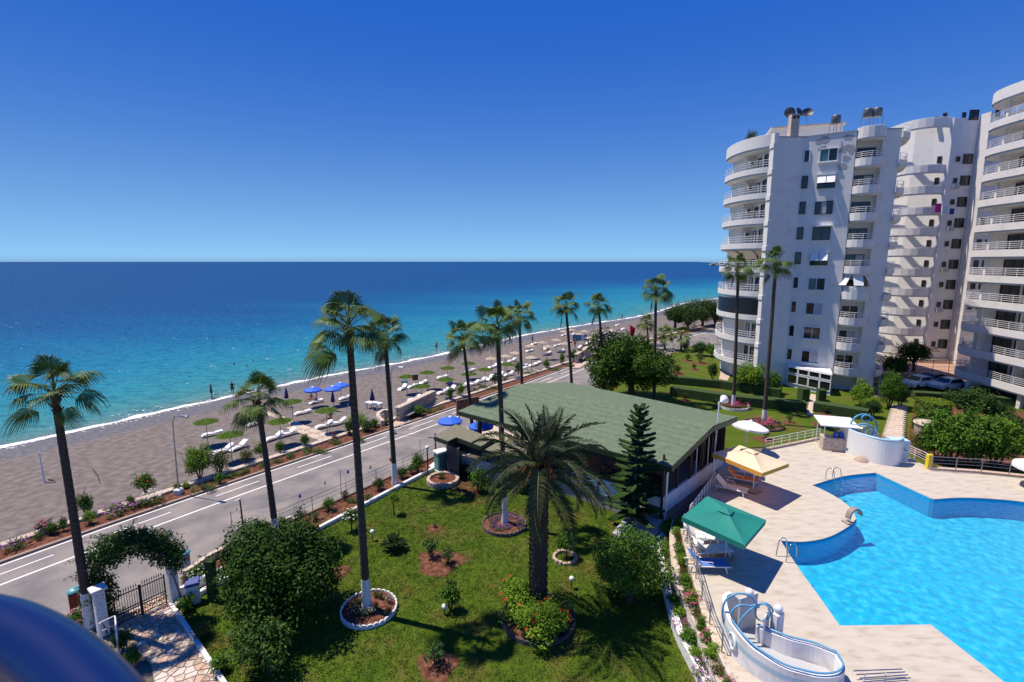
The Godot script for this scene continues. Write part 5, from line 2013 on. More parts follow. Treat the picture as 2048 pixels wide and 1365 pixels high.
func palms() -> void:
	lib["fan0"] = fan_frond(1.3, 0.4, false, 0)
	lib["fan1"] = fan_frond(0.9, 0.42, false, 1)
	lib["fan2"] = fan_frond(0.5, 0.58, false, 2)
	lib["fan3"] = fan_frond(0.1, 0.72, false, 3)
	lib["fan4"] = fan_frond(-0.4, 0.85, false, 4)
	lib["fan5"] = fan_frond(-1.1, 0.5, true, 5)
	fan_palm("fan palm with whitewashed base rising beside the iron gate arch", G(180, 1252), 107, 782, {"s": 0.98, "spike": true, "n": 19})
	fan_palm("fan palm standing in the roadside bed between dark lamp post and rose bushes", G(553, 1082), 513, 795, {"s": 1.0, "white": 1.3})
	fan_palm("tall fan palm in the round bed with white scalloped edging", G(734, 1222, 0.1), 697, 650, {"s": 1.0, "spike": true, "white": 1.5})
	fan_palm("slim fan palm in the roadside bed near the clipped ball tree", G(790, 972), 769, 665, {"s": 0.95, "white": 1.6})
	fan_palm("fan palm rising behind the kiosk beside the brown sign board", G(948, 905), 925, 672, {"s": 1.0, "white": 0.0, "r": 0.2})
	fan_palm("tall fan palm in the round bed of mauve flowers before the green roof", G(1010, 1050, 0.1), 994, 648, {"s": 1.0, "white": 1.7, "r": 0.22})
	fan_palm("fan palm behind the green roof, its crown touching a nearer palm", G(1046, 850), 1038, 630, {"s": 1.0, "white": 0.0, "r": 0.22})
	fan_palm("fan palm standing behind the green roof beside the road bend", G(1146, 826), 1131, 608, {"s": 0.95, "white": 0.0, "r": 0.22})
	fan_palm("fan palm beyond the green roof beside the big round tree", G(1209, 800), 1197, 610, {"s": 1.0, "white": 0.0, "r": 0.22})
	fan_palm("very tall thin fan palm in front of the big round tree", G(1308, 806), 1312, 578, {"s": 1.15, "white": 0.0, "r": 0.24})
	fan_palm("tall fan palm in the red flower bed before the apartment block hedge", G(1467, 815), 1477, 532, {"s": 1.1, "white": 1.3, "r": 0.24})
	fan_palm("tall fan palm in the pink flower bed before the apartment block", G(1528, 847), 1553, 522, {"s": 1.0, "white": 1.3, "r": 0.25})
	for p in [[1297, 690, 1293, 643], [1330, 700, 1328, 668], [1363, 702, 1362, 668]]:
		fan_palm("short young fan palm beside the road bend behind the big round tree", G(p[0], p[1]), p[2], p[3], {"s": 1.15, "white": 0.0, "r": 0.25, "n": 22})
	# date palm
	var at := G(1076, 1226)
	var o = thing("date_palm", "stout date palm with arching feather leaves and rough trunk on the lawn", "palm tree", at)
	var h := up_to(1078, 930, at)
	var m := MB.new()
	rng.seed = 12
	part(palm_trunk(h, Vector2(0.05, 0), 0.33, 0.36, -0.1, h, 30), "trunk", M.palmbark, o)
	var bt := MB.new()
	for k in 330:
		var y := 0.3 + (h - 0.4) * k / 330.0
		var a := k * 2.39996
		var q := Vector3(cos(a) * 0.33, y, sin(a) * 0.33)
		bt.tube([q - Vector3(0, 0.06, 0), q + Vector3(cos(a) * 0.075, 0.1, sin(a) * 0.075)], [0.06, 0.03], 4)
	part(bt, "leaf_bases", M.palmbark, o)
	var ca := Color(0.055, 0.075, 0.035)
	var cb := Color(0.13, 0.15, 0.075)
	var kinds := []
	for k in 6:
		kinds.append(feather_frond([1.45, 1.15, 0.85, 0.5, 0.15, -0.2][k], [0.5, 1.15, 1.7, 2.05, 2.1, 1.6][k], [2.5, 3.2, 3.5, 3.6, 3.5, 3.1][k], k, ca, cb))
	var cnt := 46
	for k in cnt:
		var f := float(k) / cnt
		var kk := mini(5, int(f * f * 2.0 + f * 4.2))
		var a := k * 2.39996 + rng.randf() * 0.3
		var bs := Basis(Vector3.UP, a) * Basis(Vector3(1, 0, 0), rng.randf_range(-0.35, 0.35)) * Basis(Vector3(0, 0, 1), rng.randf_range(-0.1, 0.1))
		part(kinds[kk], "frond", M.frond, o, Transform3D(bs.scaled_local(Vector3.ONE * rng.randf_range(0.88, 1.1)), Vector3(0.05, h - 0.1 - 0.35 * f, 0)))
	# orange fruit stalks
	for k in 7:
		m = MB.new()
		var a := 0.2 + k * 0.9
		var c := Vector3(0.05, h, 0)
		for j in 14:
			var d := Vector3(cos(a + rng.randf_range(-0.25, 0.25)), 0, sin(a + rng.randf_range(-0.25, 0.25)))
			var L := rng.randf_range(0.7, 1.0)
			m.tube([c, c + d * L * 0.5 + Vector3(0, 0.32, 0), c + d * L - Vector3(0, rng.randf_range(0.1, 0.4), 0)], [0.012, 0.012, 0.008], 4)
		part(m, "fruit_stalk", mat(0.4, 0.15, 0.03, 0.7), o)
	# island pine
	at = G(1262, 1066)
	o = thing("island_pine", "narrow tiered island pine with whorled drooping branches beside the pavilion", "tree", at)
	h = up_to(1283, 812, at)
	m = MB.new()
	var lean := 0.25
	m.tube([Vector3(0, -0.1, 0), Vector3(lean * 0.5, h * 0.5, 0), Vector3(lean, h, 0)], [0.14, 0.09, 0.015], 8)
	part(m, "trunk", M.bark, o)
	var br := []
	for v in 2:
		rng.seed = 60 + v
		var b := MB.new()
		for tw in 15:
			var t := 0.08 + 0.92 * tw / 14.0
			var q := Vector3(t, 0.09 * t * t, 0)
			var ln := 0.2 * (1.0 - 0.55 * t) + 0.05
			b.paint(Color(0.02, 0.045, 0.012).lerp(Color(0.05, 0.095, 0.025), rng.randf()))
			for s in [-1.0, 1.0, 0.25]:
				var e := q + Vector3(0.16 * (1.2 - 0.6 * t), 0.05 + 0.04 * rng.randf(), s * ln)
				b.tube([q, q.lerp(e, 0.55) + Vector3(0, -0.005, 0), e], [0.04, 0.045, 0.012], 5)
		b.paint(Color(0.035, 0.04, 0.015))
		b.tube([Vector3.ZERO, Vector3(0.5, 0.0225, 0), Vector3(1.02, 0.095, 0)], [0.03, 0.024, 0.01], 5)
		br.append(b.commit())
	rng.seed = 61
	var y := 1.3
	var tier := 0
	while y < h - 0.1:
		var f := (h - y) / (h - 1.5)
		var L := 0.3 + 1.25 * pow(f, 0.65)
		for k in 5:
			var a := TAU * k / 5.0 + tier * 0.6 + rng.randf_range(-0.1, 0.1)
			var bs := Basis(Vector3.UP, a) * Basis(Vector3(0, 0, 1), lerpf(0.45, -0.14, clampf(f * 1.3, 0, 1)) + rng.randf_range(-0.05, 0.05))
			part(br[k % 2], "branch", M.leaf, o, Transform3D(bs.scaled_local(Vector3(L * rng.randf_range(0.85, 1.08), 0.6 + 0.5 * L, 0.55 + 0.55 * L)), Vector3(lean * y / h, y, 0)))
		y += lerpf(0.32, 0.62, f)
		tier += 1

# a round bed with scalloped edging stones
func ring_bed(label, at: Vector3, r: float, edge_mat, tall := 0.2):
	var o = thing("round_bed", label, "flower bed", at)
	var m := MB.new()
	m.lathe([[r, -0.05], [r, 0.1], [r * 0.9, 0.14], [r * 0.5, 0.2], [0.01, 0.22]], Vector3.ZERO, 28)
	part(m, "earth", M.soil, o)
	var cnt := int(TAU * r / 0.24)
	var key := "scallop"
	if not lib.has(key):
		var s := MB.new()
		var pr := []
		for j in 9:
			var a := PI * j / 8.0
			pr.append(Vector2(cos(a) * 0.115, 0.13 + sin(a) * 0.09))
		pr.append(Vector2(-0.115, -0.05))
		pr.append(Vector2(0.115, -0.05))
		for sg in [-1.0, 1.0]:
			for j in range(1, 10):
				s.tri(Vector3(pr[0].x, pr[0].y, sg * 0.035), Vector3(pr[j].x, pr[j].y, sg * 0.035), Vector3(pr[j + 1].x, pr[j + 1].y, sg * 0.035), Vector3(0, 0, sg))
		for j in 11:
			var a: Vector2 = pr[j]
			var b: Vector2 = pr[(j + 1) % 11]
			s.quad(Vector3(a.x, a.y, -0.035), Vector3(b.x, b.y, -0.035), Vector3(b.x, b.y, 0.035), Vector3(a.x, a.y, 0.035), Vector3(a.x + b.x, a.y + b.y - 0.2, 0))
		lib[key] = s.commit()
	for k in cnt:
		var a := TAU * k / cnt
		part(lib[key], "edging_stone", edge_mat, o, Transform3D(Basis(Vector3.UP, -a + PI / 2) * Basis.from_scale(Vector3(1, tall / 0.2, 1)), Vector3(cos(a) * r, 0, sin(a) * r)))
	return o

func soil_disc(called, label, at: Vector3, r: float):
	var o = thing(called, label, "soil patch", at, 0.0, "bare earth patches round the lawn plants")
	var m := MB.new()
	rng.seed = int(at.x * 50 + at.z * 13)
	var last := []
	for j in 21:
		var a := TAU * j / 20.0
		var k := 1.0 + 0.14 * sin(a * 3.0 + at.x) + 0.08 * sin(a * 5.0 + at.z)
		var ring := [Vector3(cos(a) * r * k, 0.012, sin(a) * r * k), Vector3(cos(a) * r * 0.8 * k, 0.05, sin(a) * r * 0.8 * k), Vector3(0, 0.1, 0)]
		if last.size():
			m.quad(last[0], ring[0], ring[1], last[1], Vector3.UP)
			m.tri(last[1], ring[1], ring[2], Vector3.UP)
		last = ring
	part(m, "earth", M.soil, o)
	return o

func garden_plants() -> void:
	ring_bed("round flower bed edged with white scalloped stones round the tall palm", G(738, 1222), 1.16, M.limewash)
	rng.seed = 31
	for k in 13:
		var a := k * 2.4
		var r := 0.3 + 0.7 * fposmod(k * 0.37, 1.0)
		shrub("bedding_plant", "small pale flowering plant in the scalloped bed round the tall palm", "plant", G(738, 1222, 0.12) + Vector3(cos(a) * r, 0.05, sin(a) * r * 0.95), 0.34, 0.36, "rose", "plants in the round bed of the tall palm", 0.0, "white" if k % 2 else "")
	ring_bed("round bed of mauve flowers edged with dark scalloped stones", G(1008, 1052), 1.22, mat(0.12, 0.1, 0.095, 0.9))
	for k in 16:
		var a := k * 2.4
		var r := 0.3 + 0.8 * fposmod(k * 0.37, 1.0)
		shrub("bedding_plant", "mauve flowering plant in the dark edged round bed", "plant", G(1008, 1052, 0.12) + Vector3(cos(a) * r, 0.03, sin(a) * r), 0.5, 0.36, "low", "mauve flowers of the dark edged round bed", 0.0, "mauve")
	# red-flowered shrub round the date palm
	var at := G(1076, 1240)
	var o = ring_bed("round bed edged with dark stones under the date palm", at, 1.55, mat(0.09, 0.08, 0.075, 0.9))
	for p in [[1035, 1222, 78, 66, 0], [1102, 1270, 70, 62, 1], [1062, 1272, 70, 64, 2], [1112, 1245, 60, 52, 0], [1040, 1250, 66, 56, 1], [1085, 1290, 64, 52, 2]]:
		var q := G(p[0], p[1])
		var k := 24.5 / F
		shrub("lantana_bush", "light green bush with scarlet flowers at the foot of the date palm", "shrub", q, p[2] * k, p[3] * k, "lime", "scarlet flowered bushes at the date palm", 0.0, "red", p[4])
	# soil discs with roses
	for p in [[880, 1125, 1.15, [[862, 1115, 1.0, 1.1], [895, 1128, 0.9, 0.9]]], [875, 1333, 0.75, [[872, 1330, 0.95, 0.95]]], [869, 1058, 0.42, [[870, 1056, 0.35, 0.3]]], [680, 1145, 0.5, []], [905, 1235, 0.1, []]]:
		if p[2] > 0.2:
			soil_disc("soil_patch", "round patch of red earth with a rose bush on the main lawn", G(p[0], p[1]), p[2])
		for q in p[3]:
			shrub("rose_bush", "grey green rose bush in a patch of red earth on the main lawn", "shrub", G(q[0], q[1], 0.06), q[2], q[3], "rose", "rose bushes on the main lawn")
	# cycad
	at = G(788, 1100)
	o = thing("sago_palm", "small sago palm with a rosette of stiff leaves on the lawn", "palm", at)
	var fm := feather_frond(0.9, 1.1, 0.75, 20, Color(0.03, 0.06, 0.02), Color(0.06, 0.1, 0.03))
	var tr := MB.new()
	tr.lathe([[0.1, -0.02], [0.12, 0.1], [0.08, 0.2], [0.01, 0.22]], Vector3.ZERO, 8)
	part(tr, "trunk", M.boots, o)
	for k in 16:
		part(fm, "frond", M.frond, o, Transform3D(Basis(Vector3.UP, k * 2.4) * Basis(Vector3(0, 0, 1), 0.3 * sin(k * 1.3)), Vector3(0, 0.15, 0)))
	# ball trees, bushes
	shrub("ball_tree", "small clipped ball tree with a white stem near the roadside kerb", "tree", G(788, 1030), 0.85, 0.95, "lime", "", 0.55)
	shrub("ball_tree", "glossy round tree with variegated leaves beside the lawn kerb", "tree", G(703, 1062), 1.05, 1.05, "green", "", 0.35, "white")
	shrub("bush", "upright bright green bush on the open lawn beside a globe lamp", "shrub", G(901, 1222), 1.05, 1.5, "green")
	at = G(1130, 1118)
	o = thing("stone_ring", "ring of rough pinkish stones round a leafy young tree", "stone ring", at)
	rng.seed = 17
	for k in 15:
		var a := TAU * k / 15.0
		var m := MB.new()
		m.bevel(Transform3D(Basis(Vector3.UP, -a + rng.randf_range(-0.3, 0.3)), Vector3(cos(a) * 0.56, 0.08, sin(a) * 0.56)), Vector3(0.16, 0.2 * rng.randf_range(0.7, 1.2), 0.22), 0.04)
		part(m, "stone", M.rosy, o)
	shrub("young_tree", "leafy young tree growing in a ring of rough stones", "tree", at + Vector3(0.05, 0, 0), 1.15, 1.45, "green", "", 0.2)
	# big dark tree at left, citrus, round bush at right
	rng.seed = 40
	tree("carob_tree", "large dense dark green tree on the left of the lawn", G(570, 1235), 1.2, 0.22, clump_ball(18, Vector3(2.6, 1.8, 2.1), 0.95, Vector3(0.05, 2.25, 0.1)), 26000, 0.14, 0.075, Color(0.014, 0.042, 0.007), Color(0.042, 0.092, 0.012), "", 41)
	rng.seed = 42
	tree("citrus_tree", "small bright leaved citrus tree with a white painted stem under the large dark tree", G(540, 1345), 0.9, 0.08, clump_ball(10, Vector3(0.95, 0.75, 0.9), 0.45, Vector3(-0.2, 1.35, 0)), 2600, 0.13, 0.06, Color(0.03, 0.075, 0.012), Color(0.075, 0.14, 0.025), "", 43)
	rng.seed = 44
	tree("laurel_tree", "broad rounded glossy tree beside the curved white wall", G(1258, 1205), 0.8, 0.15, clump_ball(14, Vector3(1.6, 1.45, 1.5), 0.65, Vector3(-0.1, 1.75, 0.1)), 11000, 0.12, 0.06, Color(0.035, 0.09, 0.012), Color(0.11, 0.21, 0.028), "", 45)
	rng.seed = 46
	tree("fig_tree", "big round dark tree beyond the green roof", G(1262, 800), 1.6, 0.4, clump_ball(26, Vector3(4.9, 3.25, 4.1), 1.4, Vector3(-0.1, 3.95, 0)), 36000, 0.24, 0.12, Color(0.02, 0.058, 0.008), Color(0.07, 0.14, 0.016), "", 47)
	# globe lamps on the lawn
	for p in [[745, 1082, 1064], [1143, 1178, 1158], [889, 1230, 1214]]:
		var q := G(p[0], p[1])
		o = thing("globe_lamp", "white globe lamp on a short dark stem on the lawn", "lamp", q, 0.0, "globe lamps on the lawn")
		var h: float = maxf(0.3, up_to(p[0], p[2], q))
		var m := MB.new()
		m.tube([Vector3.ZERO, Vector3(0, h, 0)], 0.025, 6)
		part(m, "stem", M.iron, o)
		m = MB.new()
		m.ball(Vector3(0, h, 0), 0.12)
		part(m, "globe", M.plastic, o)
	# stone circle beside kiosk
	ring_bed_stone(G(886, 965))
	shrub("bush", "tangled green bush in the red earth beside the kiosk wall", "shrub", G(958, 985), 1.5, 1.9, "green")
	shrub("bush", "dark leafy bush against the kiosk parapet", "shrub", G(930, 950), 1.0, 0.9, "dark")
	struct("soil_patch", sheet([[880, 950], [940, 940], [968, 975], [950, 1000], [915, 985]], 0.012), M.soil, "bare red earth beside the kiosk")

func ring_bed_stone(at: Vector3) -> void:
	var o = thing("stone_bed", "raised round bed of pinkish stone beside the kiosk", "flower bed", at)
	var m := MB.new()
	m.lathe([[0.9, -0.02], [0.9, 0.2], [0.01, 0.24]], Vector3.ZERO, 24)
	part(m, "earth", M.soil, o)
	rng.seed = 71
	for k in 26:
		var a := TAU * k / 26.0
		for r in 2:
			m = MB.new()
			m.bevel(Transform3D(Basis(Vector3.UP, -a - r * 0.12), Vector3(cos(a + r * 0.12) * 1.0, 0.09 + r * 0.17, sin(a + r * 0.12) * 1.0)), Vector3(0.24, 0.165, 0.235), 0.03)
			part(m, "stone", M.rosy, o)
	shrub("bedding_plant", "small reddish plant in the raised stone bed", "plant", at + Vector3(-0.1, 0.22, -0.1), 0.6, 0.5, "reddish")

func far_garden() -> void:
	hedge("long clipped dark hedge between far lawn and apartment block", lined([[1340, 792], [1470, 812], [1612, 826]]), -1.1, 0.0, 1.05, Color(0.025, 0.07, 0.01), Color(0.07, 0.145, 0.02), 240.0)
	hedge("clipped hedge to the right of the gap before the glazed porch", lined([[1626, 824], [1735, 842]]), -1.1, 0.0, 1.0, Color(0.025, 0.07, 0.01), Color(0.07, 0.145, 0.02), 240.0)
	hedge("second clipped hedge nearer the apartment wall", lined([[1335, 768], [1440, 778], [1480, 784], [1560, 796]]), -0.8, 0.0, 1.0, Color(0.022, 0.06, 0.01), Color(0.06, 0.125, 0.018), 220.0)
	hedge("small square clipped hedge left of the porch path", lined([[1604, 803], [1618, 803]]), -0.9, 0.0, 1.4, Color(0.035, 0.09, 0.012), Color(0.07, 0.15, 0.02), 160.0)
	hedge("small square clipped hedge right of the porch path", lined([[1637, 803], [1652, 804]]), -0.9, 0.0, 1.3, Color(0.035, 0.09, 0.012), Color(0.07, 0.15, 0.02), 160.0)
	struct("porch_path", sheet([[1613, 830], [1626, 832], [1634, 790], [1622, 788]], 0.01), M.cream, "pale path through the hedge to the porch")
	struct("terrace_path", sheet([[1438, 760], [1455, 762], [1470, 735], [1445, 728]], 0.014), M.rosy, "pinkish paving at the corner of the apartment block")
	var T := [[1500, 785, 62, 56, "lime", "broad light green bush before the apartment wall"], [1545, 788, 40, 40, "green", "green bush beside the ground floor wall of the apartment block"], [1400, 712, 34, 28, "dark", "dark green tree at the corner by the apartment block"], [1424, 714, 30, 26, "green", "green shrub beside the first floor balcony of the apartment block"], [1425, 760, 24, 34, "dark", "dark shrub at the end of the second hedge"], [1370, 700, 16, 12, "dark", "small dark bush beside a young palm at the road bend"], [1722, 812, 40, 42, "lime", "light green bush right of the hedge gap"], [1778, 818, 44, 60, "green", "tall grey green bush beside the stepped path"], [1745, 835, 30, 30, "dark", "dark bush at the end of the right hand hedge"]]
	for b in T:
		var at := G(b[0], b[1])
		var k := sqrt(at.x * at.x + 225.0 + at.z * at.z) / F
		shrub("garden_bush", b[5], "shrub", at, b[2] * k, b[3] * k * 1.1, b[4])
	# round topiary, yellow green
	var at := G(1740, 822)
	shrub("topiary", "low yellow green clipped topiary beside the right hand hedge", "shrub", at, 2.2, 1.5, "lime")
	# round flower beds at the two palms
	ring_bed("round bed of red flowers with white edging before the hedge", G(1467, 815), 1.5, M.limewash, 0.25)
	ring_bed("round bed of pink flowers with dark edging on the far lawn", G(1527, 852), 1.7, mat(0.12, 0.1, 0.1, 0.9), 0.2)
	rng.seed = 91
	for k in 12:
		var a := k * 2.4
		var r := 0.45 + 0.85 * fposmod(k * 0.37, 1.0)
		shrub("bedding_plant", "rose red flowering plant in the white edged bed before the hedge", "plant", G(1467, 815, 0.12) + Vector3(cos(a) * r, 0, sin(a) * r), 0.8, 0.65, "low", "flowers of the white edged far bed", 0.0, "pink")
		shrub("bedding_plant", "pink flowering plant in the dark edged far bed", "plant", G(1527, 852, 0.12) + Vector3(cos(a) * r * 1.1, 0, sin(a) * r * 1.1), 0.9, 0.75, "low", "flowers of the dark edged far bed", 0.0, "pink")
	# soil discs with young plants
	for p in [[1346, 787, 0.6], [1370, 802, 0.7], [1430, 812, 0.55], [1415, 794, 0.3], [1545, 812, 0.6], [1588, 821, 0.65], [1578, 846, 0.6], [1642, 850, 0.75], [1650, 829, 0.7], [1530, 880, 0.9], [1375, 722, 0.9], [1388, 740, 0.7], [1355, 748, 1.0], [1400, 727, 1.2]]:
		var q := G(p[0], p[1])
		soil_disc("soil_patch", "round patch of red earth with a young plant on the far lawn", q, p[2])
		shrub("young_plant", "young plant in a patch of red earth on the far lawn", "plant", q + Vector3(0.05, 0.08, 0), p[2] * 1.15, p[2] * 1.3, ["rose", "green", "olive"][int(p[0]) % 3], "young plants on the far lawn")
	# trees along the far road and beach
	rng.seed = 120
	for p in [[1375, 660, 5.0, 5.5], [1350, 655, 3.0, 4.5], [1405, 652, 5.0, 6.0], [1430, 655, 4.5, 6.0]]:
		var q := G(p[0], p[1])
		rng.seed = int(p[0])
		tree("tamarisk_tree", "feathery dark green tree between far road and beach", q, 1.2, 0.3, clump_ball(12, Vector3(p[2], p[3] * 0.42, p[2]) * 0.8, p[2] * 0.33, Vector3(0, p[3] * 0.6, 0)), 6000, 0.36, 0.15, Color(0.02, 0.05, 0.012), Color(0.05, 0.09, 0.02), "trees between far road and beach", int(p[0]))
	fence_rail("garden_fence", "thin dark fence where the far garden meets the road bend", lined([[1345, 712], [1395, 695], [1435, 688]]), 0.0, 1.3, 3, 2.5, M.iron, 0.02)
	# octagonal white umbrella and others on the terrace come with the terrace

func crazy_paving(parent, region: PackedVector2Array, cnt: int, mats: Array, sd: int) -> void:
	rng.seed = sd
	var lo := Vector2(1e9, 1e9)
	var hi := -lo
	for p in region:
		lo = lo.min(p)
		hi = hi.max(p)
	var seeds := []
	while seeds.size() < cnt:
		var p := Vector2(rng.randf_range(lo.x, hi.x), rng.randf_range(lo.y, hi.y))
		if not Geometry2D.is_point_in_polygon(p, region): continue
		var ok := true
		for q in seeds:
			if p.distance_to(q) < 0.24: ok = false
		if ok or rng.randf() < 0.03: seeds.append(p)
	for k in seeds.size():
		var a: Vector2 = seeds[k]
		var cell := PackedVector2Array([a + Vector2(-1, -1), a + Vector2(1, -1), a + Vector2(1, 1), a + Vector2(-1, 1)])
		for j in seeds.size():
			if j == k or seeds[j].distance_to(a) > 2.0: continue
			var b: Vector2 = seeds[j]
			var mid := (a + b) * 0.5
			var d := b - a
			var out := PackedVector2Array()
			for q in cell.size():
				var p0 := cell[q]
				var p1 := cell[(q + 1) % cell.size()]
				var s0 := (p0 - mid).dot(d)
				var s1 := (p1 - mid).dot(d)
				if s0 <= 0: out.append(p0)
				if s0 * s1 < 0: out.append(p0.lerp(p1, s0 / (s0 - s1)))
			cell = out
			if cell.size() < 3: break
		if cell.size() < 3: continue
		for c in Geometry2D.intersect_polygons(cell, region):
			for s in Geometry2D.offset_polygon(c, -0.022):
				if s.size() < 3 or Geometry2D.triangulate_polygon(s).is_empty(): continue
				var m := MB.new()
				m.prism(s, 0.0, 0.035 + rng.randf() * 0.012, true, false, true)
				part(m, "paving_stone", mats[rng.randi() % mats.size()], parent)

func gate_corner() -> void:
	var gl := G(232, 1256)
	var gr := G(334, 1208)
	var region := PackedVector2Array(lined([[205, 1250], [320, 1190], [352, 1214], [455, 1380], [500, 1460], [330, 1460], [300, 1330], [252, 1280]]))
	var m := MB.new()
	m.prism(region, 0.006, 0.012, true, false, true)
	var dr = struct("driveway", m, M.mortar, "driveway of irregular pinkish paving stones")
	crazy_paving(dr, region, 190, [M.rosy, M.stone, M.rosy, M.cream, mat(0.5, 0.33, 0.24, 0.85), mat(0.58, 0.5, 0.43, 0.85)], 5)
	m = MB.new()
	kerb(m, smoothed(lined([[344, 1208], [380, 1260], [455, 1372], [520, 1470]]), 3), 0.16, -0.05, 0.14)
	var o = thing("driveway_kerb", "white painted kerb along the stone driveway", "kerb")
	part(m, "kerb", M.limewash, o)
	# pillars
	for p in [[gl + Vector3(-0.28, 0, 0.3), "white gate pillar overgrown at its top, beside the palm base"], [gr + Vector3(0.2, 0, -0.2), "white gate pillar beside the flower bed"]]:
		o = thing("gate_pillar", p[1], "pillar", p[0], 0.93)
		m = MB.new()
		m.bevel(Transform3D(Basis.IDENTITY, Vector3(0, 0.95, 0)), Vector3(0.36, 2.0, 0.36), 0.02)
		part(m, "shaft", M.limewash, o)
		m = MB.new()
		m.bevel(Transform3D(Basis.IDENTITY, Vector3(0, 2.0, 0)), Vector3(0.54, 0.1, 0.54), 0.02)
		part(m, "cap", M.limewash, o)
	# iron gate: two leaves of bars with spear tips
	o = thing("iron_gate", "black wrought iron double gate with spear tips across the driveway", "gate", gl)
	var d := gr - gl
	var L := d.length()
	var bs := Basis(d.normalized(), Vector3.UP, d.normalized().cross(Vector3.UP))
	for leaf_i in 2:
		m = MB.new()
		var x0 := 0.03 + leaf_i * L * 0.5
		var w := L * 0.5 - 0.05
		for y in [0.1, 0.5, 0.62, 1.3]:
			m.box(Transform3D(bs, bs * Vector3(x0 + w * 0.5, y, 0)), Vector3(w, 0.035, 0.035))
		for x in [x0, x0 + w]:
			m.box(Transform3D(bs, bs * Vector3(x, 0.72, 0)), Vector3(0.05, 1.4, 0.05))
		var fr = part(m, "gate_frame", M.iron, o)
		for k in 9:
			m = MB.new()
			var x := x0 + w * (k + 1) / 10.0
			m.tube([bs * Vector3(x, 0.1, 0), bs * Vector3(x, 1.42, 0), bs * Vector3(x, 1.46, 0), bs * Vector3(x, 1.58, 0)], [0.011, 0.011, 0.024, 0.002], 5)
			part(m, "bar", M.iron, o)
		for k in 5:
			m = MB.new()
			var c := bs * Vector3(x0 + w * (k + 0.5) / 5.0, 0.3, 0)
			for q in 2:
				m.box(Transform3D(bs * Basis(Vector3(0, 0, 1), PI / 4 + q * PI / 2), c), Vector3(0.2, 0.02, 0.02 + 0.004 * q))
			m.ball(c, 0.035, 8)
			part(m, "ornament", M.iron, o)
	# flowering creeper over the gate
	rng.seed = 81
	o = thing("bougainvillea", "bushy bougainvillea arching over the iron gate", "climbing plant", gl)
	var cl := []
	for p in [[182, 1150], [195, 1115], [222, 1090], [255, 1075], [290, 1075], [322, 1082], [345, 1100], [352, 1122], [188, 1185], [195, 1215], [205, 1165], [205, 1195], [240, 1098], [300, 1092], [330, 1108], [268, 1088], [205, 1235], [222, 1120], [180, 1200]]:
		cl.append([at_z(p[0], p[1], -19.3) - gl, Vector3(0.58, 0.52, 0.56) * rng.randf_range(0.7, 1.15)])
	var lf := leaf_cloud(cl, 16000, 0.1, 0.06, Color(0.018, 0.05, 0.012), Color(0.06, 0.12, 0.025), 0.3, 0.2)
	# long loose shoots
	var sh := MB.new()
	for k in 64:
		var c: Array = cl[k % cl.size()]
		var dd := rdir()
		dd.y = absf(dd.y) * 0.6 if k % 3 else -absf(dd.y)
		var p0: Vector3 = c[0]
		var e := p0 + dd * rng.randf_range(0.7, 1.5)
		sh.tube([p0, p0.lerp(e, 0.6) + Vector3(0, 0.08, 0), e], [0.012, 0.008, 0.004], 4)
		for j in 16:
			var q := p0.lerp(e, 0.35 + 0.65 * j / 15.0)
			lf.paint(Color(0.02, 0.055, 0.012).lerp(Color(0.07, 0.13, 0.03), rng.randf()))
			leaf(lf, q, (rdir() + Vector3.UP).normalized(), rdir(), 0.1, 0.06)
	part(lf, "foliage", M.leaf, o)
	m = MB.new()
	for p in [gl + Vector3(-0.3, 0, 0.3), gr + Vector3(0.3, 0, -0.3)]:
		for k in 3:
			m.tube([p - gl + Vector3(0.1 * k, 0, 0.05), p - gl + Vector3(0.05, 1.2, 0.1 * k), (cl[[9, 8, 0][k]] if p.x < gl.x else cl[[7, 6, 5][k]])[0]], [0.03, 0.022, 0.01], 5)
	part(m, "stem", M.bark, o)
	part(sh, "shoot", M.bark, o)
	m = MB.new()
	for k in 46:
		var c: Array = cl[k % 9] if k % 2 else cl[[0, 8, 9, 6, 7][k % 5]]
		var p: Vector3 = c[0] + rdir() * c[1]
		m.paint(Color(0.5, 0.03, 0.2).lerp(Color(0.6, 0.12, 0.3), rng.randf()))
		for j in 3:
			leaf(m, p, (rdir() + Vector3(0, 0.4, 0.4)).normalized(), rdir(), 0.075, 0.06)
	part(m, "blossom", M.petal, o)
	shrub("bush", "pink flowering bush beside the palm at the gate", "shrub", G(152, 1255), 0.95, 0.8, "green", "", 0.0, "pink")
	# notice boxes, meter box
	for p in [[153, 1222, 0.5, mat(0.3, 0.03, 0.015, 0.5), "small red notice case with a teal roof beside the gate palm"], [372, 1142, 0.5, mat(0.45, 0.46, 0.46, 0.5), "small notice case with a teal roof behind the gate pillar"]]:
		var at := G(p[0], p[1])
		o = thing("notice_case", p[4], "notice case", at, 0.9)
		m = MB.new()
		for s in [-0.2, 0.2]:
			m.tube([Vector3(s, 0, 0), Vector3(s, 1.0, 0)], 0.02, 6)
		part(m, "legs", M.iron, o)
		m = MB.new()
		m.cbox(Vector3(0, 0.5, 0), Vector3(0.38, 0.6, 0.18))
		part(m, "panel", p[3], o)
		m = MB.new()
		m.lathe([[0.27, 0.95], [0.24, 1.02], [0.13, 1.08], [0.01, 1.1]], Vector3.ZERO, 12)
		part(m, "roof", mat(0.1, 0.3, 0.34, 0.4), o)
	var am := G(388, 1205)
	o = thing("meter_box", "white meter box with a blue lid beside the gate wall", "box", am, 0.5)
	m = MB.new()
	m.bevel(Transform3D(Basis.IDENTITY, Vector3(0, 0.45, 0)), Vector3(0.5, 0.95, 0.4), 0.03)
	part(m, "body", M.plastic, o)
	m = MB.new()
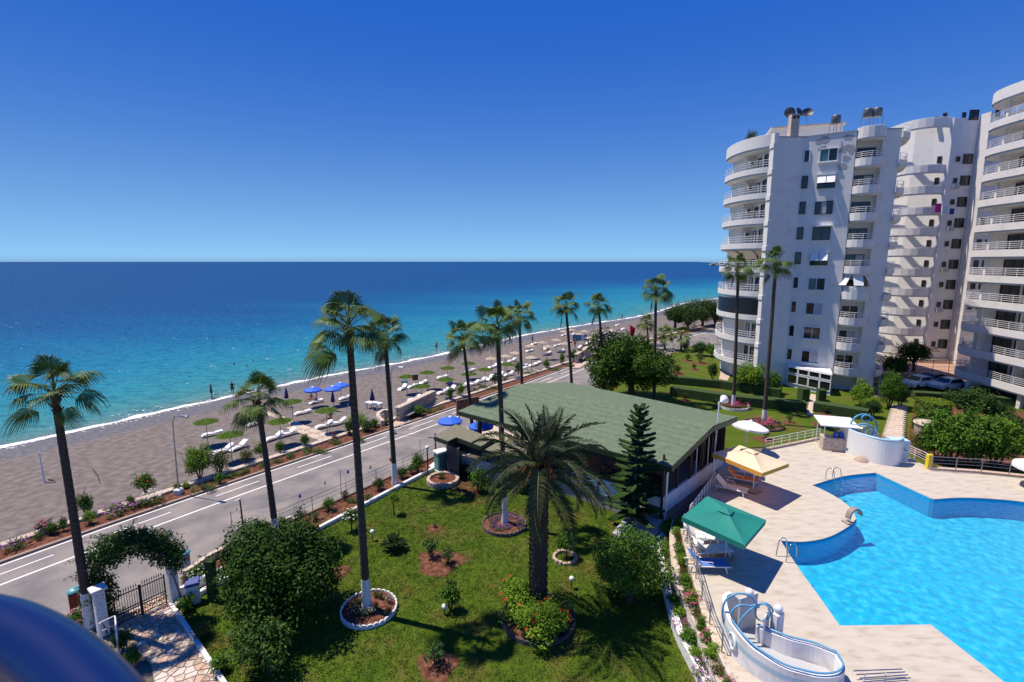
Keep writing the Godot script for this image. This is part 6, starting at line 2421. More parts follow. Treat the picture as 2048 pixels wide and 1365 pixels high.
	m.bevel(Transform3D(Basis(Vector3(1, 0, 0), 0.2), Vector3(0, 0.98, 0)), Vector3(0.56, 0.14, 0.46), 0.03)
	part(m, "lid", mat(0.02, 0.05, 0.22, 0.4), o)
	m = MB.new()
	kerb(m, lined([[345, 1203], [385, 1182], [445, 1152]]), 0.16, -0.05, 0.5)
	o = thing("gate_wall", "low white wall running from the gate pillar to the meter box", "wall")
	part(m, "wall", M.limewash, o)
	# brush pile beds along driveway, small hedge plants
	for p in [[372, 1222, 0.9, 0.75, "green"], [405, 1275, 0.8, 0.7, "olive"], [440, 1345, 0.85, 0.75, "green"], [245, 1300, 0.9, 0.9, "dark"], [262, 1335, 0.8, 0.8, "green"]]:
		shrub("drive_shrub", "rounded shrub growing along the stone driveway", "shrub", G(p[0], p[1]), p[2], p[3], p[4], "shrubs along the driveway")
	hedge("slim columnar cypress-like hedge beside the meter box", [G2(412, 1205), G2(420, 1197)], 0.5, 0.0, 2.0, Color(0.02, 0.05, 0.012), Color(0.05, 0.1, 0.02), 200.0)
	fence_rail("gate_fence", "short white railing left of the gate", [G2(205, 1290), G2(235, 1275), G2(238, 1310)], 0.0, 0.95, 2, 0.6, M.metal_white, 0.03)

# ---------------------------------------------------------------- beach
func lounger_proto(called, label, back: float, mtl):
	var o = thing(called, label, "sun lounger", Vector3.ZERO, 0.0, "white loungers on the beach")
	var m := MB.new()
	for s in [-1.0, 1.0]:
		m.tube([Vector3(-0.95, 0.3, s * 0.3), Vector3(-0.4, 0.36, s * 0.3), Vector3(0.3, 0.3, s * 0.3), Vector3(0.95, 0.3, s * 0.3)], 0.03, 5)
	part(m, "frame", mtl, o)
	for q in [[-0.8, -1.0], [-0.8, 1.0], [0.75, -1.0], [0.75, 1.0]]:
		m = MB.new()
		m.tube([Vector3(q[0], 0.3, q[1] * 0.28), Vector3(q[0] * 1.05, -0.05, q[1] * 0.3)], [0.045, 0.035], 5)
		part(m, "leg", mtl, o)
	m = MB.new()
	var prev := []
	for k in 9:
		var t := k / 8.0
		var x := lerpf(-0.97, 0.25, t)
		var q := [Vector3(x, 0.33 + 0.07 * sin(PI * t * 1.3) - 0.16 * pow(1.0 - t, 5), -0.31), Vector3(x, 0.33 + 0.07 * sin(PI * t * 1.3) - 0.16 * pow(1.0 - t, 5), 0.31)]
		if prev.size():
			m.quad(prev[0], prev[1], q[1], q[0], Vector3.UP)
			m.quad(prev[0] - Vector3(0, 0.04, 0), prev[1] - Vector3(0, 0.04, 0), q[1] - Vector3(0, 0.04, 0), q[0] - Vector3(0, 0.04, 0), Vector3.DOWN)
			m.quad(prev[1] - Vector3(0, 0.04, 0), q[1] - Vector3(0, 0.04, 0), q[1], prev[1], Vector3(0, 0, 1))
			m.quad(prev[0] - Vector3(0, 0.04, 0), q[0] - Vector3(0, 0.04, 0), q[0], prev[0], Vector3(0, 0, -1))
		prev = q
	part(m, "seat", mtl, o)
	m = MB.new()
	var bb := Basis(Vector3(0, 0, 1), back)
	m.bevel(Transform3D(bb, Vector3(0.25, 0.36, 0) + bb * Vector3(0.38, 0, 0)), Vector3(0.74, 0.05, 0.62), 0.02)
	part(m, "backrest", mtl, o)
	return o

func thatch_proto(called, label, r: float, ca: Color, cb: Color, group):
	rng.seed = 300 + int(ca.g * 1000)
	var o = thing(called, label, "parasol", Vector3.ZERO, 0.0, group)
	var m := MB.new()
	m.paint(ca.lerp(cb, 0.4))
	m.lathe([[r * 0.96, 2.13], [r * 0.6, 2.24], [r * 0.25, 2.34], [0.01, 2.42]], Vector3.ZERO, 20)
	for ly in 4:
		var r0 := r * (0.02 + 0.24 * ly)
		var r1 := r * (0.4 + 0.21 * ly)
		for k in 46:
			var a := TAU * (k + 0.5 * (ly % 2)) / 46.0 + rng.randf_range(-0.04, 0.04)
			var rr := r1 * rng.randf_range(0.93, 1.06)
			var y0 := 2.44 - 0.3 * r0 / r
			var y1 := 2.45 - 0.3 * rr / r + rng.randf_range(-0.02, 0.03)
			var w := rr * 0.085
			m.paint(ca.lerp(cb, rng.randf()))
			var d := Vector3(cos(a), 0, sin(a))
			var s := Vector3(-sin(a), 0, cos(a))
			m.quad(d * r0 + Vector3(0, y0, 0) - s * w * 0.3, d * r0 + Vector3(0, y0, 0) + s * w * 0.3, d * rr + Vector3(0, y1, 0) + s * w * 0.7, d * rr + Vector3(0, y1, 0) - s * w * 0.7, Vector3.UP)
	part(m, "thatch", M.thatch_green, o)
	m = MB.new()
	m.tube([Vector3(0, -0.2, 0), Vector3(0, 2.3, 0)], 0.035, 8)
	part(m, "pole", M.metal_grey, o)
	m = MB.new()
	for k in 8:
		var a := TAU * k / 8.0
		m.tube([Vector3(0, 2.3, 0), Vector3(cos(a) * r * 0.9, 2.11, sin(a) * r * 0.9)], 0.015, 4)
	part(m, "ribs", M.darkwood, o)
	return o

func round_parasol(called, label, at: Vector3, r: float, h: float, mtl, tip_mat, group = "", sides := 8, tilt := 0.0):
	var o = thing(called, label, "parasol", at, 0.3, group)
	var top := Vector3(0, h + r * 0.32, 0)
	var tb := Transform3D(Basis(Vector3(0, 0, 1), tilt), Vector3(0, h * 0.0, 0))
	for k in sides:
		var a0 := TAU * k / sides
		var a1 := TAU * (k + 1) / sides
		var m := MB.new()
		var prev := []
		for j in 5:
			var t := j / 4.0
			var y := h + r * 0.32 * (1.0 - pow(t, 1.35))
			var q := [Vector3(cos(a0) * r * t, y, sin(a0) * r * t), Vector3(cos((a0 + a1) * 0.5) * r * t * 0.955, y - 0.015 * t, sin((a0 + a1) * 0.5) * r * t * 0.955), Vector3(cos(a1) * r * t, y, sin(a1) * r * t)]
			if prev.size():
				for c in 2:
					m.quad(prev[c], prev[c + 1], q[c + 1], q[c], Vector3.UP)
			prev = q
		for c in 2:
			m.quad(prev[c], prev[c + 1], prev[c + 1] - Vector3(0, 0.14, 0), prev[c] - Vector3(0, 0.14, 0), prev[1])
		part(m, "canopy_panel", mtl, o, tb)
	var m2 := MB.new()
	m2.lathe([[0.14, h + r * 0.3], [0.1, h + r * 0.36], [0.015, h + r * 0.42]], Vector3.ZERO, 8)
	part(m2, "cap", tip_mat, o, tb)
	m2 = MB.new()
	m2.tube([Vector3(0, -0.2, 0), Vector3(0, h + r * 0.3, 0)], 0.025, 8)
	part(m2, "pole", M.metal_white, o)
	m2 = MB.new()
	for k in sides:
		var a := TAU * k / sides
		m2.tube([Vector3(0, h - 0.2, 0), Vector3(cos(a) * r * 0.55, h + r * 0.15, sin(a) * r * 0.55)], 0.01, 4)
	part(m2, "ribs", M.metal_grey, o)
	return o

func beach_things() -> void:
	# slab walk
	var o = thing("beach_walk", "walk of pale concrete slabs laid across the shingle", "path")
	var a := GB(532, 826)
	var b := GB(596, 852)
	var c := GB(668, 884)
	for seg in [[a, b, 0.75, 11], [b + Vector3(-0.3, 0, 0.3), c, 1.5, 15]]:
		for k in seg[3]:
			var p: Vector3 = seg[0].lerp(seg[1], (k + 0.5) / seg[3])
			var d: Vector3 = seg[1] - seg[0]
			var w: float = d.length() / seg[3]
			for s in (2 if seg[2] > 1.0 else 1):
				var m := MB.new()
				m.bevel(Transform3D(Basis(Vector3.UP, -Vector2(d.x, d.z).angle() + rng.randf_range(-0.02, 0.02)), Vector3.ZERO), Vector3(w - 0.03, 0.12, 0.72), 0.02)
				var off := Vector3(-d.z, 0, d.x).normalized() * (0.38 * (s * 2 - 1) if seg[2] > 1.0 else 0.0)
				var q := p + off
				part(m, "slab", M.cream if (k + s) % 4 else M.stone, o, Transform3D(Basis.IDENTITY, Vector3(q.x, beach_y(Vector2(q.x, q.z)) + 0.03, q.z)))
	# thatched parasols
	var gp = thatch_proto("thatched_parasol", "green thatched parasol on a thin pole on the shingle", 0.98, Color(0.045, 0.085, 0.012), Color(0.095, 0.15, 0.025), "green thatched parasols on the beach")
	var first := true
	for p in [[411, 843], [459, 869], [559, 842], [583, 803], [652, 820], [813, 753], [854, 745], [843, 772], [895, 736], [891, 759], [937, 727], [938, 748], [970, 739], [1015, 729]]:
		var at := GB(p[0], p[1], 2.2)
		if first:
			gp.position = at
			first = false
		else:
			copy_of(gp, at, p[0] * 0.7)
	var sp2 = thatch_proto("straw_parasol", "straw coloured parasol on a thin pole on the far shingle", 0.85, Color(0.42, 0.33, 0.24), Color(0.6, 0.5, 0.39), "straw parasols on the far beach")
	first = true
	for p in [[982, 717], [1011, 712], [1030, 706], [1063, 715], [1096, 693], [1060, 692], [1085, 685], [1112, 680], [1127, 663], [1143, 660], [1158, 668], [1169, 663], [1193, 667], [1131, 687], [1180, 676], [1208, 662], [1222, 660]]:
		var at := GB(p[0], p[1], 2.2)
		if first:
			sp2.position = at
			first = false
		else:
			copy_of(sp2, at, p[0] * 0.7)
	# loungers: flat or with raised back
	var la = lounger_proto("beach_lounger", "white plastic sun lounger with raised back on the shingle", 0.5, M.plastic)
	var lb = lounger_proto("beach_lounger", "white plastic sun lounger lying flat on the shingle", 0.08, M.plastic)
	var na := 0
	var nb := 0
	var base_turn := 1.0
	for p in [[424, 872, 0], [447, 906, 1], [477, 899, 1], [510, 851, 0], [548, 880, 1], [576, 872, 1], [605, 829, 0], [648, 856, 1], [676, 850, 1], [691, 799, 0], [805, 780, 1], [824, 776, 0], [829, 802, 1], [855, 797, 1], [847, 768, 0], [886, 788, 1], [903, 783, 1], [885, 757, 0], [928, 775, 1], [948, 771, 1], [962, 765, 1], [980, 760, 1], [940, 744, 0], [984, 737, 0], [998, 730, 0], [1000, 754, 1], [1018, 752, 1], [1024, 724, 1], [1045, 740, 0], [1047, 735, 0], [1066, 733, 0], [1075, 729, 0], [1059, 704, 0], [1068, 690, 0], [1092, 699, 0], [1098, 708, 0], [1115, 693, 0], [1124, 704, 0], [1139, 686, 0], [1160, 696, 0], [1172, 677, 0], [1176, 688, 0], [1146, 670, 0], [1211, 668, 0], [1128, 672, 0], [1196, 684, 0], [1183, 699, 0], [1224, 664, 0], [1237, 668, 0], [1246, 660, 0], [1235, 652, 0], [1222, 676, 0], [632, 807, 0]]:
		var at := GB(p[0], p[1])
		var turn: float = base_turn + 0.25 * sin(p[0] * 0.9)
		if p[2] == 1:
			if na == 0: la.transform = Transform3D(Basis(Vector3.UP, turn).scaled_local(Vector3(0.88, 0.85, 0.88)), at)
			else: copy_of(la, at, turn, "", Vector3(0.88, 0.85, 0.88))
			na += 1
		else:
			if nb == 0: lb.transform = Transform3D(Basis(Vector3.UP, turn).scaled_local(Vector3(0.88, 0.85, 0.88)), at)
			else: copy_of(lb, at, turn, "", Vector3(0.88, 0.85, 0.88))
			nb += 1
	# blue parasols, closed ones
	for p in [[625, 778], [665, 776], [680, 769]]:
		var at := GB(p[0], p[1], 2.1)
		round_parasol("blue_parasol", "open bright blue parasol with white tip on the beach", at, 0.95, 2.0, M.cloth_blue, M.plastic, "open blue parasols on the beach")
	for p in [[572, 787, 1.0], [665, 794, 1.0], [744, 791, 1.15], [700, 802, 0.8]]:
		var at := GB(p[0], p[1], 1.6)
		o = thing("closed_parasol", "closed navy parasol standing on the beach", "parasol", at, 0.0, "closed navy parasols on the beach")
		var m := MB.new()
		m.lathe([[0.03, 1.0], [0.24 * p[2], 1.05], [0.2 * p[2], 1.4], [0.12, 1.9], [0.02, 2.3]], Vector3.ZERO, 9)
		part(m, "folded_canopy", M.cloth_navy, o)
		m = MB.new()
		m.tube([Vector3(0, -0.1, 0), Vector3(0, 2.4, 0)], 0.025, 6)
		part(m, "pole", M.metal_white, o)
	# table
	var tp := GB(748, 818)
	o = thing("beach_table", "long white table standing alone on the shingle", "table", tp, -0.5)
	var m3 := MB.new()
	m3.bevel(Transform3D(Basis.IDENTITY, Vector3(0, 0.66, 0)), Vector3(1.9, 0.08, 0.85), 0.02)
	part(m3, "table_top", M.plastic, o)
	for q in [[-0.75, -0.3], [0.75, -0.3], [-0.75, 0.3], [0.75, 0.3]]:
		m3 = MB.new()
		m3.cbox(Vector3(q[0], 0.3, q[1]), Vector3(0.12, 0.64, 0.12))
		part(m3, "leg", M.plastic, o)
	# lime swimming ring
	var rp := GB(660, 829)
	o = thing("swim_ring", "lime green swimming ring lying on the shingle", "swim ring", rp + Vector3(0, 0.35, 0))
	m3 = MB.new()
	var rpts := []
	for k in 19:
		var an := TAU * k / 18.0
		rpts.append(Vector3(cos(an) * 0.34, sin(an) * 0.34, 0))
	m3.tube(rpts, 0.08, 8, false)
	part(m3, "ring", mat(0.25, 0.7, 0.2, 0.4), o)
	# driftwood, stick
	for p in [[96, 961, 110, 966, "dark piece of driftwood lying beside the pale beach post"], [185, 940, 199, 968, "long crooked dark stick lying on the bare shingle"]]:
		var p0 := GB(p[0], p[1])
		var p1 := GB(p[2], p[3])
		o = thing("driftwood", p[4], "driftwood", p0)
		m3 = MB.new()
		m3.tube([Vector3(0, 0.06, 0), (p1 - p0) * 0.5 + Vector3(0.1, 0.12, 0), (p1 - p0) + Vector3(0, 0.05, 0)], [0.045, 0.04, 0.025], 6)
		part(m3, "wood", M.bark, o)
	var pp := GB(88, 965)
	o = thing("beach_post", "pale slim post standing on the bare shingle", "post", pp)
	m3 = MB.new()
	m3.tube([Vector3(0, -0.2, 0), Vector3(-0.05, up_to(83, 905, pp) - pp.y, 0)], [0.06, 0.05], 6)
	part(m3, "post", M.metal_white, o)
	m3 = MB.new()
	m3.lathe([[0.08, 0.0], [0.1, 0.03], [0.01, 0.06]], Vector3.ZERO, 8)
	part(m3, "foot", M.metal_grey, o)
	# sign on a pole
	var sg := GB(834, 812)
	o = thing("beach_sign", "brown square sign on a white pole by the beach steps", "sign", sg)
	var hh := up_to(831, 757, sg) - sg.y
	m3 = MB.new()
	m3.tube([Vector3(0, -0.1, 0), Vector3(-0.1, hh, 0)], 0.04, 6)
	part(m3, "pole", M.metal_white, o)
	m3 = MB.new()
	m3.cbox(Vector3(-0.1, hh + 0.1, 0.05), Vector3(0.62, 0.6, 0.05), 0.3)
	part(m3, "board", M.brown_board, o)
	# stone entrance walls with steps
	for w in [[[796, 842], [866, 806], "sloping stone wall with pale coping at the beach steps"], [[1152, 726], [1180, 706], "pale curved stone wall at the farther beach steps"]]:
		var p0 := G(w[0][0], w[0][1], 0.1)
		var p1 := G(w[1][0], w[1][1], 0.1)
		o = thing("entrance_wall", w[2], "wall", p0)
		var d := p1 - p0
		var L := d.length()
		var yaw := -Vector2(d.x, d.z).angle()
		rng.seed = int(L * 100)
		for r in 5:
			var x := -0.1 * (r % 2)
			while x < L:
				var sl := rng.randf_range(0.45, 0.8)
				var hh2 := 0.24
				m3 = MB.new()
				m3.bevel(Transform3D(Basis(Vector3.UP, yaw), Vector3.ZERO), Vector3(sl - 0.02, hh2 - 0.02, 0.45 + rng.randf() * 0.05), 0.03)
				part(m3, "stone", [M.stone, M.rosy, M.cream][rng.randi() % 3], o, Transform3D(Basis.IDENTITY, d.normalized() * (x + sl * 0.5) + Vector3(0, 0.1 + r * 0.24, 0)))
				x += sl
		m3 = MB.new()
		m3.bevel(Transform3D(Basis(Vector3.UP, yaw), d * 0.5 + Vector3(0, 1.27, 0)), Vector3(L + 0.2, 0.14, 0.62), 0.03)
		part(m3, "coping", M.cream, o)
		m3 = MB.new()
		m3.bevel(Transform3D(Basis(Vector3.UP, yaw), d * 0.3 + Vector3(0.3, 0.42, 0.75)), Vector3(1.6, 0.12, 0.45), 0.03)
		part(m3, "bench", M.cream, o)
		struct("entrance_paving", sheet([[w[0][0] - 22, w[0][1] + 12], [w[0][0] + 8, w[0][1] + 10], [w[0][0] + 30, w[0][1] - 4], [w[0][0] + 2, w[0][1] - 4]], 0.075), M.rosy, "pinkish paving at the beach steps")
	m3 = MB.new()
	kerb(m3, smoothed(lined([[762, 850], [752, 836], [764, 826], [782, 826]], 0.2)), 0.35, -0.4, 0.55)
	o = thing("curved_wall", "short curved cream wall beside the beach steps", "wall")
	part(m3, "wall", M.cream, o)
	fence_rail("handrail", "thin white handrail running down from the beach steps", [G2(768, 845), G2(735, 858)], -0.2, 1.0, 2, 1.5, M.metal_white, 0.025)
	# bush on the beach near the wall
	shrub("beach_bush", "round light green tamarisk bush behind the beach wall", "shrub", GB(715, 862), 2.3, 1.7, "lime")
	# street lamps along the bed
	for p in [[357, 988, 343, 832, "tall slim street lamp with curved arm rising from the flower bed by bare shingle"], [785, 866, 781, 735, "street lamp with curved arm beside the stone entrance wall"], [1190, 712, 1186, 640, "distant street lamp beside the far beach steps"]]:
		var at := G(p[0], p[1], 0.05)
		o = thing("street_lamp", p[4], "street lamp", at)
		var h := up_to(p[2], p[3], at)
		var lx: float = ray(p[2], p[3]).x * at.z / ray(p[2], p[3]).z - at.x
		m3 = MB.new()
		m3.tube([Vector3(0, -0.1, 0), Vector3(lx * 0.6, h * 0.55, 0), Vector3(lx, h - 0.5, 0), Vector3(lx + 0.25, h - 0.05, 0.1), Vector3(lx + 0.8, h, 0.25)], [0.055, 0.042, 0.035, 0.03, 0.026], 8)
		part(m3, "pole", M.metal_grey, o)
		m3 = MB.new()
		m3.bevel(Transform3D(Basis(Vector3.UP, -0.3), Vector3(lx + 1.0, h + 0.02, 0.32)), Vector3(0.55, 0.12, 0.22), 0.04)
		part(m3, "lamp_head", M.metal_grey, o)
		m3 = MB.new()
		m3.bevel(Transform3D(Basis.IDENTITY, Vector3(0, 0.15, 0)), Vector3(0.45, 0.4, 0.45), 0.06)
		part(m3, "footing", M.limewash, o)
	# red flag
	var fp := G(1257, 770)
	o = thing("flag_pole", "slim pole with a red flag behind the big round tree", "flag", fp)
	var fh := up_to(1254, 648, fp)
	m3 = MB.new()
	m3.tube([Vector3.ZERO, Vector3(-0.1, fh, 0)], [0.05, 0.03], 6)
	part(m3, "pole", M.metal_white, o)
	m3 = MB.new()
	var prev := []
	for k in 7:
		var t := k / 6.0
		var q := [Vector3(-0.1 + 0.75 * t, fh - 0.1 - 0.5 * t, 0.15 * sin(t * 6.0)), Vector3(-0.1 + 0.45 * t, fh - 1.3 - 0.35 * t, 0.15 * sin(t * 6.0 + 0.6))]
		if prev.size(): m3.quad(prev[0], prev[1], q[1], q[0], Vector3(0, 0, 1))
		prev = q
	part(m3, "flag", M.cloth_red, o)
	# people
	var skin := Color(0.3, 0.16, 0.1)
	var dk := Color(0.015, 0.015, 0.02)
	var nv := Color(0.02, 0.025, 0.1)
	var S := [[465, 790, 0.5, "walk", dk, dk, "person in dark clothes walking in the surf"], [423, 797, 2.4, "stand", dk, dk, "person in dark clothes standing knee-deep beside a ripple line"],
		[975, 694, 0.2, "stand", Color(0.25, 0.05, 0.05), nv, "person in red top and navy trunks standing at the water's edge"], [1010, 694, -0.4, "walk", Color(0.6, 0.6, 0.6), nv, "person in a white top walking along the wet shingle"], [873, 702, 0.9, "stand", skin, nv, "bather in navy trunks standing in the shallows behind a palm"], [1244, 640, 0.9, "stand", nv, dk, "distant person in navy walking at the far water's edge"],
		[1065, 688, 1.9, "stand", dk, dk, "person in black standing among the straw parasols"], [1193, 680, -0.7, "walk", nv, dk, "person in navy walking between far loungers"], [1143, 670, 0.4, "stand", dk, Color(0.1, 0.03, 0.03), "person standing under a straw parasol"], [1150, 696, 0.4, "stand", Color(0.4, 0.04, 0.04), Color(0.3, 0.03, 0.03), "person in red standing beside far loungers"], [1176, 690, 1.0, "stand", dk, dk, "person in black beside a white lounger under the far parasols"]]
	for p in S:
		var at := GB(p[0], p[1])
		person(p[6], at, p[2], p[3], skin, p[4], p[5])
	var seated := [[661, 846, -0.9, "sit", dk, dk, "person in black sitting on a lounger beside the tamarisk bush"], [632, 806, -0.6, "sit", Color(0.4, 0.42, 0.55), nv, "person in a pale top sitting under an open blue parasol"], [622, 806, -0.4, "sit", skin, dk, "bather sitting on the ground under an open blue parasol"], [1097, 706, -0.9, "sit", skin, dk, "bather sitting up on a far lounger"], [1060, 702, -0.9, "lie", skin, nv, "bather lying on a lounger beneath the straw parasols"]]
	for p in seated:
		var at := GB(p[0], p[1])
		person(p[6], at + Vector3(0, 0.32, 0), p[2], p[3], skin, p[4], p[5])
	for p in [[468, 731], [493, 734], [506, 724], [1033, 650], [1236, 626]]:
		var at := G(p[0], p[1], SEA)
		person("swimmer's head and shoulders showing above the turquoise water", at, p[0] * 0.3, "swim", skin, skin, nv)
	# towels
	for p in [[808, 775, "teal towel hung over a raised lounger", M.teal], [898, 778, "dark blue towel hung over a raised lounger", M.cloth_navy]]:
		var at := GB(p[0], p[1])
		o = thing("towel", p[2], "towel", at + Vector3(0.1, 0.6, 0), 0.5)
		m3 = MB.new()
		var pv := []
		for k in 8:
			var t := k / 7.0
			var q := [Vector3(-0.35, 0.45 * sin(t * PI) - 0.1, -0.3 + 0.6 * t), Vector3(0.35, 0.42 * sin(t * PI) - 0.12, -0.3 + 0.6 * t + 0.03 * sin(k))]
			if pv.size(): m3.quad(pv[0], pv[1], q[1], q[0], Vector3.UP)
			pv = q
		part(m3, "cloth", p[3], o)
	var wp := GB(1160, 682)
	o = thing("windbreak", "blue and white striped windbreak on the far beach", "windbreak", wp, 0.1)
	for k in 5:
		m3 = MB.new()
		m3.cbox(Vector3(-1.2 + k * 0.6, 0.65, 0), Vector3(0.598, 1.2, 0.03))
		part(m3, "cloth_strip", [mat(0.04, 0.2, 0.35, 0.8), mat(0.6, 0.62, 0.65, 0.8)][k % 2 if k > 1 else 0], o)

func square_parasol(called, label, at: Vector3, turn: float, half: Vector2, h: float, rise: float, mtl, val_mat, tilt: Basis, offset_pole := Vector3.ZERO):
	var o = thing(called, label, "parasol", at, turn)
	var tb := Transform3D(tilt, Vector3(0, h, 0))
	var c := [Vector3(-half.x, 0, -half.y), Vector3(half.x, 0, -half.y), Vector3(half.x, 0, half.y), Vector3(-half.x, 0, half.y)]
	var apex := Vector3(0, rise, 0)
	for k in 4:
		var a: Vector3 = c[k]
		var b: Vector3 = c[(k + 1) % 4]
		var m := MB.new()
		var prev := []
		for j in range(1, 7):
			var t := j / 6.0
			var row := []
			for q in 5:
				var s := q / 4.0
				row.append(apex.lerp(a.lerp(b, s), t) - Vector3(0, 0.09 * sin(PI * t) * sin(PI * s) + 0.0, 0))
			if prev.size():
				for q in 4:
					m.quad(prev[q], prev[q + 1], row[q + 1], row[q], Vector3.UP)
			else:
				for q in 4:
					m.tri(apex, row[q], row[q + 1], Vector3.UP)
			prev = row
		part(m, "canopy_panel", mtl, o, tb)
		m = MB.new()
		for q in 4:
			m.quad(prev[q], prev[q + 1], prev[q + 1] - Vector3(0, 0.24, 0), prev[q] - Vector3(0, 0.24, 0), (a + b))
		part(m, "valance", val_mat, o, tb)
		m = MB.new()
		m.tube([Vector3(0, rise * 0.55, 0), Vector3(0, rise * 0.2, 0).lerp(a, 0.5) + Vector3(0, rise * 0.25, 0), a + Vector3(0, -0.03, 0)], 0.014, 5)
		part(m, "rib", M.metal_white, o, tb)
	var m2 := MB.new()
	for k in 4:
		var a: Vector3 = c[k] * 0.2 + Vector3(0, rise * 0.86, 0)
		var b: Vector3 = c[(k + 1) % 4] * 0.2 + Vector3(0, rise * 0.86, 0)
		m2.tri(apex + Vector3(0, 0.07, 0), a, b, Vector3.UP)
	part(m2, "vent_cap", mtl, o, tb)
	m2 = MB.new()
	m2.tube([offset_pole + Vector3(0, 0.05, 0), offset_pole + Vector3(0, h + rise * 0.5, 0) + tilt * Vector3(0, 0.1, 0) * 0.0], 0.032, 8)
	part(m2, "pole", M.metal_white, o)
	m2 = MB.new()
	m2.bevel(Transform3D(Basis.IDENTITY, offset_pole + Vector3(0, 0.05, 0)), Vector3(0.75, 0.1, 0.75), 0.02)
	part(m2, "base", mat(0.3, 0.25, 0.2, 0.8), o)
	return o

func deck_lounger(label, at: Vector3, turn: float, cloth, group):
	var o = thing("pool_lounger", label, "sun lounger", at, turn, group)
	var m := MB.new()
	for s in [-1.0, 1.0]:
		m.tube([Vector3(-1.0, 0.34, s * 0.32), Vector3(0.9, 0.34, s * 0.32)], 0.03, 6)
		m.tube([Vector3(0.25, 0.35, s * 0.3), Vector3(0.8, 0.85, s * 0.3)], 0.025, 6)
	part(m, "frame", M.metal_white, o)
	for q in [[-0.75, -1.0], [-0.75, 1.0], [0.7, -1.0], [0.7, 1.0]]:
		m = MB.new()
		m.tube([Vector3(q[0], 0.34, q[1] * 0.31), Vector3(q[0] * 1.12, 0.0, q[1] * 0.33)], [0.035, 0.03], 6)
		part(m, "leg", M.metal_white, o)
	m = MB.new()
	m.bevel(Transform3D(Basis.IDENTITY, Vector3(-0.36, 0.37, 0)), Vector3(1.22, 0.05, 0.6), 0.02)
	part(m, "seat", cloth, o)
	m = MB.new()
	m.bevel(Transform3D(Basis(Vector3(0, 0, 1), 0.74), Vector3(0.52, 0.63, 0)), Vector3(0.78, 0.05, 0.6), 0.02)
	part(m, "backrest", cloth, o)
	for s in [-1.0, 1.0]:
		m = MB.new()
		m.tube([Vector3(-0.2, 0.36, s * 0.36), Vector3(-0.15, 0.58, s * 0.36), Vector3(0.35, 0.6, s * 0.36)], 0.022, 5)
		part(m, "armrest", M.metal_white, o)
	return o

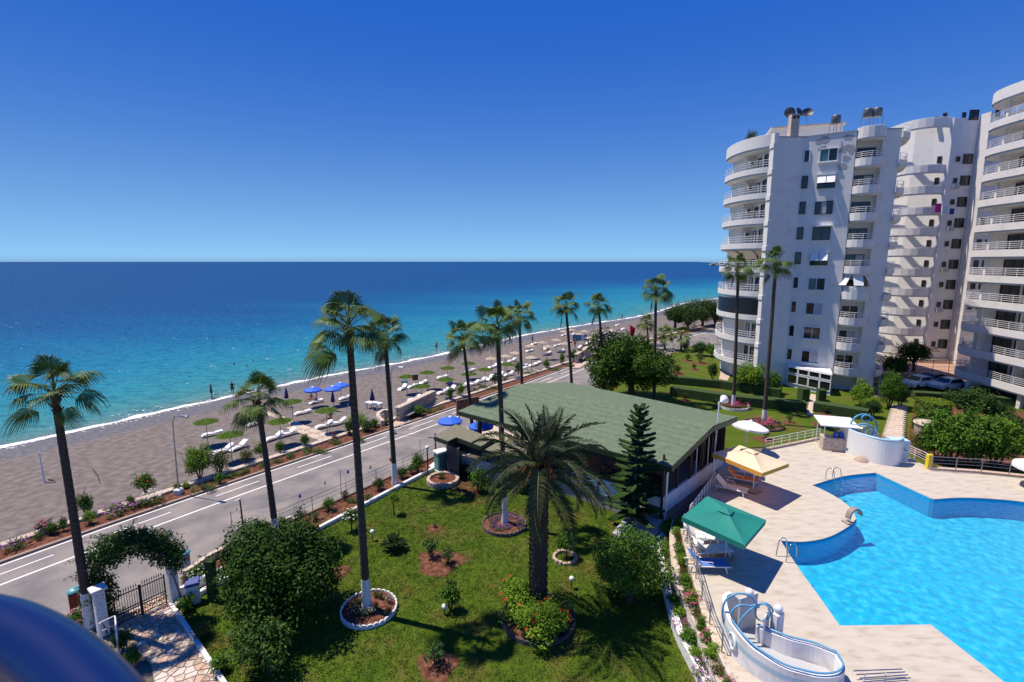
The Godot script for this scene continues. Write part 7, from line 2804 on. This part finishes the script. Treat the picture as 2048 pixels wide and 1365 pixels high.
func terrace_things() -> void:
	# parasols
	var p := G(1438, 1116, DECK)
	square_parasol("parasol", "large green square parasol shading loungers on the pool terrace", Vector3(9.75, DECK, -21.45), 0.83, Vector2(1.5, 1.38), 2.15, 0.45, M.cloth_green, M.cloth_green, Basis(Vector3(1, 0, 0), 0.1) * Basis(Vector3(0, 0, 1), -0.03), Vector3(0.35, 0, 0.05))
	square_parasol("parasol", "large yellow square parasol beside the pavilion on the pool terrace", Vector3(14.35, DECK, -28.7), 0.62, Vector2(1.55, 1.55), 2.1, 0.5, M.cloth_yellow, M.valance, Basis(Vector3(1, 0, 0), 0.06) * Basis(Vector3(0, 0, 1), -0.06), Vector3(0.2, 0, 0.2))
	var w := G(1495, 851, 3.3)
	round_parasol("white_parasol", "white eight-sided parasol at the far corner of the pavilion", Vector3(w.x, 0.9, w.z), 1.25, 2.3, M.cloth_white, M.plastic, "", 8, -0.12)
	var rp2 := G(2092, 930, 2.8)
	round_parasol("white_parasol", "cream parasol at the right edge of the pool garden", Vector3(rp2.x, 0.3, rp2.z), 1.5, 2.3, M.cloth_white, M.plastic)
	for q in [[900, 838], [962, 848]]:
		var at := G(q[0], q[1], 2.5)
		round_parasol("blue_parasol", "bright blue parasol on the road-side terrace of the pavilion", Vector3(at.x, 0.05, at.z), 1.0, 2.3, M.cloth_blue, M.plastic, "blue parasols of the pavilion")
	struct("side_terrace", sheet([[915, 870], [960, 840], [1030, 870], [1000, 890], [960, 885]], 0.03), M.cream, "pale paving beside the pavilion")
	# loungers
	deck_lounger("white pool lounger with a bright blue towel under the green parasol's edge", G(1412, 1140, DECK), PI - 0.05, M.towel, "pool loungers")
	deck_lounger("white pool lounger in the shade beneath the green parasol", G(1420, 1112, DECK), PI + 0.1, M.cloth_white, "pool loungers")
	deck_lounger("white pool lounger half under the green parasol beside the railing", G(1400, 1083, DECK), PI - 0.2, M.cloth_white, "pool loungers")
	deck_lounger("white pool lounger at the sunny edge of the yellow parasol's shade", G(1460, 985, DECK), PI - 0.6, M.cloth_white, "pool loungers")
	deck_lounger("pool lounger with cloth coloured for the orange light under the yellow parasol", G(1482, 966, DECK), PI - 0.5, mat(0.55, 0.16, 0.03, 0.8), "pool loungers")  # orange glow through the yellow canopy is put into this cloth colour
	deck_lounger("white pool lounger deep under the yellow parasol", G(1492, 952, DECK), PI - 0.5, M.cloth_white, "pool loungers")
	var tb := G(1398, 1128, DECK)
	var o = thing("side_table", "small white stool table beside the blue towel lounger", "table", G(1385, 1100, DECK) + Vector3(0.25, 0, 0))
	var m := MB.new()
	m.lathe([[0.2, 0.0], [0.16, 0.2], [0.16, 0.36], [0.27, 0.38], [0.27, 0.43], [0.01, 0.43]], Vector3.ZERO, 14)
	part(m, "top", M.plastic, o)
	# fences
	fence_rail("terrace_railing", "white metal railing along the far side of the pool terrace", lined([[1530, 900], [1640, 878]], DECK), DECK, 0.85, 3, 0.75, M.metal_white)
	fence_rail("terrace_railing", "white metal railing stepping down right of the shower wall", lined([[1802, 907], [1858, 934]], DECK), DECK, 0.85, 4, 1.2, M.metal_white)
	fence_rail("terrace_railing", "long grey railing before the garden bushes at the right of the pool", lined([[1862, 938], [1960, 944], [2048, 953], [2200, 970]], DECK + 0.15), DECK + 0.15, 0.85, 3, 1.3, M.metal_grey)
	fence_rail("terrace_railing", "short white railing below the pavilion wall", lined([[1378, 1040], [1430, 968]], DECK), DECK, 0.75, 4, 0.6, M.metal_white)
	m = MB.new()
	kerb(m, lined([[1530, 903], [1640, 880]], DECK), -0.25, 0.2, DECK + 0.12)
	o = thing("terrace_kerb", "cream kerb under the white far railing", "kerb")
	part(m, "kerb", M.cream, o)
	m = MB.new()
	kerb(m, lined([[1860, 941], [1960, 948], [2048, 957], [2200, 975]], DECK), -0.35, 0.2, DECK + 0.15)
	o = thing("terrace_kerb", "brownish kerb wall under the long grey railing", "kerb")
	part(m, "kerb", M.rosy, o)
	m = MB.new()
	m.cbox(G(1857, 938, DECK) + Vector3(0, 0.5, 0), Vector3(0.3, 1.0, 0.25))
	o = thing("yellow_post", "short yellow post at the corner of the terrace railings", "post", Vector3.ZERO)
	part(m, "post", mat(0.75, 0.55, 0.03, 0.6), o)
	# speaker lamp pole
	p = G(1424, 968, DECK)
	o = thing("speaker_pole", "slim white pole with a horn loudspeaker beside the pavilion", "pole", p)
	var top := at_z(1439, 806, p.z) - p
	m = MB.new()
	m.tube([Vector3.ZERO, top], 0.045, 8)
	part(m, "pole", M.metal_white, o)
	m = MB.new()
	m.lathe([[0.07, 0.0], [0.1, 0.2], [0.28, 0.55]], Vector3.ZERO, 16)
	part(m, "horn", M.plastic, o, Transform3D(Basis(Vector3(0, 0, 1), -PI / 2 + 0.3) * Basis(Vector3(1, 0, 0), -0.7), top + Vector3(0.05, 0.0, 0)))
	m = MB.new()
	m.lathe([[0.01, 0.45], [0.25, 0.5]], Vector3.ZERO, 14)
	part(m, "horn_mouth", M.dark, o, Transform3D(Basis(Vector3(0, 0, 1), -PI / 2 + 0.3) * Basis(Vector3(1, 0, 0), -0.7), top + Vector3(0.05, 0.0, 0)))
	# pool ladders and water spout
	for q in [[1673, 965, 0.25, "steel pool ladder at the far curved edge of the pool"], [1566, 1118, -1.2, "steel pool ladder at the near left edge of the pool"]]:
		var at := G(q[0], q[1], DECK)
		o = thing("pool_ladder", q[3], "ladder", at, q[2])
		for s in [-0.27, 0.27]:
			m = MB.new()
			m.tube(smoothed([Vector3(s, 0, -0.55), Vector3(s, 0.62, -0.5), Vector3(s, 0.85, -0.25), Vector3(s, 0.65, 0.02), Vector3(s, -0.7, 0.2)], 4), 0.025, 7)
			part(m, "handrail", M.steel, o)
		for k in 3:
			m = MB.new()
			m.box(Transform3D(Basis.IDENTITY, Vector3(0, -0.15 - k * 0.25, 0.12 + k * 0.03)), Vector3(0.52, 0.03, 0.08))
			part(m, "step", M.steel, o)
	var at := G(1698, 1046, DECK)
	o = thing("water_spout", "wide curved grey water spout arching over the pool edge", "spout", at, 0.2)
	m = MB.new()
	var prev := []
	for k in 11:
		var a := PI * 1.05 - PI * 1.0 * k / 10.0
		var q := [Vector3(cos(a) * 0.42 + 0.3, sin(a) * 0.5 + 0.32, -0.14), Vector3(cos(a) * 0.42 + 0.3, sin(a) * 0.5 + 0.32, 0.14), Vector3(cos(a) * 0.32 + 0.3, sin(a) * 0.4 + 0.32, 0.14), Vector3(cos(a) * 0.32 + 0.3, sin(a) * 0.4 + 0.32, -0.14)]
		if prev.size():
			for j in 4:
				m.quad(prev[j], prev[(j + 1) % 4], q[(j + 1) % 4], q[j], (prev[j] + prev[(j + 1) % 4] - Vector3(0.6, 0.64, 0) - (Vector3(cos(a), sin(a), 0) * 0.74)))
		prev = q
	part(m, "arch", mat(0.28, 0.22, 0.19, 0.5), o)
	m = MB.new()
	m.bevel(Transform3D(Basis.IDENTITY, Vector3(-0.08, 0.04, 0)), Vector3(0.4, 0.08, 0.45), 0.02)
	part(m, "base", M.mortar, o)
	# bar with white roof
	at = G(1672, 900, DECK)
	o = thing("pool_bar", "little stone pool bar under a flat white roof", "bar", at, -0.3)
	m = MB.new()
	m.bevel(Transform3D(Basis.IDENTITY, Vector3(0, 0.5, 0)), Vector3(2.0, 1.0, 0.9), 0.03)
	part(m, "counter", M.cream, o)
	m = MB.new()
	m.bevel(Transform3D(Basis(Vector3(1, 0, 0), 0.06), Vector3(0, 2.0, -0.5)), Vector3(2.5, 0.1, 2.2), 0.03)
	part(m, "roof", M.plastic, o)
	for s in [[-0.95, 0.35], [0.95, 0.35], [-0.95, -1.4], [0.95, -1.4]]:
		m = MB.new()
		m.tube([Vector3(s[0], 0.0, s[1]), Vector3(s[0], 1.95, s[1])], 0.035, 6)
		part(m, "post", M.metal_white, o)
	o = thing("water_jug", "blue water jugs standing on the pool bar counter", "jug", at + Vector3(0.1, 1.0, 0.1))
	for k in 2:
		m = MB.new()
		m.lathe([[0.01, 0.0], [0.16, 0.01], [0.16, 0.3], [0.06, 0.4], [0.05, 0.48], [0.01, 0.48]], Vector3(-0.3 + k * 0.4, 0, 0), 14)
		part(m, "jug_body", mat(0.02, 0.1, 0.5, 0.2), o)
	at = G(1700, 908, DECK)
	o = thing("bucket", "blue bucket on the terrace beside the shower wall", "bucket", at)
	m = MB.new()
	m.lathe([[0.01, 0.0], [0.2, 0.0], [0.27, 0.42], [0.25, 0.42], [0.19, 0.05], [0.01, 0.04]], Vector3.ZERO, 16)
	part(m, "body", mat(0.04, 0.2, 0.4, 0.4), o)
	at = G(1690, 898, DECK)
	o = thing("washing_stand", "stack of white basins beside the pool bar", "basin", at)
	for k in 3:
		m = MB.new()
		m.lathe([[0.01, 0.1], [0.25, 0.1], [0.32, 0.35], [0.3, 0.36], [0.22, 0.14], [0.01, 0.13]], Vector3(0.05 * k, 0.35 * k - 0.1, 0), 14)
		part(m, "basin", M.plastic, o)
	at = G(1723, 922, DECK)
	o = thing("shell_basin", "small stone shell foot-basin before the shower wall", "basin", at)
	m = MB.new()
	m.lathe([[0.45, 0.0], [0.4, 0.12], [0.15, 0.3], [0.01, 0.32]], Vector3.ZERO, 12)
	part(m, "shell", M.stone, o)
	shower_near()
	shower_far()

# wall that follows a line, with a top that varies and a stripe of pale blue
func swept_wall(parent, line: Array, tops: Array, y0: float, th: float, mtl, stripe_mat, stripe: Array) -> void:
	var b := offset(line, th)
	var m := MB.new()
	var s := MB.new()
	for k in line.size() - 1:
		var f0 := float(k) / (line.size() - 1)
		var f1 := float(k + 1) / (line.size() - 1)
		var h0 := y0 + interp(tops, f0)
		var h1 := y0 + interp(tops, f1)
		var out := v3(line[k] - b[k], 0)
		m.quad(v3(line[k], y0), v3(line[k + 1], y0), v3(line[k + 1], h1), v3(line[k], h0), out)
		m.quad(v3(b[k], y0), v3(b[k + 1], y0), v3(b[k + 1], h1), v3(b[k], h0), -out)
		m.quad(v3(line[k], h0), v3(line[k + 1], h1), v3(b[k + 1], h1), v3(b[k], h0), Vector3.UP)
		var e := out.normalized() * 0.006
		var q0 := interp(tops, f0)
		var q1 := interp(tops, f1)
		s.quad(v3(line[k], y0 + q0 * stripe[0]) + e, v3(line[k + 1], y0 + q1 * stripe[0]) + e, v3(line[k + 1], y0 + q1 * stripe[1]) + e, v3(line[k], y0 + q0 * stripe[1]) + e, out)
	part(m, "shell_wall", mtl, parent)
	part(s, "blue_stripe", stripe_mat, parent)

func interp(t: Array, f: float) -> float:
	var x := f * (t.size() - 1)
	var k := mini(int(x), t.size() - 2)
	return lerpf(t[k], t[k + 1], smoothstep(0.0, 1.0, x - k))

func shower_near() -> void:
	var o = thing("pool_shower", "large boat-shaped white pool shower with blue pipes near the lawn wall", "shower")
	var line := smoothed([Vector2(9.0, -17.5), Vector2(8.4, -17.6), Vector2(7.9, -17.1), Vector2(7.7, -16.2), Vector2(7.9, -15.3), Vector2(8.5, -14.5), Vector2(9.4, -14.1), Vector2(10.3, -14.1), Vector2(10.85, -14.45), Vector2(11.0, -15.0)], 5)
	line.reverse()
	var mid := []
	swept_wall(o, line, [0.7, 0.7, 0.72, 0.8, 0.95, 1.15, 1.4, 1.25, 0.8], DECK, 0.14, M.white, M.band_blue, [0.55, 0.72])
	var line2 := smoothed([Vector2(9.0, -16.55), Vector2(9.7, -15.85), Vector2(10.5, -15.5), Vector2(11.0, -15.0)], 5)
	line2.reverse()
	swept_wall(o, line2, [0.75, 0.7, 0.7, 0.6], DECK, -0.12, M.white, M.band_blue, [0.5, 0.75])
	var m := MB.new()
	m.prism(PackedVector2Array(smoothed([Vector2(8.9, -17.3), Vector2(8.0, -17.0), Vector2(7.8, -16.0), Vector2(8.3, -14.8), Vector2(9.5, -14.2), Vector2(10.7, -14.5), Vector2(10.8, -15.1), Vector2(9.8, -15.7)], 3)), DECK, DECK + 0.06)
	part(m, "floor", mat(0.42, 0.42, 0.43, 0.8), o)
	# porthole
	var pc := Vector3(7.77, DECK + 0.62, -15.75)
	m = MB.new()
	var ring := []
	for k in 17:
		var a := TAU * k / 16.0
		ring.append(pc + Vector3(-0.03, sin(a) * 0.27, cos(a) * 0.22))
	m.tube(ring, 0.05, 6, false)
	part(m, "porthole_rim", M.white, o)
	m = MB.new()
	for k in 16:
		m.tri(pc + Vector3(-0.02, 0, 0), ring[k], ring[k + 1], Vector3(-1, 0, 0))
	part(m, "porthole_pane", mat(0.1, 0.24, 0.32, 0.2), o)
	# inner shower stalls: screens and basins
	for q in [[8.9, -17.1, 1.4, 0.4], [9.3, -16.5, 1.2, 0.9]]:
		m = MB.new()
		m.box(Transform3D(Basis(Vector3.UP, q[3]), Vector3(q[0], DECK + q[2] * 0.5, q[1])), Vector3(0.9, q[2], 0.05))
		part(m, "screen", mat(0.55, 0.56, 0.57, 0.6), o)
	for q in [[8.9, DECK + 1.6, -17.1], [9.75, DECK + 1.3, -16.6]]:
		m = MB.new()
		m.ball(Vector3(q[0], q[1] - 0.06, q[2]), 0.16, 14)
		part(m, "globe_lamp", M.plastic, o)
	m = MB.new()
	m.bevel(Transform3D(Basis(Vector3.UP, 0.5), Vector3(9.75, DECK + 0.55, -16.6)), Vector3(0.4, 1.1, 0.3), 0.03)
	part(m, "pedestal", M.white, o)
	# pipes
	var pipes := [[[1474, 1302], [1455, 1265], [1446, 1235], [1449, 1207], [1464, 1192], [1482, 1188], [1500, 1193], [1512, 1206], [1518, 1216]],
		[[1474, 1300], [1463, 1265], [1461, 1240], [1468, 1219], [1484, 1211], [1504, 1213], [1520, 1208]],
		[[1474, 1298], [1473, 1270], [1480, 1245], [1495, 1226], [1512, 1213], [1526, 1207], [1541, 1213], [1548, 1230], [1547, 1250], [1540, 1264]],
		[[1489, 1300], [1510, 1290], [1535, 1279], [1565, 1267]]]
	for k in pipes.size():
		m = MB.new()
		m.tube(pts_z(pipes[k], -16.4 - 0.12 * (k % 3)), 0.036, 8)
		part(m, "blue_pipe", M.pipe_blue, o)
	m = MB.new()
	var rp := []
	for k in 21:
		var a := TAU * k / 20.0
		rp.append(at_z(1526 + cos(a) * 15, 1226 + sin(a) * 17, -16.5 + 0.15 * cos(a)))
	m.tube(rp, 0.032, 8, false)
	part(m, "blue_pipe", M.pipe_blue, o)
	# hand rail round the prow
	m = MB.new()
	var top := []
	var sub := line.slice(0, 30)
	for k in sub.size():
		top.append(v3(offset(sub, 0.07)[k], DECK + 0.1 + interp([0.7, 0.7, 0.72, 0.8, 0.95, 1.15, 1.4, 1.25, 0.8], float(k) / (line.size() - 1))))
	top.reverse()
	var l2 := offset(line2, -0.06)
	for k in range(1, l2.size()):
		top.append(v3(l2[k], DECK + 0.1 + interp([0.75, 0.7, 0.7, 0.6], float(k) / (l2.size() - 1))))
	m.tube(top, 0.035, 8)
	part(m, "handrail", M.pipe_blue, o)
	# aluminium steps leaning against the prow, dark slatted mat, pole
	o = thing("ladder_rack", "aluminium poles lying beside the boat-shaped shower", "poles", Vector3(11.5, DECK, -14.5))
	for k in 4:
		m = MB.new()
		m.tube([Vector3(-0.1, 0.3, 0.15 * k - 0.3), Vector3(1.6, 0.28, 0.12 * k - 0.4)], 0.02, 6)
		part(m, "pole", M.steel, o)
	for k in 2:
		m = MB.new()
		m.tube([Vector3(0.7 * k + 0.2, 0, -0.2), Vector3(0.7 * k + 0.2, 0.3, -0.2)], 0.025, 6)
		part(m, "rest", M.metal_white, o)

func shower_far() -> void:
	var o = thing("pool_shower", "smaller white and pale blue pool shower with a domed pipe frame beside the stepped path", "shower")
	var line := smoothed([Vector2(24.9, -36.3), Vector2(24.55, -35.6), Vector2(24.45, -34.6), Vector2(24.75, -33.6), Vector2(25.3, -32.8), Vector2(26.2, -32.6), Vector2(27.0, -33.2)], 5)
	swept_wall(o, line, [1.9, 1.9, 1.85, 1.75, 1.7, 1.7, 1.65], DECK, 0.14, M.plastic, M.band_blue, [0.6, 0.82])
	swept_wall(o, offset(line, -0.002), [0.5, 0.5, 0.5, 0.5], DECK, 0.1, M.white, M.band_blue, [0.1, 0.9])
	var m := MB.new()
	var tp := []
	for p in offset(line, 0.07):
		tp.append(v3(p, DECK + 1.8))
	m.tube(tp, 0.07, 8)
	part(m, "coping_pipe", mat(0.4, 0.62, 0.74, 0.4), o)
	m = MB.new()
	m.prism(PackedVector2Array([Vector2(26.5, -33.4), Vector2(27.6, -33.2), Vector2(27.7, -34.0), Vector2(26.6, -34.2)]), DECK, DECK + 1.5)
	part(m, "basin_block", mat(0.45, 0.64, 0.74, 0.5), o)
	m = MB.new()
	for k in 2:
		m.tube([Vector3(26.95 + 0.3 * k, DECK + 0.9, -33.25), Vector3(26.95 + 0.3 * k, DECK + 0.9, -33.0)], 0.03, 6)
	part(m, "tap", M.dark, o)
	m = MB.new()
	var rim := []
	for k in 17:
		var a := TAU * k / 16.0
		rim.append(Vector3(24.42 + 0.02 * absf(cos(a)), DECK + 1.15 + sin(a) * 0.3, -34.7 + cos(a) * 0.24))
	m.tube(rim, 0.04, 6, false)
	part(m, "porthole_rim", M.metal_grey, o)
	m = MB.new()
	for k in 16:
		m.tri(Vector3(24.43, DECK + 1.15, -34.7), rim[k], rim[k + 1], Vector3(-1, 0, 0))
	part(m, "porthole_pane", mat(0.18, 0.22, 0.2, 0.3), o)
	for q in [[1728, 856, 27, 27, 0.0], [1733, 837, 9, 6, 0.3], [1728, 862, 21, 13, 0.2]]:
		m = MB.new()
		var rp := []
		for k in 29:
			var a := TAU * k / 28.0
			rp.append(at_z(q[0] + cos(a) * q[2], q[1] + sin(a) * q[3], -35.3 + q[4]))
		m.tube(rp, 0.06 if q[2] > 10 else 0.05, 7, false)
		part(m, "blue_pipe", M.pipe_blue, o)
	m = MB.new()
	var dome := []
	m.lathe([[0.98, 0.0], [0.92, 0.5], [0.7, 0.95], [0.35, 1.2], [0.02, 1.28]], at_z(1728, 880, -35.6), 18)
	var gl := StandardMaterial3D.new()
	gl.transparency = BaseMaterial3D.TRANSPARENCY_ALPHA
	gl.albedo_color = Color(0.7, 0.8, 0.85, 0.25)
	gl.roughness = 0.15
	part(m, "dome_pane", gl, o)

func right_side() -> void:
	# stepped path of slabs
	var o = thing("stepped_path", "pale stepped path of slabs climbing from the pool to the car park", "path")
	var a0 := G(1772, 872, 0.4)
	var a1 := G(1806, 812, 0.4)
	for k in 16:
		var t := k / 15.0
		var l := G(lerpf(1768, 1788, t), lerpf(878, 808, t), 0.35)
		var r := G(lerpf(1806, 1813, t), lerpf(880, 808, t), 0.35)
		for s in 2:
			var c := l.lerp(r, 0.25 + 0.5 * s)
			var m := MB.new()
			m.bevel(Transform3D(Basis(Vector3.UP, -Vector2(r.x - l.x, r.z - l.z).angle()), Vector3.ZERO), Vector3(l.distance_to(r) * 0.5 - 0.03, 0.3, 0.66), 0.02)
			part(m, "step_slab", M.cream if (k * 3 + s) % 4 else M.rosy, o, Transform3D(Basis.IDENTITY, Vector3(c.x, 0.5 - 0.45 * t, c.z)))
	# beds and bushes right of the path
	var T := [[1900, 930, 90, 80, "green", "broad leafy bush with bright shoots beside the long grey railing"], [1945, 935, 92, 84, "green", "large leafy bush in the middle of the row beside the long grey railing"], [1990, 938, 80, 72, "lime", "leafy bush with yellowish shoots at the end of the row beside the long grey railing"], [1850, 915, 46, 44, "olive", "narrow grassy bush beside the stepping railing"], [1875, 925, 60, 60, "green", "leafy bush between planter and railing"], [1940, 845, 74, 50, "dark", "dark glossy bush before the right hand apartment block"], [1985, 848, 50, 36, "dark", "dark bush under the lowest balcony of the right hand block"], [2020, 900, 60, 50, "dark", "dark bush behind the leafy row at the garden's right edge"], [1845, 700, 46, 38, "lime", "round light green tree on the pink terrace"], [1800, 815, 30, 40, "dark", "dark bush on the right of the stepped path's top"], [1780, 800, 30, 46, "dark", "dark bush on the left of the stepped path's top"]]
	for b in T:
		var at := G(b[0], b[1], 0.0)
		var k := sqrt(at.x * at.x + 225.0 + at.z * at.z) / F
		shrub("garden_bush", b[5], "shrub", at, b[2] * k, b[3] * k * 1.15, b[4])
	# topiary on a round planter
	var at := G(1857, 872)
	o = thing("round_planter", "tall round cream planter beside the stepped path", "planter", at)
	var m := MB.new()
	m.lathe([[1.0, -0.1], [1.05, 1.0], [1.15, 1.05], [1.15, 1.15], [0.95, 1.15], [0.9, 1.0], [0.01, 1.0]], Vector3.ZERO, 22)
	part(m, "pot", M.cream, o)
	rng.seed = 200
	for t in [[G(1862, 850, 0.0), 1.35, 0.0, 1.5, "clipped drum-shaped yellow green topiary behind the round planter"], [G(1870, 862, 0.0), 1.6, 0.0, 0.8, "low clipped dark topiary tier under the drum-shaped one"]]:
		o = thing("topiary", t[4], "shrub", t[0])
		m = MB.new()
		var yl: bool = t[3] > 1.0
		for k in 3200:
			var an := rng.randf() * TAU
			var up := rng.randf() < 0.45
			var r: float = t[1] * (sqrt(rng.randf()) if up else 1.0)
			var y: float = t[3] * (1.0 if up else rng.randf()) + (0.8 if yl else 0.0)
			var nn := Vector3.UP if up else Vector3(cos(an), 0, sin(an))
			m.paint(Color(0.08, 0.14, 0.012).lerp(Color(0.19, 0.24, 0.02), rng.randf()) if yl else Color(0.03, 0.08, 0.012).lerp(Color(0.07, 0.14, 0.02), rng.randf()))
			leaf(m, Vector3(cos(an) * r, y, sin(an) * r) + rdir() * 0.05, (nn + rdir() * 0.8).normalized(), rdir(), 0.13, 0.07)
		part(m, "foliage", M.leaf, o)
		m = MB.new()
		m.lathe([[t[1] * 0.93, 0.0], [t[1] * 0.93, t[3] * 0.95 + (0.8 if yl else 0.0)], [0.01, t[3] * 0.95 + (0.8 if yl else 0.0)]], Vector3.ZERO, 16)
		part(m, "branches", M.twigs, o)
	hedge("dark hedge along the car park", lined([[1830, 800], [1920, 806], [2060, 816]]), -0.9, 0.0, 0.9, Color(0.015, 0.045, 0.01), Color(0.04, 0.085, 0.015), 110.0)
	hedge("clipped hedge below the right hand apartment block", lined([[1905, 868], [2000, 870], [2090, 880]]), -0.9, 0.0, 0.8, Color(0.015, 0.045, 0.01), Color(0.045, 0.09, 0.015), 110.0)
	# pink terrace behind
	m = MB.new()
	var tp := PackedVector2Array(lined([[1765, 748], [1990, 752], [2048, 745], [2060, 700], [1770, 698]], 0.6))
	m.prism(tp, -0.1, 0.6)
	struct("pink_terrace", m, M.tile_pink, "pink paved terrace before the second apartment block")
	m = MB.new()
	kerb(m, lined([[1770, 722], [1880, 726], [1960, 728]], 0.6), 0.4, 0.6, 1.1)
	o = thing("terrace_wall", "low pale wall along the pink terrace", "wall")
	part(m, "wall", M.cream, o)
	fence_rail("terrace_fence", "tall thin dark fence in front of the pink terrace", lined([[1765, 745], [1870, 750], [1960, 752]], 0.6), 0.6, 1.9, 4, 1.8, M.iron, 0.025)
	fence_rail("terrace_fence", "thin dark fence at the back of the pink terrace", lined([[1765, 706], [1870, 708], [1950, 710]], 0.6), 0.6, 1.6, 3, 2.2, M.iron, 0.025)
	struct("car_park", sheet([[1755, 790], [1850, 800], [2060, 815], [2080, 760], [1760, 752]], -0.03), M.asphalt, "shaded car park behind the gardens")
	# trees
	rng.seed = 210
	tree("dark_tree", "dark spreading tree standing before the pink terrace", G(1825, 752), 2.0, 0.15, clump_ball(10, Vector3(2.0, 1.1, 1.8), 0.7, Vector3(0.1, 3.2, 0)), 3600, 0.22, 0.11, Color(0.02, 0.05, 0.01), Color(0.06, 0.11, 0.018), "", 211)
	rng.seed = 212
	tree("dark_tree", "large dark tree at the foot of the second apartment block", G(1900, 720), 2.0, 0.25, clump_ball(12, Vector3(4.2, 1.7, 3.0), 1.2, Vector3(0, 2.9, 0)), 5200, 0.3, 0.15, Color(0.02, 0.05, 0.01), Color(0.06, 0.11, 0.018), "", 213)
	rng.seed = 214
	tree("dark_tree", "dark tree between the first apartment block and the parked cars", G(1790, 765), 1.2, 0.15, clump_ball(9, Vector3(1.5, 1.2, 1.4), 0.6, Vector3(0, 2.2, 0)), 2600, 0.22, 0.11, Color(0.02, 0.05, 0.01), Color(0.06, 0.11, 0.018), "", 215)
	# parked cars
	for c in [[1835, 775, 0.35, 0.55, "pale car parked in the shade behind the dark tree", M.plastic], [1895, 780, 0.25, 0.5, "white car parked beside the right hand apartment block", mat(0.6, 0.61, 0.63, 0.25)], [1862, 770, 0.3, 0.5, "dark grey car parked between two pale cars", mat(0.08, 0.085, 0.1, 0.25)]]:
		car(c[4], G(c[0], c[1], -0.02), c[2], c[5])
	# pool garden soil right of the path
	struct("garden_bed", sheet([[1812, 900], [1830, 800], [2100, 830], [2250, 960], [2048, 945], [1862, 930]], 0.006), M.soil, "earth under the bushes right of the stepped path")

func car(label, at: Vector3, turn: float, paint) -> void:
	var o = thing("parked_car", label, "car", at, turn, "cars in the shaded car park")
	var prof := [Vector2(-2.05, 0.35), Vector2(-2.1, 0.7), Vector2(-1.9, 0.88), Vector2(-1.0, 0.98), Vector2(-0.45, 1.42), Vector2(0.9, 1.45), Vector2(1.55, 1.0), Vector2(2.02, 0.92), Vector2(2.08, 0.45), Vector2(1.95, 0.3)]
	var m := MB.new()
	var cx := Vector2(0, 0.6)
	for s in [-1.0, 1.0]:
		for k in prof.size():
			var a: Vector2 = prof[k]
			var b: Vector2 = prof[(k + 1) % prof.size()]
			var za := 0.82 - 0.16 * smoothstep(0.95, 1.45, a.y)
			var zb := 0.82 - 0.16 * smoothstep(0.95, 1.45, b.y)
			m.tri(Vector3(cx.x, cx.y, s * 0.84), Vector3(a.x, a.y, s * za), Vector3(b.x, b.y, s * zb), Vector3(0, 0, s))
	for k in prof.size():
		var a: Vector2 = prof[k]
		var b: Vector2 = prof[(k + 1) % prof.size()]
		var za := 0.82 - 0.16 * smoothstep(0.95, 1.45, a.y)
		var zb := 0.82 - 0.16 * smoothstep(0.95, 1.45, b.y)
		m.quad(Vector3(a.x, a.y, -za), Vector3(b.x, b.y, -zb), Vector3(b.x, b.y, zb), Vector3(a.x, a.y, za), Vector3(a.x + b.x, a.y + b.y - 1.4, 0))
	part(m, "body", paint, o)
	for s in [-1.0, 1.0]:
		m = MB.new()
		m.quad(Vector3(-0.85, 1.0, s * 0.83), Vector3(1.3, 1.03, s * 0.83), Vector3(0.85, 1.38, s * 0.7), Vector3(-0.42, 1.36, s * 0.7), Vector3(0, 0, s))
		part(m, "side_window", M.glass, o)
		m = MB.new()
		m.cbox(Vector3(-2.06, 0.72, s * 0.6), Vector3(0.06, 0.14, 0.3))
		part(m, "headlight", M.plastic, o)
	m = MB.new()
	m.quad(Vector3(-1.0, 1.0, -0.7), Vector3(-1.0, 1.0, 0.7), Vector3(-0.47, 1.42, 0.6), Vector3(-0.47, 1.42, -0.6), Vector3(-1, 1, 0))
	part(m, "windscreen", M.glass, o, Transform3D(Basis.IDENTITY, Vector3(-0.015, 0.012, 0)))
	for w in [[-1.3, -1.0], [-1.3, 1.0], [1.3, -1.0], [1.3, 1.0]]:
		m = MB.new()
		m.tube([Vector3(w[0], 0.32, w[1] * 0.62), Vector3(w[0], 0.32, w[1] * 0.86)], 0.32, 14)
		var wh = part(m, "wheel", M.iron, o)
		m = MB.new()
		m.tube([Vector3(w[0], 0.32, w[1] * 0.85), Vector3(w[0], 0.32, w[1] * 0.88)], 0.19, 12)
		part(m, "rim", M.steel, wh)

func balcony_rail() -> void:
	var o = thing("balcony_rail", "curved blue painted balcony handrail close to the viewer", "railing")
	var pts := []
	for p in [[-285, 1239], [-145, 1242], [-25, 1259], [46, 1286], [108, 1325], [163, 1376], [213, 1440], [278, 1576]]:
		pts.append(G(p[0], p[1], 14.6))
	var m := MB.new()
	m.tube(smoothed(pts, 5), 0.034, 20)
	part(m, "handrail", M.rail_blue, o)
	for p in [[-145, 1242], [213, 1440]]:
		var q := G(p[0], p[1], 14.6)
		m = MB.new()
		m.tube([q, q - Vector3(0, 0.95, 0)], 0.015, 8)
		part(m, "baluster", M.rail_blue, o)
